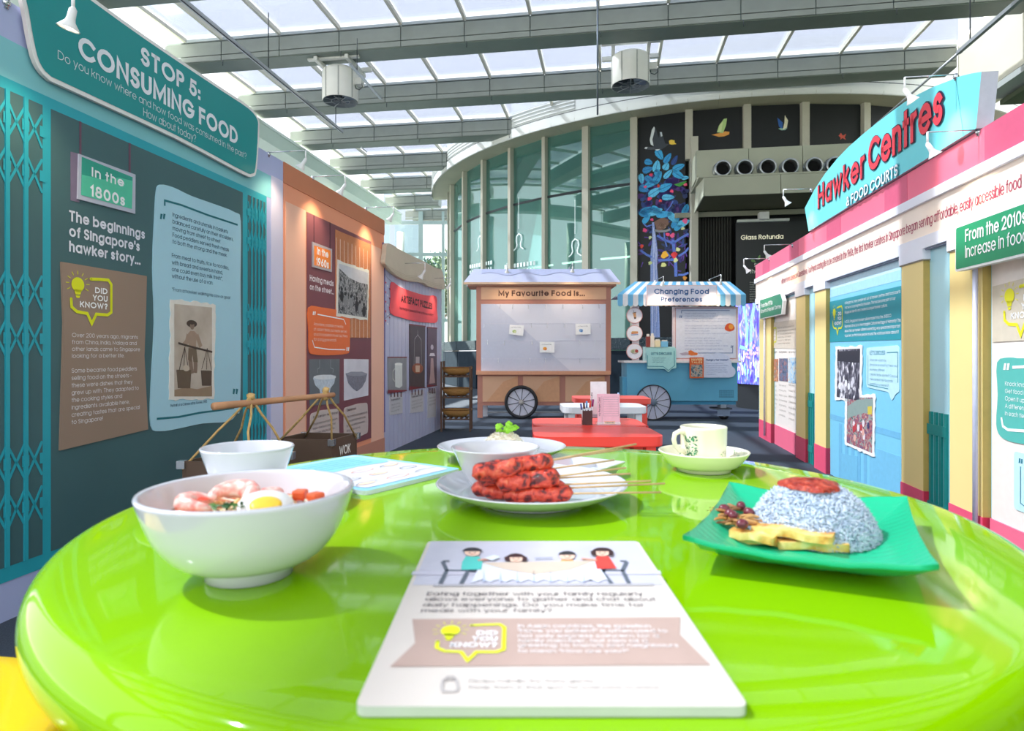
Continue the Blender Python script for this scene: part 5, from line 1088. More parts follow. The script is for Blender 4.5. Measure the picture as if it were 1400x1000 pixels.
fr2 = MB(); fr2.flat([gf.uv(*k6(740+28*cos(t)*(1+.1*sin(3*t)), 366+24*sin(t)), .018) for t in [q*pi/8 for q in range(16)]], .018, '#d4562f'); fr2.flat([gf.uv(*k6(748+14*cos(t), 362+15*sin(t)), .0185) for t in [q*pi/6 for q in range(12)]], .0185, '#e89a3c'); fr2.build('printed_fruit', pn)
fr2 = MB(); fr2.flat([gf.uv(*k6(*p), .018) for p in ((455, 515), (490, 506), (510, 512), (512, 524), (470, 526))], .018, '#b9aec0'); fr2.flat([gf.uv(*k6(*p), .0185) for p in ((505, 500), (520, 496), (540, 508), (558, 512), (556, 524), (520, 527), (506, 520))], .0185, '#e0783a'); fr2.build('printed_dish', pn)
# awning
zf, zb2 = .16, -.1; AW, AB = M('#e9e8ea', .5), M('#6fb6dc', .5)
top = [gf.uv(*k6(x, 105), .02) for x in (200, 740)]; bot = [gf.uv(*k6(x, 178), .16) for x in (102, 833)]; vy = gf.uv(*k6(0, 246), .16)[1]
aw2 = MB().hexa([(bot[0][0], bot[0][1]-.02, zf-.03), (bot[1][0], bot[1][1]-.02, zf-.03), (bot[1][0], bot[1][1]-.02, zb2-.4), (bot[0][0], bot[0][1]-.02, zb2-.4)], [(top[0][0], top[0][1]-.02, -.0), (top[1][0], top[1][1]-.02, -.0), (top[1][0], top[1][1]-.02, -.1), (top[0][0], top[0][1]-.02, -.1)], M('#dfe0e4', .6)).build('awning', gf.root)
n = 25
for k in range(n):
    mt = AB if k % 2 == 0 else AW; t0, t1 = k/n, (k+1)/n; L2 = lambda a, t: a[0][0]+(a[1][0]-a[0][0])*t
    b = MB(); b.add([(L2(bot, t0), bot[0][1], zf), (L2(bot, t1), bot[0][1], zf), (L2(top, t1), top[0][1], .02), (L2(top, t0), top[0][1], .02)], [(0, 1, 2, 3)], mt)
    w_ = L2(bot, t1)-L2(bot, t0); xm = (L2(bot, t0)+L2(bot, t1))/2; y0 = vy+w_*.45
    b.prism([(L2(bot, t0), bot[0][1]), (L2(bot, t0), y0)]+[(xm-w_/2*cos(a), y0-w_*.45*sin(a)) for a in (.5, 1.05, 1.57, 2.1, 2.64)]+[(L2(bot, t1), y0), (L2(bot, t1), bot[0][1])], zf-.01, zf, mt)
    b.build('awning_stripe', aw2)
nb2 = MB(); q = [gf.uv(*k6(*p), .19) for p in ((268, 125), (668, 125), (668, 242), (268, 242))]; nb2 = MB().prism(q, .165, .19, M('#e8c8c4', .5)).build('name_board', gf.root)
c = sum((Vector(p) for p in q), Vector((0, 0)))/4; MB().flat([tuple(c+Vector(((p[0]-c.x)*.98, (p[1]-c.y)*.93))) for p in q], .1915, M('#e6e4f2', .5)).build('board_face', nb2)
f3 = lambda x, y: gf.uv(*k6(x, y), .193)
m = MB(); text(m, 'Changing Food', f3(310, 176)[0], f3(310, 176)[1], f3(0, 146)[1]-f3(0, 176)[1], '#2f5f9c', .193, .19, width=f3(622, 0)[0]-f3(310, 0)[0]); text(m, 'Preferences', f3(348, 220)[0], f3(348, 220)[1], f3(0, 192)[1]-f3(0, 220)[1], '#2f5f9c', .193, .19, width=f3(584, 0)[0]-f3(348, 0)[0]); m.build('lettering', nb2)
for cy_, kind in ((298, 0), (400, 1), (503, 2)):
    u, v = gf.uv(*k6(198, cy_), .02); R = gf.uv(*k6(244, 0))[0]-gf.uv(*k6(198, 0))[0]
    d = MB().prism(circ(u, v, R, 32), 0, .02, M('#c98f8c', .5)).build('picture_disc', gf.root); MB().flat(circ(u, v, R*.93, 32), .0205, '#eeecf4').build('disc_face', d)
    m = MB(); s = R*.5
    if kind == 0: m.flat([(u-s*.45, v+s*.6), (u+s*.35, v+s*.8), (u+s*.4, v-s*.8), (u-s*.05, v-s*.9)], .022, '#c9976b'); m.stroke([(u-s*.5, v+s*.6), (u+s*.42, v+s*.82)], s*.14, .0225, '#5f4a44'); m.stroke([(u-s*.1, v+s*.7), (u-s*.3, v+s*1.3)], s*.1, .022, '#3f4f6a'); m.flat([(u-.01+s*.0, v-s*.5), (u+s*.38, v-s*.45), (u+s*.4, v-s*.8), (u-s*.02, v-s*.88)], .0228, '#4a3a38')
    elif kind == 1: m.flat([(u-s*.9, v+s*.1), (u-s*.6, v+s*.5), (u+s*.8, v+s*.5), (u+s*.9, v), (u-s*.6, v-s*.2)], .022, '#d8a066'); m.stroke([(u-s*.9, v-s*.4), (u+s*.9, v-s*.3)], s*.2, .022, '#6f8fc0'); m.stroke([(u-s*.8, v-s*.1), (u+s*.8, v+s*.1)], s*.16, .0225, '#c85a4a')
    else: m.flat(circ(u, v, s*1.05, 16, s*.6), .022, '#d8ccb4'); m.flat(circ(u+s*.5, v+s*.1, s*.4, 10), .0225, '#b83a3a'); m.flat(circ(u-s*.4, v, s*.4, 10), .0225, '#a9b08a'); m.stroke([(u+s*.8*cos(t), v-s*.1+s*.5*sin(t)) for t in (3.3, 4, 4.7, 5.4, 6.1)], s*.1, .023, '#8f8a94')
    m.build('printed_food', d)
for x0, x1, y0, col, cap_ in ((264, 287, 418, '#8a3a34', 1), (289, 311, 414, '#efe4d6', 1), (314, 346, 440, '#f0dfb8', 0), (350, 389, 445, '#7cc0e4', 0)):
    bt = R6('condiment_bottle' if cap_ else 'tissue_box', x0, y0, x1, 478, .02, .05, M(col, .5)); R6('lid', x0+4, y0-14 if cap_ else y0-6, x1-4, y0, .025, .045, M('#e8e2dc', .5), bt)
bx = R6('mint_box', 248, 476, 430, 556, -.02, .03, M('#bfe4e4', .5))
sp_ = gf.poly('speech_bubble', [k6(*p) for p in ((266, 486), (434, 483), (436, 598), (410, 602), (391, 622), (368, 602), (270, 602))], .06, .068, M('#a9dcdc', .5), r=.012)
tline(gf, "LET'S DISCUSS!", k6(292, 522), k6(410, 0)[0], 3.4, '#2a6f8a', .0695, .18, parent=sp_)
para(gf, ['If you could choose a', 'new food favourite,', 'what would it be?'], k6(300, 0)[0], k6(0, 543)[1], k6(0, 566)[1], k6(376, 0)[0], '#2a6f8a', .0695, .12, .5, parent=sp_)
m = MB(); m.stroke([gf.uv(*k6(*p), .0695) for p in ((272, 524), (272, 588), (362, 589), (390, 612), (426, 584), (424, 500))], .008, .0695, '#3a8fa0'); m.build('bubble_rule', sp_)
cd_ = gf.poly('cloud_panel', [k6(*p) for p in ((588, 652), (588, 528), (600, 520), (640, 520), (665, 510), (700, 514), (735, 530), (750, 560), (752, 588), (772, 602), (774, 628), (758, 648), (740, 652))], .06, .066, M('#d3daf2', .5), r=.03)
tline(gf, 'Hungry for more?', k6(604, 557), k6(732, 0)[0], 2.8, '#3f5f9c', .0675, .17, parent=cd_)
para(gf, ['Explore our section of', 'Singapore\'s favourite dishes,', 'the freshest foods, edible', 'for people old & new, and', 'come up with more of them', 'in Singapore!'], k6(604, 0)[0], k6(0, 574)[1], k6(0, 636)[1], k6(732, 0)[0], '#5f7fb4', .0675, .1, .5, parent=cd_)
bk = R6('book_cover', 513, 537, 592, 655, .066, .085, M('#d9622f', .5)); 
tline(gf, 'HAWKER', k6(522, 556), k6(584, 0)[0], 3, '#f6e2b0', .0865, .2, parent=bk); tline(gf, 'TALES', k6(522, 571), k6(584, 0)[0], 2.6, '#f6e2b0', .0865, .2, parent=bk)
R6('cover_picture', 520, 578, 585, 648, .085, .0862, ramp_mat('comic_print', [(.3, '#2b2f3a'), (.45, '#5f7f8f'), (.55, '#c9b8a4'), (.65, '#8f4a4a'), (.75, '#e8dccb')], 40, 4, .5), bk)
wheel(gf, 820+305*.24, 360+793*.24, 101*.24, 1.2, M('#23252a', .4), 12, M('#cfd3e8', .5), off=.07, hub='#6f7f94')
bwm = MB()
for i in range(9):
    for j in range(4): u, v = gf.uv(*k6(684+i*9.4, 728+j*11.5), .002); bwm.flat(rectp(u-.006, v-.009, u+.006, v+.009), .002, '#24536f')
bwm.build('vent_slots', gf.root, kind='stuff')
cs = R6('caster', 652, 826, 754, 834, -.2, .03, M('#3a4048', .4)); R6('caster_stem', 690, 806, 722, 826, -.15, 0, M('#8f98a8', .4), cs); R6('fork', 672, 834, 742, 872, -.0, .02, M('#8392ad', .4, metal=.3), cs)
u, v = gf.uv(*k6(708, 862), -.05); R = .072; m = MB(); m.lathe([(R*.45, -.03), (R*.8, -.035), (R, -.02), (R, .02), (R*.8, .035), (R*.45, .03)], M('#1d1f23', .5), (u, v, -.06), 28); m.lathe([(0, .032), (R*.2, .032), (R*.2, .028), (R*.5, .028)], M('#c7c9cc', .3, metal=.6), (u, v, -.06), 20); m.build('caster_wheel', cs)
R6('leg', 180, 806, 200, 895, -.4, -.35, M('#33404c', .5))

# ================================================================ BASKET RACK
rk = empty('basket_rack', (P3(624.5, 483, 7.75).x, 7.75, 0), 0, 'dark wooden three-tier rack between the grey wall and the brown cart', 'rack')
WD = M('#5f4636', .6, .15, 12, stretch=(1, 1, .2))
for sx in (-1, 1):
    for sy in (-1, 1): MB().box((sx*.172, sy*.14, .42 if sx < 0 else .39), (.022, .022, .84 if sx < 0 else .78), WD).build('post', rk)
for z in (.665, .415, .155):
    s_h = MB(); s_h.box((0, -.14, z-.008), (.36, .018, .016), WD); s_h.box((0, .14, z), (.36, .018, .02), WD)
    for k in range(5): s_h.box((-.13+k*.065, 0, z+.004), (.03, .28, .012), WD)
    s_h.build('shelf', rk)
WV = ramp_mat('woven_basket', [(.3, '#a06a30'), (.5, '#cf9448'), (.7, '#eec078')], 60, 3, .7, .6, kind='wave', dist=2, bands='Z')
for z, lab in ((.676, 'shallow brown woven basket on the top tier of the rack'), (.426, 'shallow woven basket on the middle tier of the rack'), (.166, 'shallow woven basket on the bottom tier of the rack')):
    t = empty('woven_basket', (rk.location.x, rk.location.y, z), 0, lab, 'basket', 'shallow baskets on the rack')
    m = MB(); m.lathe([(0, .002), (.10, .002), (.15, .03), (.188, .085), (.18, .088), (.142, .036), (.095, .01), (0, .01)], WV, n=40, sy=.78); m.build('bowl', t)
    m = MB(); m.tube([(.185*cos(a), .145*sin(a), .088) for a in [2*pi*k/36 for k in range(36)]], .006, M('#8a5a2a', .6, .2, 40), 6, True); m.build('rim', t)

# ================================================================ PLASTIC TABLES, STOOLS AND WHAT STANDS ON THEM
def ptable(y0, y1, w_, col, label, x=.47, h=.50, legc=None):
    t = empty('plastic_table', (x, (y0+y1)/2, 0), 0, label, 'table', 'low plastic tables in front of the carts'); d = y1-y0
    cm = M(col, .3, .02, 4, spec=.6)
    pr = rounded(rectp(-w_/2, -d/2, w_/2, d/2), .10, 6)
    MB().prism(pr, h-.055, h, cm).build('table_top', t, bevel=.008)
    for sx in (-1, 1):
        for sy in (-1, 1): MB().box((sx*(w_/2-.07), sy*(d/2-.07), (h-.05)/2), (.055, .055, h-.05), M(legc or col, .4)).build('leg', t, bevel=.006)
    return t
ptable(3.33, 3.82, .69, '#ff4436', 'red plastic table nearest the green table, its front edge full width', x=.462)
ptable(3.835, 4.31, .69, '#ff5042', 'red plastic table pushed against the back of the nearest red one', x=.478)
ptable(5.15, 5.62, .69, '#eef0f0', 'white plastic table behind the two red tables', x=.76)
ptable(6.1, 6.6, .74, '#ff5a4c', 'red plastic table farthest back behind the white table', x=.98)
def pstool(x, y, col, lab):
    t = empty('kids_stool', (x, y, 0), .2, lab, 'stool', 'small plastic stools under the tables')
    MB().prism(rounded(rectp(-.13, -.13, .13, .13), .04), .26, .29, M(col, .4)).build('seat', t, bevel=.006)
    for sx in (-1, 1):
        for sy in (-1, 1): MB().box((sx*.1, sy*.1, .13), (.035, .035, .26), M(col, .4)).build('leg', t)
pstool(.57, 5.75, '#f2c23c', 'yellow plastic stool behind the left leg of the white table')
pstool(1.07, 5.75, '#e5332c', 'red plastic stool behind the right leg of the white table')
pstool(.42, 3.0, '#f4e36a', 'pale yellow plastic stool tucked before the nearest red table'); pstool(.72, 2.98, '#e8e8e4', 'white plastic stool tucked before the nearest red table')
def pencup(x, y, lab, cols, s=1):
    t = empty('pen_box', (x, y, .5), 0, lab, 'pen holder', 'pen boxes on the tables'); w_ = .054*s; hh = .087*s; m = MB(); bm_ = M('#4a2c2a', .5, .08, 20)
    for (cx_, cy_, a, b) in ((0, -w_/2, w_, .003), (0, w_/2, w_, .003), (-w_/2, 0, .003, w_), (w_/2, 0, .003, w_)): m.box((cx_, cy_, hh/2), (a+.003, b, hh), bm_)
    m.box((0, 0, .002), (w_, w_, .004), bm_); m.build('holder', t)
    for k, c_ in enumerate(cols):
        a = -.4+.2*k; px_, py_ = (-.4+.2*k)*w_, ((k*37 % 5)/5-.4)*w_*.8; p = empty('marker_pen', (x+px_, y+py_, .505), 0, '%s marker pen standing in the %s pen box' % (c_[1], 'nearer' if s == 1 else 'rear'), 'pen', 'marker pens in the boxes')
        m = MB(); tp_ = Vector((sin(a*.35)*.13, 0, .125*s+.006*k)); m.tube([(0, 0, 0), tp_*.72], .0055, M('#e8e8ea', .4), 8); m.build('barrel', p)
        m = MB(); m.tube([tp_*.70, tp_], .0062, M(c_[0], .35), 8); m.build('cap', p)
pencup(.462, 3.92, 'dark brown box of marker pens at left on the rear red table', [('#5f6fb0', 'blue'), ('#5a3430', 'brown'), ('#6aa8d8', 'pale blue'), ('#e8604a', 'orange'), ('#a0307c', 'purple')])
pencup(.664, 4.22, 'dark box of felt pens partly hidden behind the pink card stand', [('#6fa8e0', 'sky blue'), ('#e0453c', 'red'), ('#f08a4a', 'light orange'), ('#2f4a7a', 'navy'), ('#8fb8e8', 'ice blue')], 1.18)
def stand(px0, px1, ytop, ybot, D, col, lab, n):
    f = Face('card_stand', P3(px0, ybot, D), (1, .06*(1 if n else -.3), 0), (0, .05, 1), label=lab, cat='card stand', group='card stands on the rear red table')
    W_ = (px1-px0)/F*D; Hh_ = (ybot-ytop)/F*D
    MB().prism(rectp(0, 0, W_, Hh_), -.006, 0, M(col, .4)).build('stack_of_cards', f.root)
    m = MB(); m.prism(rectp(-.004, -.0, W_+.004, .02), -.05, .004, glass_mat('acrylic', '#e8eef2', .1)); m.build('acrylic_holder', f.root)
    m = MB(); lc = '#9a8f9c'
    if n:
        m.stroke([(W_*.2, Hh_*.06), (W_*.2, Hh_*.94)], .0015, .0012, lc)
        for k in range(9): m.stroke([(W_*.27, Hh_*(.9-k*.075)), (W_*.93, Hh_*(.9-k*.075))], .0012, .0012, lc)
        for k in (.27, .93): m.stroke([(W_*k, Hh_*.3), (W_*k, Hh_*.9)], .0012, .0012, lc)
        m.flat(rectp(W_*.3, Hh_*.04, W_*.78, Hh_*.13), .0011, '#f4b48c'); text(m, 'OUR KITCHEN', W_*.34, Hh_*.06, .01, '#7a3a30', .002, .16, width=W_*.4)
    text(m, 'My Recipe Card', W_*.13, Hh_*(.3 if n else .2), .012, '#4a3a44', .002, .13, rot=pi/2)
    m.build('printed_form', f.root)
stand(807.5, 829.5, 522, 571, 4.05, '#f4f4f6', 'white card stand leaning behind the pink one on the rear red table', 0)
stand(817, 848, 539, 582, 3.88, '#f0c4d2', 'pink form card stand facing the green table', 1)
# ================================================================ ARM LAMPS
WM = M('#e9e9e6', .35, .02, 8); CHR = M('#c9cdd0', .2, 0, metal=.9)
def lamp(C, n, ln, drop, tgt, label, group, on=True, s=1.0, e=5):
    C = Vector(C); n = Vector(n).normalized(); t = empty('arm_lamp', C, 0, label, 'lamp', group)
    m = MB(); m.ball((0, 0, 0), .022*s, CHR, 10, 8); m.tube([(0, 0, -.03*s), (0, 0, .025*s)], .012*s, CHR, 8); m.build('clamp', t)
    e1_ = n*ln+Vector((0, 0, .012)); m = MB(); m.tube([(0, 0, .012), e1_], .0055*s, CHR, 8); m.build('arm', t)
    ax = (Vector(tgt)-(C+e1_)).normalized() if tgt is not None else Vector((0, 0, -1))
    p0 = e1_; p1 = e1_+Vector((0, 0, -drop*.45)); m = MB(); m.tube([p0, p1], .008*s, WM, 8); m.ball(p1, .014*s, WM, 8, 6); m.build('joint', t)
    q = ax.to_track_quat('-Z', 'Y').to_matrix(); hl = drop*.55
    m = MB(); m.lathe([(0, 0), (.017*s, 0), (.019*s, -hl*.45), (.022*s, -hl*.60), (.05*s, -hl*.98), (.05*s, -hl), (.044*s, -hl*.97), (.018*s, -hl*.55), (0, -hl*.55)], WM, p1, 24, R=q); hd = m.build('shade', t)
    if on:
        m = MB(); m.ball(p1+ax*hl*.8, .022*s, M('#fff0d6', .4, 0, emit=6), 8, 6); m.build('bulb', hd)
        l = bpy.data.lights.new('spot_light', 'SPOT'); l.energy = e; l.spot_size = radians(95); l.spot_blend = .9; l.color = (1, .78, .52); l.shadow_soft_size = .03
        lo = bpy.data.objects.new('spot_light', l); LK(lo); lo.parent = t; lo.location = p1+ax*(hl+.01); lo.rotation_euler = ax.to_track_quat('-Z', 'Y').to_euler()
    return t
def wall_lamp(face, px, py, hx, hy, off, label, group, e=5, s=.6, on=True, ty=.35):
    u, v = face.uv(px, py, off); C = face.O+face.ex*u+face.ey*v+face.ez*off; n = face.ez; a = (hx-CX)/F
    ln = (a*C.y-C.x)/(n.x-a*n.y); E = C+n*ln; z = H-(hy-CY)/F*E.y; drop = max(.05, C.z-z)
    tg = C+Vector((0, 0, -ty))+n*.0
    return lamp(C, n, ln, drop, tg, label, group, on, s, e)
GL, GR = 'arm lamps along the left walls', 'arm lamps along the right wall'
wall_lamp(tf, 8, 4, 100, 45, .0, 'white arm lamp in front of the STOP 5 header sign', GL, 5, .72, ty=.9)
wall_lamp(tf, 367, 211, 418, 235, .0, 'white arm lamp between the teal and orange walls', GL, 2.5)
wall_lamp(of, 427, 244, 472, 270, .0, 'white arm lamp over the middle of the orange wall', GL, 4)
wall_lamp(of, 500, 286, 538, 306, .0, 'white arm lamp at the far end of the orange wall', GL, 5)
wall_lamp(af, 551, 362, 581, 384, .03, 'white arm lamp at the middle of the beige awning', GL, 3)
wall_lamp(af, 592, 382, 616, 398, .03, 'small arm lamp at the far end of the beige awning', GL, 2)
wall_lamp(rf, 1307, 105, 1237, 146, .06, 'white arm lamp at the top of the turquoise arched sign', GR, 3)
wall_lamp(rf, 1338, 181, 1268, 220, .04, 'white arm lamp on the pink band below the word Centres', GR, 3)
wall_lamp(rf, 1109, 260, 1071, 284, .06, 'lit arm lamp left of the word Hawker', GR, 3)
wall_lamp(rf, 1084, 336, 1045, 356, .04, 'arm lamp before the rotunda sign, second from the far end', GR, 3)
wall_lamp(rf, 1052, 355, 1017, 376, .04, 'arm lamp at the far end of the pink band', GR, 3)
for f, hx, hy, cy_, z_, lab in ((cf, 693.6, 377, 369, .0, 'small lamp over the left half of the brown cart roof'), (cf, 778.5, 376, 368, .0, 'small lamp over the right half of the brown cart roof'), (gf, 895.5, 398, 386, .0, 'small lamp over the left of the Changing Food board'), (gf, 970, 396, 384, .0, 'small lamp over the right of the Changing Food board')):
    u, v = f.uv(hx, cy_+1, 0); C = f.O+f.ex*u+f.ey*v+f.ez*z_; C.z += .02
    tt = f.O+f.ex*u+Vector((0, -.1, C.z-.5)); lamp(C, (0, -1, 0), .5, .13, C+Vector((0, -.1, -.62)), lab, 'lamps over the carts', True, .6, 5)

# ================================================================ CARRYING POLE AND BOXES
ZB = .53; e1v, e2v = Vector((.058, .25)), Vector((-.28, .04)); BX = M('#5a4638', .55, .08, 10); BXD = M('#3d3029', .7)
pA = PZ(292, 556, .745); pA = P3(292, 556, F*.195/73); pB = P3(456, 540, F*.195/57.3)
def cbox(front, name_lab, wok):
    fr_ = Vector(front); cs_ = [fr_, fr_+e1v, fr_+e1v+e2v, fr_+e2v]; c = sum(cs_, Vector((0, 0)))/4
    t = empty('carrying_box', (c.x, c.y, 0), 0, name_lab, 'box', 'brown boxes of the carrying pole'); L = [q-c for q in cs_]
    for i in range(4):
        a, b = L[i], L[(i+1) % 4]; d = (b-a).normalized(); nn = Vector((d.y, -d.x)); ia, ib = a-nn*.012, b-nn*.012
        MB().hexa([(*a, .02), (*b, .02), (*ib, .02), (*ia, .02)], [(*a, ZB), (*b, ZB), (*ib, ZB), (*ia, ZB)], BX).build('side_board', t)
        m = MB(); m.box((a.x, a.y, ZB-.012), (.03, .03, .03), CHR); m.build('corner_plate', t)
    m = MB(); m.hexa([(*q, .0) for q in L], [(*q, .03) for q in L], BXD); m.build('floor_board', t); m = MB(); m.hexa([(*(q*.94), .30) for q in L], [(*(q*.94), .31) for q in L], BXD); m.build('inner_shelf', t)
    if wok:
        d = e1v.normalized(); f = Face('x', (fr_.x+.0, fr_.y, 0), (d.x, d.y, 0), (0, 0, 1)); m = MB(); text(m, 'WOK', .07, ZB-.085, .045, '#efe9e2', .003, .16, width=.11)
        o = m.build('lettering', t); o.matrix_local = Matrix.Translation(Vector((-c.x, -c.y, 0))) @ f.root.matrix_world; bpy.data.objects.remove(f.root)
        mat_ = Matrix(((d.x, 0, d.y, fr_.x-c.x), (d.y, 0, -d.x, fr_.y-c.y), (0, 1, 0, 0), (0, 0, 0, 1))); o.matrix_local = mat_
    return t, cs_, c
b1, cs1, cc1 = cbox((-.85, 3.0), 'brown square carrying box lettered WOK under the far end of the pole', True)
b2, cs2, cc2 = cbox((-.969, 2.37), 'brown square carrying box under the near end of the pole behind the white bowls', False)
pl = empty('carrying_pole', (pA+pB)/2, 0, 'smooth bamboo shoulder pole with rattan slings over two brown boxes', 'pole'); pc = pl.location.copy()
BAM, RAT = M('#c48f66', .5, .15, 8, stretch=(1, 1, 1)), M('#c9a468', .6, .2, 60)
d = pB-pA; m = MB(); m.tube([pA-pc+d*t*.1 for t in range(11)], [.0145-.0003*t for t in range(11)], BAM, 12); m.build('shaft', pl)
for cs_, t_ in ((cs2, None), (cs1, None)):
    c = sum(cs_, Vector((0, 0)))/4; k = max(0.08, min(.92, (Vector((c.x, c.y))-Vector((pA.x, pA.y))).dot(Vector((d.x, d.y)))/Vector((d.x, d.y)).length_squared)); K = pA+d*k
    for j in range(7): m = MB(); m.tube([K-pc+d.normalized()*(.004*(j-3))+Vector((0, cos(a)*.019, sin(a)*.019)) for a in [2*pi*q/12 for q in range(12)]], .0035, RAT, 5, True); m.build('lashing', pl)
    m = MB(); m.ball(K-pc+Vector((0, 0, .025)), (.018, .014, .014), RAT, 8, 6, jit=.2, rnd=rnd); m.build('knot', pl)
    for q in cs_:
        q3 = Vector((q.x, q.y, ZB)); mid = (K+q3)/2+(q3-K).cross(Vector((0, 0, 1))).normalized()*.012
        m = MB(); m.tube([K-pc+Vector((0, 0, .02)), K-pc+(q3-K)*.25+Vector((0, 0, .008)), mid-pc, q3-pc+Vector((0, 0, -.03))], .005, RAT, 6); m.build('sling', pl)

# ================================================================ GREEN TABLE AND YELLOW STOOL
TC = Vector((.029, .809)); GT = M('#80b400', .05, .01, 3, spec=.25)
t = empty('round_table', (TC.x, TC.y, 0), 0, 'round glossy lime green table with thick rolled edge filling the foreground', 'table')
R0 = .521; prof = [(0, .75), (.25, .75), (.45, .75), (.496, .7498)]
prof += [(R0-.025+.025*sin(a), .7205+.029*cos(a)) for a in [pi*k/14 for k in range(1, 15)]]+[(R0-.05, .690), (.3, .70), (0, .70)]
m = MB(); m.lathe(prof, GT, n=128); m.build('table_top', t)
m = MB(); m.lathe([(.0, .70), (.12, .70), (.05, .64), (.04, .55), (.04, .12), (.07, .06), (.26, .03), (.27, 0), (0, 0)], M('#d9dcdc', .3, metal=.5), n=40); m.build('pedestal', t)
def ystool(x, y, r, h, label):
    t = empty('yellow_stool', (x, y, 0), 0, label, 'stool'); m = MB(); Y = M('#f2c800', .3, .02, 4, coat=.4)
    m.lathe([(0, h), (r*.8, h), (r*.93, h-.004)]+[(r-.02+.02*sin(a), h-.024+.02*cos(a)) for a in [pi*k/8 for k in range(1, 9)]]+[(r*.8, h-.045), (0, h-.04)], Y, n=64); m.build('seat', t)
    for k in range(4):
        a = k*pi/2+.6; m = MB(); m.tube([(cos(a)*r*.6, sin(a)*r*.6, h-.04), (cos(a)*r*1.0, sin(a)*r*1.0, 0)], .012, M('#c9ccce', .3, metal=.7), 10); m.build('leg', t)
    m = MB(); m.tube([(cos(a)*r*.82, sin(a)*r*.82, h*.4) for a in [2*pi*q/32 for q in range(32)]], .008, M('#c9ccce', .3, metal=.7), 8, True); m.build('foot_ring', t)
ystool(-.70, .648, .215, .54, 'round yellow stool at the lower left beside the green table')

# ================================================================ PLACARDS ON THE TABLE
def flatface(name, O, ex, ey, **kw): return Face(name, O, ex, ey, **kw)
pfc = flatface('menu_placard', (.0207, .331, .7501), (1, 0, 0), (0, 1, 0), label='cream placard with a family-at-table drawing lying nearest on the green table', cat='placard')
WP, LP, TP = .205, .291, .006
MB().prism(rounded(rectp(-WP/2, 0, WP/2, LP), .006, 5), 0, TP, M('#d6ccc2', .5, .01, spec=.2), M('#b9c2b4', .5)).build('board', pfc.root, bevel=.0008)
q = lambda x, y, o=TP+.0003: pfc.uv(x, y, o); o1 = TP+.0003
V = lambda y: q(730, y)[1]
ill = MB().flat([(-WP/2+.003, V(800)), (WP/2-.003, V(800)), (WP/2-.003, LP-.002), (-WP/2+.003, LP-.002)], TP+.0002, M('#c6c4d0', .4)); io = ill.build('picture', pfc.root)
m = MB(); dk = '#5d6570'; z = TP+.0006
k5c = crop(470, 720, 2.456); qq = lambda x, y: q(*k5c(x, y)); S = qq
m.flat([S(232, 152), S(1062, 150), S(1066, 162), S(228, 164)], z, '#c9c5d2')
m.flat([S(300, 196), S(1040, 192), S(1042, 200), S(298, 203)], z, '#b4b0b4')
tbw = [S(460, 125), S(845, 118), S(888, 185)]+[S(880-k*26, 190 if k % 2 else 180) for k in range(18)]+[S(428, 192)]
m.flat(tbw, z+.0003, '#dcdfe8'); m.flat([S(462, 125), S(845, 118), S(760, 150), S(640, 165), S(540, 148)], z+.0005, '#d2bfac')
for k in range(7): m.flat([S(470+k*56, 150), S(476+k*56, 188), S(466+k*56, 190)], z+.0005, '#b9c2da')
def person(cx, cy, shirt, hair, big, dirn):
    if big:
        m.flat([S(*p) for p in ((cx-22, cy+12), (cx+22, cy+12), (cx+34, cy+30), (cx+30, cy+56), (cx-38, cy+58), (cx-34, cy+30))] if dirn > 0 else [S(*p) for p in ((cx-20, cy+12), (cx+22, cy+12), (cx+48, cy+52), (cx-18, cy+54), (cx-24, cy+30))], z+.0006, shirt)
        m.stroke([S(cx+18*dirn, cy+26), S(cx+70*dirn, cy+20)], .0042, z+.0008, '#d49a80'); m.flat([S(cx-12*dirn, cy+54), S(cx+50*dirn, cy+52), S(cx+50*dirn, cy+92), S(cx+32*dirn, cy+92), S(cx+26*dirn, cy+66), S(cx-10*dirn, cy+64)], z+.0002, '#3c4450')
    else: m.flat([S(cx-34, cy+26), S(cx+34, cy+24), S(cx+18, cy+10), S(cx-18, cy+10)], z+.0002, shirt)
    m.flat([S(cx+26*cos(a), cy+13*sin(a)) for a in [pi*k_/8 for k_ in range(16)]], z+.001, '#f0c8b0')
    m.flat([S(cx+(30+4*big)*cos(a), cy-3-13*sin(a)) for a in [pi*k_/8 for k_ in range(9)]], z+.0012, hair)
    if hair == '#3a2024': m.flat([S(cx-40, cy-2), S(cx-22, cy-10), S(cx-20, cy+12), S(cx-36, cy+10)], z+.0013, hair); m.flat([S(cx+38, cy-2), S(cx+22, cy-10), S(cx+22, cy+12), S(cx+36, cy+12)], z+.0013, hair)
    for sx in (-9, 9): m.flat([S(cx+sx+2.5*cos(a), cy+2+1.6*sin(a)) for a in [pi*k_/4 for k_ in range(8)]], z+.0014, '#2a2024')
    m.stroke([S(cx-7, cy+7), S(cx, cy+9), S(cx+7, cy+7)], .0007, z+.0014, '#c0504a')
person(432, 92, '#52c4b8', '#2c2a30', 1, 1); person(868, 92, '#e8453c', '#3a2024', 1, -1); person(578, 112, '#e6a04a', '#3a2024', 0, 1); person(750, 104, '#f0b45a', '#2c2a30', 0, 1)
for sx, x0 in ((1, 332), (-1, 950)):
    m.stroke([S(x0, 120), S(x0+14*sx, 150), S(x0-8*sx, 194)], .0035, z+.0002, dk); m.stroke([S(x0+10*sx, 150), S(x0+86*sx, 150), S(x0+62*sx if sx > 0 else x0-50, 194)], .0035, z+.0002, dk); m.stroke([S(x0, 118), S(x0+22*sx, 118)], .0035, z+.0002, dk)
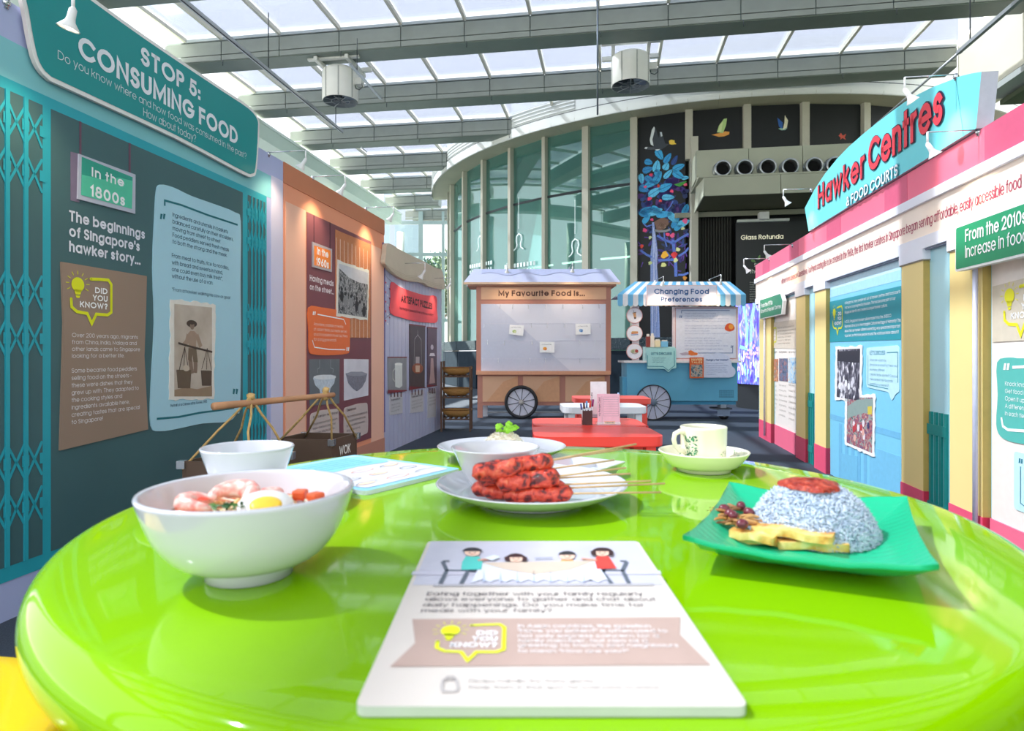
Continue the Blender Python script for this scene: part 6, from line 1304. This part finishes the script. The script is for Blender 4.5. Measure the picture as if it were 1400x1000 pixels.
m.flat([S(*p) for p in ((470, 112), (505, 102), (525, 108), (500, 120))], z+.0012, '#dfe8ee'); m.stroke([S(640, 112), S(700, 110)], .002, z+.001, '#8f98a8')
m.build('printed_family', io)
def pline(t_, x0, yb_, x1, cap_px, col, wt_=.12, z_=TP+.0006):
    u0, v0 = q(*k5c(x0, yb_)); u1 = q(*k5c(x1, yb_))[0]; c_ = q(*k5c(x0, yb_-cap_px))[1]-v0
    return text(MB(), t_, u0, v0, c_, col, z_, wt_, width=u1-u0)
for t_, x0, y, x1 in (('Eating together with your family regularly', 278, 233, 1006), ('allows everyone to gather and chat about', 272, 251, 1050), ('daily happenings. Do you make time for', 264, 270, 1012), ('meals with your family?', 258, 289, 700)): pline(t_, x0, y, x1, 12, '#6a6266', .11).build('lettering', pfc.root)
rb_ = MB().flat([S(230, 312), S(1130, 305), S(1128, 362), S(1232, 466), S(155, 472), S(240, 392)], TP+.0004, M('#b89e92', .5, spec=.2)).build('ribbon_panel', pfc.root)
la, lb = S(272, 458), S(548, 322); know_logo(pfc, None, TP+.0009, ycol='#e6ee1e', parent=rb_, uvbox=(S(276, 458)[0], la[1], S(545, 400)[0], lb[1]))
for t_, y, x1 in (('In Asian countries, the question', 343, 1032), ('"Have you eaten?" is often used to', 359, 1088), ('not only express concern for a', 376, 1060), ('family member, but also as a', 392, 1022), ('greeting to friends and neighbours', 408, 1125), ('to mean "How are you?"', 427, 958)): pline(t_, 585, y, x1, 11, '#f8f4f2', .12, TP+.0009).build('lettering', rb_)
for t_, y, x1, c_ in (('Please handle the items gently.', 525, 845, '#b5aeaa'), ('Keep them in their spot for everyone to enjoy!', 546, 1062, '#b5aeaa')): pline(t_, 418, y, x1, 12, c_, .11).build('lettering', pfc.root)
m = MB(); m.stroke([S(*p) for p in ((335, 516), (378, 516), (384, 545), (376, 556), (332, 556), (328, 540), (335, 516))], .0016, TP+.0006, '#b5aeaa'); m.stroke([S(345, 516), S(348, 506), S(368, 506), S(372, 516)], .0016, TP+.0006, '#b5aeaa'); m.build('hand_icon', pfc.root)

A_, B_, C_ = Vector((-.195, .847, .7501)), Vector((-.0827, 1.013, .7501)), Vector((-.2716, 1.164, .7501))
ex_ = (B_-C_).normalized(); 
bf = flatface('recipe_placard', C_+(A_-B_), (B_-A_).normalized(), -(B_-C_).normalized(), label='blue-edged white placard with small sketches behind the noodle bowl', cat='placard')
bf.root.matrix_world = bf.root.matrix_world
W2, L2_ = .202, .245
exx = (B_-A_).normalized(); eyy = (C_-B_).normalized(); bpy.data.objects.remove(bf.root)
bf = flatface('recipe_placard', A_, exx, Vector((-exx.y, exx.x, 0)), label='blue-edged white placard with small sketches behind the noodle bowl', cat='placard')
MB().prism(rounded(rectp(0, 0, W2, L2_), .008, 5), 0, .006, M('#8cc8e0', .4), M('#dfe9ea', .5)).build('board', bf.root)
MB().flat(rounded(rectp(.012, .012, W2-.012, L2_-.012), .012, 5), .0065, M('#d4d4d8', .4)).build('print_field', bf.root)
m = MB(); m.flat(spline([(.02, .142), (.06, .138), (.12, .145), (W2-.02, .140), (W2-.018, .19), (W2-.022, .225), (.1, .228), (.02, .224)], 4), .0069, '#86cbe0')
for k in range(5): text(m, 'the hawker carried a whole kitchen on one pole', .03, .212-k*.014, .006, '#4a94b4', .0073, .1, width=W2-.07)
m.build('blue_text_block', bf.root)
m = MB(); r2 = random.Random(5)
for k in range(9):
    cx_, cy_ = .035+(k % 3)*.062, .035+(k//3)*.038; pts = [(cx_+.02*cos(a)*(1+.2*sin(2*a+k)), cy_+.008*sin(a)) for a in [pi*j/6 for j in range(0, 13 if k % 2 else 8)]]
    m.stroke(pts, .0013, .0071, ('#8a8f9c', '#f0a88a', '#6f7480')[k % 3])
    if k % 4 == 0: m.flat([(cx_+.016*cos(a), cy_+.006*sin(a)) for a in [pi*j/5 for j in range(10)]], .007, '#f6d0b4')
m.build('printed_sketches', bf.root)

# ================================================================ CROCKERY AND FOOD
TZ = .7505
CHN = M('#d0d1d6', .12, .01, 4, spec=.6, coat=.6); 
def crock(name, x, y, prof, label, cat, mat_=None, z=TZ, group=None, n=72, foot=None, sx=1):
    t = empty(name, (x, y, z), 0, label, cat, group); m = MB(); m.lathe(prof, mat_ or CHN, n=n, sx=sx); m.build('body', t)
    if foot: m = MB(); m.lathe(foot, mat_ or CHN, n=n, sx=sx); m.build('foot', t)
    return t
def bowlprof(r, h, rf_, th=.0035, k=2.1):
    o = []; N = 16
    for i in range(N+1): s = i/N; o.append((rf_*.95+(r-rf_*.95)*(1-(1-s)**k)**(1/k) if k > 1.01 else rf_+(r-rf_)*s, .010+(h-.010)*s**1.12))
    i_ = [(max(.0, a-th), b) for a, b in o]; i_ = [(a, max(b, .014)) for a, b in i_][::-1]
    return [(0, .010)]+o[:-1]+[(r, h-.002), (r-.0006, h), (r-th+.0006, h), (r-th, h-.002)]+i_[1:]+[(0, .014)]
def prof_b(pts, th): # outside points from foot to rim, mirrored inside
    s = spline(pts, 5, False); ins = [(max(0, a-th), b+(th if k_ < len(s)*.4 else 0)) for k_, (a, b) in enumerate(s)][::-1]
    r, h = s[-1]; return [(0, s[0][1])]+s+[(r-th*.25, h+th*.35), (r-th*.75, h+th*.35)]+ins+[(0, s[0][1]+th)]
NB = (-.2255, .547)
crock('noodle_bowl', *NB, prof_b([(.034, .009), (.056, .016), (.072, .033), (.0812, .053), (.0872, .0725)], .0045), 'large white bowl of noodle soup at the left front of the green table', 'bowl', foot=[(.034, .013), (.0355, .0), (.032, 0), (.031, .011)])
def blob(cx, cy, cz, r, m, name, par=None, **kw):
    b = MB(); b.ball((cx, cy, cz), r, m, 14, 9, jit=.03, rnd=rnd); return b.build(name, par, **kw)
SOUP = ramp_mat('chilli_soup', [(.35, '#c4431c'), (.5, '#e0702f'), (.65, '#f2a456')], 90, 4, .2, .2)
m = MB(); m.lathe([(0, .0), (.0755, 0), (.0755, -.006), (0, -.01)], SOUP, n=48); m.build('noodle_soup', None, 'orange chilli soup filling the large white bowl', 'soup', kind='stuff', loc=(*NB, TZ+.052))
m = MB(); rn = random.Random(9); NM = [M('#f2d9a4', .3, .1, 60, sub=.1), M('#f0c27c', .3, .1, 60), M('#f6e6cc', .3, .1, 60)]
for k in range(90):
    a = rn.uniform(0, 6.3); r0 = rn.uniform(0, .05); cx_, cy_ = r0*cos(a), r0*sin(a); a2 = rn.uniform(0, 6.3); R_ = rn.uniform(.010, .022); zz = rn.uniform(.001, .007)*(1-r0/.09)
    m.tube([(cx_+R_*cos(a2+s*.5)*(1 if k % 2 else .6), cy_+R_*sin(a2+s*.5), zz+.003*sin(s*1.2+k)) for s in range(6)], .0013, NM[k % 3], 5)
m.build('noodles', None, 'tangle of pale noodles in the large white bowl', 'noodles', kind='stuff', loc=(*NB, TZ+.053))
def egg(x, y, z, lab):
    t = empty('egg_half', (x, y, z), .4, lab, 'egg'); m = MB(); tilt = Matrix.Rotation(radians(30), 3, 'X')
    pr = [(0, -.017), (.008, -.0155), (.0155, -.009), (.0185, -.002), (.0185, 0), (0, .0002)]; m.lathe(pr, M('#f8f4ec', .3, .01, sub=.1), n=32, sx=1.2, R=tilt); m.build('egg_white', t)
    m = MB(); m.lathe([(0, .0022), (.008, .0018), (.0108, .0004), (.0108, -.001)], M('#f6c63c', .35, .08, 80, sub=.1), n=28, sx=1.2, R=tilt); m.build('yolk', t)
egg(NB[0]+.020, NB[1]-.016, TZ+.0625, 'halved boiled egg floating in the noodle soup, yolk up')
PRW = ramp_mat('prawn_flesh', [(.35, '#f08a80'), (.5, '#f6b4a4'), (.65, '#fbe6da')], 140, 2, .3)
def prawn(x, y, z, rz, lab, s=1):
    t = empty('prawn', (x, y, z), rz, lab, 'prawn', 'prawns on the noodle soup'); m = MB()
    pts = [(.016*s*cos(a), .016*s*sin(a), .006+.003*sin(a)) for a in [radians(-40+k*26) for k in range(10)]]
    m.tube(pts, [.0045*s, .0072*s, .0085*s, .0088*s, .0085*s, .0078*s, .0068*s, .0056*s, .0042*s, .003*s], PRW, 10)
    for k in range(1, 8): pass
    m.build('body', t); m = MB(); p = pts[-1]
    for a in (-.5, .1, .7): m.add([(p[0], p[1], p[2]), (p[0]-.009*s*cos(a), p[1]-.009*s*sin(a)-.004, p[2]+.002), (p[0]-.011*s*cos(a+.3), p[1]-.010*s*sin(a+.3)-.004, p[2]+.001)], [(0, 1, 2)], M('#e8543a', .4))
    m.build('tail', t)
prawn(NB[0]-.016, NB[1]+.002, TZ+.0605, .3, 'pink prawn curled highest on the noodle soup, left of the egg', 1.0)
prawn(NB[0]-.036, NB[1]-.008, TZ+.055, 2.2, 'paler prawn at the left of the noodle soup', .95)
prawn(NB[0]-.002, NB[1]+.034, TZ+.053, 4.2, 'prawn at the back of the noodle soup behind the egg', .85)
m = MB()
for k in range(26):
    a = rn.uniform(0, 6.3); r0 = rn.uniform(.0, .014); p = Vector((r0*cos(a), r0*sin(a)*.7, .0005*k*.3)); d_ = Vector((rn.uniform(-1, 1), rn.uniform(-1, 1), rn.uniform(-.3, .6))).normalized()*.004; e_ = d_.orthogonal().normalized()*.0017
    m.add([p-d_, p+e_, p+d_, p-e_], [(0, 1, 2, 3)], M('#2f5a2c' if k % 3 else '#4f7a34', .5))
m.build('chopped_herbs', None, 'sprinkle of chopped dark green herbs in the noodle soup', 'herbs', kind='stuff', loc=(NB[0]-.010, NB[1]-.022, TZ+.062))
for k, (dx, dy) in enumerate(((-.052, -.004), (-.046, .012), (.048, .028), (.03, .04))):
    b = MB(); b.box((0, 0, 0), (.013, .012, .009), M('#f2a23a' if k < 2 else '#e8683a', .4, .1, 80), Matrix.Rotation(.5*k, 3, 'Z')); b.build('tofu_cube', None, ('yellow tofu cube at the left edge of the noodle soup', 'yellow tofu cube behind the left prawn in the soup', 'orange-red tofu cube at the right of the noodle soup', 'orange-red tofu cube behind the egg in the soup')[k], 'tofu', 'tofu cubes in the noodle soup', loc=(NB[0]+dx, NB[1]+dy, TZ+.059), bevel=.002)

SP_ = (-.332, .80)
def plate(name, x, y, r, h, label, mat_=None, group='white round plates', z=TZ, rf_=.55):
    pts = [(r*rf_, .004), (r*.72, .007), (r*.88, h*.62), (r, h)]
    return crock(name, x, y, prof_b(pts, .003), label, 'plate', mat_, z, group, 96, [(r*rf_*.98, .006), (r*rf_, 0), (r*rf_-.004, 0), (r*rf_-.006, .005)])
plate('round_plate', *SP_, .1235, .020, 'white plate under the small empty bowl, half hidden behind the noodle bowl')
crock('small_bowl', *SP_, prof_b([(.030, .004), (.034, .010), (.042, .026), (.049, .044), (.0555, .064)], .003), 'empty small white bowl standing on a plate behind the noodle bowl', 'bowl', z=TZ+.0075, foot=[(.031, .006), (.030, 0), (.027, 0), (.026, .005)], group='small white bowls')
# skewer plate
SK = (.025, .818); plate('round_plate', *SK, .1225, .024, 'white plate holding the red skewers in the middle of the table')
BW_ = (-.022, .842); crock('sauce_bowl', *BW_, prof_b([(.028, .004), (.036, .014), (.045, .030), (.052, .046), (.0585, .0575)], .0028), 'white sauce bowl standing at the left on the skewer plate', 'bowl', z=TZ+.0078, foot=[(.029, .006), (.027, 0), (.024, 0), (.023, .005)], group='small white bowls')
m = MB(); m.lathe([(0, 0), (.0465, 0), (.046, -.004), (0, -.005)], ramp_mat('peanut_sauce', [(.4, '#b5793a'), (.6, '#e0b878')], 70, 4, .3, .3), n=40); m.build('peanut_sauce', None, 'peanut sauce in the white bowl on the skewer plate', 'sauce', kind='stuff', loc=(*BW_, TZ+.046))
MEAT = ramp_mat('grilled_red_meat', [(.30, '#2a1214'), (.42, '#6f1d1a'), (.48, '#c23824'), (.6, '#d94e33'), (.75, '#e88058')], 110, 6, .28, .9, dist=.4, spec=.6)
STK = M('#c9a878', .6, .15, 40, stretch=(1, 6, 1)); rs = random.Random(4)
def skewer(A, E, frac, r, lab):
    A, E = Vector(A), Vector(E); t = empty('meat_skewer', A, 0, lab, 'skewer', 'red meat skewers on the white plate'); d_ = E-A; L_ = d_.length; d_n = d_.normalized()
    s_ = d_n.orthogonal().normalized(); b_ = d_n.cross(s_)
    m = MB(); m.tube([d_*(.1), d_*1.0], .0013, STK, 6); m.build('stick', t)
    m = MB(); N = 34; pts, rr = [], []
    ph = rs.uniform(0, 6)
    for i in range(N+1):
        x = i/N; e_ = min(1, (x/.07)**.6 if x < .07 else 1, ((1-x)/.07)**.6 if x > .93 else 1)
        pts.append(d_*(frac*x)+s_*.0012*sin(x*14+ph)+b_*.0009*sin(x*19+ph)); rr.append(max(.0006, r*e_*(1+.045*sin(x*17+ph)+.03*sin(x*41+ph*2))))
    m.tube(pts, rr, MEAT, 14)
    v2 = []
    for v in m.v:
        h_ = sin(v[0]*520+ph)*sin(v[1]*610)*sin(v[2]*700+1); v2.append((v[0], v[1]+.0006*h_, v[2]+.0007*h_))
    m.v = v2; m.build('meat', t); return t
def sk(mx0, my0, zz0, zz1, mxe, sx_, sy_, lab, r=.0098, dep=None):
    A = PZ(mx0, my0, TZ+zz0); E = PZ(sx_, sy_, TZ+zz1) ; a = (mxe-CX)/F
    E = Vector(((sx_-CX)/F*dep, dep, H-(sy_-CY)/F*dep)) if dep else E
    fr = (a*A.y-A.x)/((E.x-A.x)-a*(E.y-A.y)); skewer(A, E, max(.3, min(.95, fr)), r, lab)
sk(687, 676.5, .021, .027, 784, 904, 673.5, 'front skewer lying lowest, meat nearest the camera')
sk(658, 673, .022, .034, 776, 909, 661.5, 'low skewer just behind the front one, its stick reaching farthest right')
sk(644, 668, .023, .040, 766, 890, 658, 'bottom-layer skewer with its tip at the left below the sauce bowl')
sk(664, 660, .024, .043, 764, 862, 648, 'bottom-layer skewer hidden behind the front three')
sk(677, 662, .036, .052, 766, 856, 640, 'thick skewer lying across the middle of the pile', .0108)
sk(652, 655, .040, .056, 752, 840, 629.5, 'middle-layer skewer behind the thick one', .0095)
sk(645, 650, .048, .078, 757, 870, 607.5, 'topmost skewer with its stick pointing up to the right', .0108, .80)
sk(660, 644, .047, .078, 757, 851, 614.5, 'skewer tight behind the topmost one', .0095, .83)
# back plate with rice
BP_ = (-.0184, 1.14); plate('round_plate', *BP_, .115, .024, 'white plate with the herb-topped rice mound at the back')
RICE = M('#f3ead2', .45, .05, 60, sub=.1)
def mound(x, y, z, r0, r1, h, col, n, label, seed, cols, gl=.0034, gw=.00085):
    m = MB(); rr_ = random.Random(seed); PR = spline([(0, h), (r1*.6, h*.99), (r1, h*.95), (r1+(r0-r1)*.45, h*.74), (r1+(r0-r1)*.8, h*.40), (r1+(r0-r1)*.96, h*.14), (r0, 0)], 5, False); m.lathe([(max(0, a_-.0004), max(0, b_-.0008)) for a_, b_ in PR], col, n=48)
    for k in range(n):
        a = rr_.uniform(0, 6.283); i_ = min(len(PR)-2, int((rr_.random()**.75)*(len(PR)-1))); f_ = rr_.random(); rad = PR[i_][0]+(PR[i_+1][0]-PR[i_][0])*f_; zz = PR[i_][1]+(PR[i_+1][1]-PR[i_][1])*f_
        p = Vector(((rad+.0002)*cos(a), (rad+.0002)*sin(a), max(.001, zz+rr_.uniform(-.0006, .0010)))); d_ = Vector((rr_.gauss(0, 1), rr_.gauss(0, 1), rr_.gauss(0, .7))).normalized(); u_ = d_.orthogonal().normalized(); w_ = d_.cross(u_)
        g_ = gl*rr_.uniform(.8, 1.2); vs = [p-d_*g_]+[p+(u_*cos(q_)+w_*sin(q_))*gw for q_ in (0, 1.57, 3.14, 4.71)]+[p+d_*g_]
        m.add(vs, [(0, 2, 1), (0, 3, 2), (0, 4, 3), (0, 1, 4), (5, 1, 2), (5, 2, 3), (5, 3, 4), (5, 4, 1)], cols[k % len(cols)], True)
    return m.build('rice_mound', None, label, 'rice', kind='stuff', loc=(x, y, z))
mound(BP_[0]-.002+.006, BP_[1], TZ+.0065, .045, .018, .040, RICE, 900, 'pale yellow rice mound topped with herbs on the back plate', 3, [M('#f6efdc', .4), M('#efe3c4', .4)])
t = empty('herb_sprig', (BP_[0]+.008, BP_[1], TZ+.045), 0, 'bright green herb sprig on the pale rice mound', 'herb'); HG = M('#8fd032', .5, .15, 100)
for k in range(14):
    a = rn.uniform(0, 6.3); r0 = rn.uniform(.004, .02); cx_, cy_, cz_ = r0*cos(a)*1.1, r0*sin(a)*.6, .003+rn.uniform(0, .012)+(.006 if cos(a) > .3 else 0); m = MB()
    ctr = Vector((cx_, cy_, cz_)); ring = [ctr+Vector((.0055*cos(b)*(1+.25*cos(3*b)), .002*sin(b+k), .005*sin(b)*(1+.2*cos(4*b)))) for b in [2*pi*j/12 for j in range(12)]]
    m.add([ctr+Vector((0, -.0012, .0005))]+ring, [(0, 1+j, 1+(j+1) % 12) for j in range(12)], HG); m.build('leaf', t)
m = MB(); m.tube([(-.012, 0, 0), (0, 0, .004), (.012, 0, .010)], .0008, HG, 5); m.build('stem', t)
for k, (dx, dy) in enumerate(((.062, -.028), (.072, -.02), (.056, -.012))):
    m = MB(); m.sheet([[(x_*.011, y_*.007, .0035*(1-x_*x_)*(1-y_*y_)+.001*sin(3*x_+k)) for x_ in (-1, -.4, .4, 1)] for y_ in (-1, 0, 1)], M('#f2b93c' if k < 2 else '#f6dc9a', .35, .1, 80)); m.build('pineapple_piece', None, ('yellow fruit piece nearest on the back plate', 'yellow fruit piece at the right edge of the back plate', 'pale yellow fruit piece beside the rice mound')[k], 'fruit', 'fruit pieces on the back plate', loc=(BP_[0]+dx, BP_[1]+dy, TZ+.010), rz=k)
# small square condiment dish
CD = (.112, .985); t = empty('condiment_dish', (*CD, TZ), -.62, 'small square white dish with two hollows behind the skewer sticks', 'dish'); m = MB()
a, b, hh = .050, .042, .020
def ringq(k_, z_): return [(sx*a*k_, sy*b*k_, z_) for sx, sy in ((-1, -1), (1, -1), (1, 1), (-1, 1))]
m.sheet([ringq(.72, 0), ringq(1, hh), ringq(.97, hh+.0012), ringq(.90, hh), ringq(.70, .006), ringq(.01, .006)], CHN, False, True); m.build('body', t, bevel=.0015)
m = MB(); m.box((0, 0, .011), (.003, b*1.7, .011), CHN); m.build('divider', t)
m = MB(); m.ball((.018, .0, .008), (.014, .018, .006), M('#c9cdd6', .3), 14, 8); m.build('onion_slices', None, 'grey-white onion slices in the right hollow of the small dish', 'onion', kind='stuff', loc=(CD[0], CD[1], TZ), rz=-.62)
m = MB(); m.ball((-.019, .0, .0085), (.015, .016, .006), M('#efc3bd', .35, .1, 60), 12, 8); m.build('pink_relish', None, 'pink relish in the left hollow of the small dish', 'relish', kind='stuff', loc=(CD[0], CD[1], TZ), rz=-.62)

# cup and saucer
CP = (.31, 1.03); KOP = M('#f0ecd0', .18, .02, 6, coat=.5)
crock('saucer', *CP, prof_b([(.042, .005), (.052, .008), (.063, .019), (.0715, .031)], .003), 'cream saucer with green floral print under the coffee cup', 'saucer', KOP, foot=[(.043, .007), (.042, 0), (.038, 0), (.037, .006)])
sc_o = [o for o in bpy.data.objects if o.name == 'saucer'][0]
def floral(f_pos, n, seed, s_, cols):
    m = MB(); r_ = random.Random(seed)
    for k in range(n):
        p, nn, tx = f_pos(r_); b_ = nn.cross(tx); a = r_.uniform(0, 6.3); L_ = s_*r_.uniform(.6, 1.2); dx_ = (tx*cos(a)+b_*sin(a))*L_; dy_ = (tx*-sin(a)+b_*cos(a))*L_*.4
        p = p+nn*.0005; m.add([p-dx_, p-dy_*.8, p+dx_, p+dy_], [(0, 1, 2, 3)], M(cols[k % len(cols)], .3))
    return m
def cyl(r, z0, z1, a0, a1):
    def g_(r_): a = r_.uniform(a0, a1); z_ = r_.uniform(z0, z1); n_ = Vector((cos(a), sin(a), 0)); return n_*r+Vector((0, 0, z_)), n_, Vector((-sin(a), cos(a), 0))
    return g_
FL = ('#2f7a4c', '#4f9a6a', '#1f5f44')
def on_saucer(a0):
    def g_(r_): a = a0+r_.uniform(-.35, .35); r = r_.uniform(.055, .067); z_ = .0115+(r-.052)/(.0195)*.022; n_ = Vector((-cos(a)*.7, -sin(a)*.7, .7)); return Vector((r*cos(a)*.965, r*sin(a)*.965, z_+.001)), n_, Vector((-sin(a), cos(a), 0))
    return g_
for a0 in (3.2, .1, 1.7, 4.7): floral(on_saucer(a0), 22, int(a0*10), .003, FL).build('floral_print', sc_o)
t = empty('coffee_cup', (CP[0], CP[1], TZ+.0085), 0, 'cream coffee cup with green floral print on its saucer', 'cup')
m = MB(); m.lathe([(0, .002), (.026, .002), (.027, 0), (.030, .0), (.033, .004), (.0352, .014), (.036, .03), (.0365, .0585), (.0368, .0615), (.0358, .063), (.0345, .0625), (.0338, .058), (.033, .03), (.031, .01), (0, .008)], KOP, n=64); m.build('body', t)
m = MB(); ha = radians(197); hx_, hy_ = cos(ha), sin(ha); m.tube([((.034+o_)*hx_, (.034+o_)*hy_, z_) for o_, z_ in ((0, .053), (.010, .056), (.0185, .052), (.0205, .043), (.018, .033), (.010, .026), (0, .023))], [.0045, .0042, .004, .0038, .0038, .004, .0045], KOP, 10); m.build('handle', t)
floral(cyl(.0365, .006, .050, radians(205), radians(238)), 70, 3, .0032, FL).build('floral_print', t)
floral(cyl(.0365, .006, .030, radians(300), radians(318)), 6, 6, .002, FL).build('floral_print', t)
m = MB(); m.lathe([(0, 0), (.0333, 0), (.033, -.002), (0, -.003)], M('#3b2418', .1, .1, 30), n=32); m.build('coffee', None, 'dark coffee in the cream cup', 'coffee', kind='stuff', loc=(CP[0], CP[1], TZ+.0085+.050))

# green leaf plate
gz = TZ; cn = [PZ(933.7, 733, TZ+.032), PZ(997, 659, TZ+.032), PZ(1240, 678.6, TZ+.032), PZ(1283.7, 773, TZ+.032)]
gc = sum(cn, Vector())/4; t = empty('leaf_plate', (gc.x, gc.y, gz), 0, 'square emerald green ridged plate with blue rice at the right', 'plate'); GP = M('#18b07e', .28, .03, 10)
def gpt(u_, v_, dz=0):  # u,v in -1..1
    a_, b_ = (u_+1)/2, (v_+1)/2
    p = cn[0]*(1-a_)*(1-b_)+cn[3]*a_*(1-b_)+cn[1]*(1-a_)*b_+cn[2]*a_*b_; x_, y_ = p.x-gc.x, p.y-gc.y
    e_ = max(abs(u_), abs(v_)); cor = (abs(u_)*abs(v_))**2
    bow = 1-.015*(1-cor)*(e_**4)                    # sides bow inwards between corners
    z_ = .004+.0205*max(0, (e_-.5)/.5)**1.5+.0075*cor
    z_ += .0005*sin((u_*.2+v_)*62)*(1 if e_ > .1 else 0)
    return (x_*bow, y_*bow, z_+dz)
N = 64; gr = [[gpt(-1+2*i/N, -1+2*j/N) for i in range(N+1)] for j in range(N+1)]; m = MB(); m.sheet(gr, GP)
gr2 = [[gpt(-1+2*i/16, -1+2*j/16, -.0038) for i in range(17)] for j in range(17)]; m.sheet(gr2[::-1], GP)
edge = [gpt(-1+2*i/16, -1) for i in range(17)]+[gpt(1, -1+2*i/16) for i in range(17)]+[gpt(1-2*i/16, 1) for i in range(17)]+[gpt(-1, 1-2*i/16) for i in range(17)]
m.sheet([[(x_, y_, z_+.0004) for x_, y_, z_ in edge], [(x_*1.004, y_*1.004, z_-.002) for x_, y_, z_ in edge], [(x_, y_, z_-.004) for x_, y_, z_ in edge]], GP, True, True); m.build('body', t)
RB = [M('#b8c6d6', .4, .03), M('#cbd5e0', .4, .03), M('#a8b9cc', .4, .03), M('#d6dee8', .4)]
RP = (.307, .650); mound(RP[0], RP[1], TZ+.005, .0600, .027, .049, M('#b2c0d0', .5), 6500, 'pale blue rice dome in the middle of the green plate', 12, RB, .0040, .0011)
SAM = ramp_mat('sambal_paste', [(.35, '#7f1d12'), (.5, '#a83420'), (.65, '#c9563a')], 160, 6, .3, .9)
m = MB(); rs2 = random.Random(8); g = []
for j in range(9):
    row = []
    for k in range(40):
        a = 2*pi*k/40; rr_ = .0285*(1+.07*sin(3*a)+.05*sin(7*a+1))*sin(pi/2*j/8); row.append((rr_*cos(a), rr_*sin(a), .0075*cos(pi/2*j/8)**.7+rs2.uniform(-.0006, .0006)))
    g.append(row)
m.sheet(g, SAM, True, True); m.build('sambal', None, 'dark red chilli paste capping the blue rice dome', 'sambal', kind='stuff', loc=(RP[0]-.003, RP[1]-.002, TZ+.0535))
OM = ramp_mat('omelette', [(.35, '#a85f24'), (.45, '#e0a64a'), (.6, '#f2cc74'), (.75, '#f6dd9c')], 60, 5, .45, .5)
def strip(px0, py0, px1, py1, z_, wd, lab, th=.007):
    a, b = PZ(px0, py0, TZ+z_), PZ(px1, py1, TZ+z_); t_ = (b-a); L_ = t_.length; rz_ = atan2(t_.y, t_.x); m = MB(); g0, g1 = [], []
    for j in range(4):
        g0.append([(L_*i/10, -wd/2+wd*j/3+.001*sin(i*1.7+j), .0009*sin(i*.9+wd*200)+th) for i in range(11)]); g1.append([(x_, y_, q_-th) for x_, y_, q_ in g0[-1]])
    m.sheet(g0, OM); m.sheet(g1[::-1], OM)
    ed = lambda g_: g_[0]+[r_[-1] for r_ in g_[1:]]+g_[-1][::-1][1:]+[r_[0] for r_ in g_[::-1][1:-1]]
    m.sheet([ed(g1), ed(g0)], OM, True, True); m.build('omelette_strip', None, lab, 'omelette', 'omelette strips on the green plate', loc=(a.x, a.y, a.z-th/2), rz=rz_)
strip(1008, 734, 1092, 741, .009, .020, 'omelette strip lowest at the left front of the green plate'); strip(1062, 741, 1156, 746, .009, .022, 'omelette strip lying at the right front edge')
strip(1030, 721, 1140, 737, .0185, .020, 'browned omelette strip on top of the others'); strip(1000, 728, 1060, 738, .014, .014, 'short omelette strip at the far left under the top one')
NUT = M('#6a2430', .25, .15, 90, coat=.3)
for k, (x_, y_, lab) in enumerate(((990, 696, 'peanut farthest left among the anchovies'), (1002, 705, 'peanut second from the left'), (1024, 701, 'large peanut touching the blue rice'), (1015, 717, 'peanut beside the omelette strip'), (1013, 692, 'peanut at the back of the anchovies'), (998, 703, 'peanut wedged under the second one'))):
    p = PZ(x_, y_, TZ+.024); b = MB(); b.ball((0, 0, 0), (.0062, .005, .005), NUT, 14, 10); b.build('peanut', None, 'dark red %s on the green plate' % lab, 'peanut', 'peanuts on the green plate', loc=tuple(p), rz=k*1.1)
ANC = [M(h, .4, .25, 120) for h in ('#b9823f', '#c99a5a', '#8a5f34', '#a9703a')]; ra = random.Random(6); base = None
for k in range(42):
    u_, v_ = ra.uniform(0, 1), ra.uniform(0, 1); p = PZ(984+46*u_, 690+26*v_+8*u_, TZ+.015+.0035*(k % 3)); 
    L_ = ra.uniform(.008, .013); m = MB(); m.tube([(-L_, 0, 0), (-L_*.6, .0008, .0008), (0, 0, .0014), (L_*.6, -.001, .0006), (L_, 0, 0)], [.0004, .0014, .0019, .0014, .0005], ANC[k % 4], 6)
    m.add([(L_, 0, 0), (L_+.003, .002, .001), (L_+.003, -.002, -.001)], [(0, 1, 2)], ANC[k % 4])
    m.build('fried_anchovy', None, 'thin golden fried anchovy in the heap between green plate corner and blue rice', 'anchovy', 'fried anchovies on the green plate', loc=tuple(p), rz=ra.uniform(-.9, .9)+(pi if k % 2 else 0))
m = MB(); 
for k in range(4): m.add([(k*.003, 0, 0), (k*.003+.007, .002, .003), (k*.003+.005, .004, .006), (k*.003-.001, .001, .003)], [(0, 1, 2, 3)], M('#2f4f2a', .5))
m.build('cucumber_slice', None, 'dark green cucumber edge at the right of the blue rice', 'cucumber', loc=(RP[0]+.055, RP[1]+.025, TZ+.016))
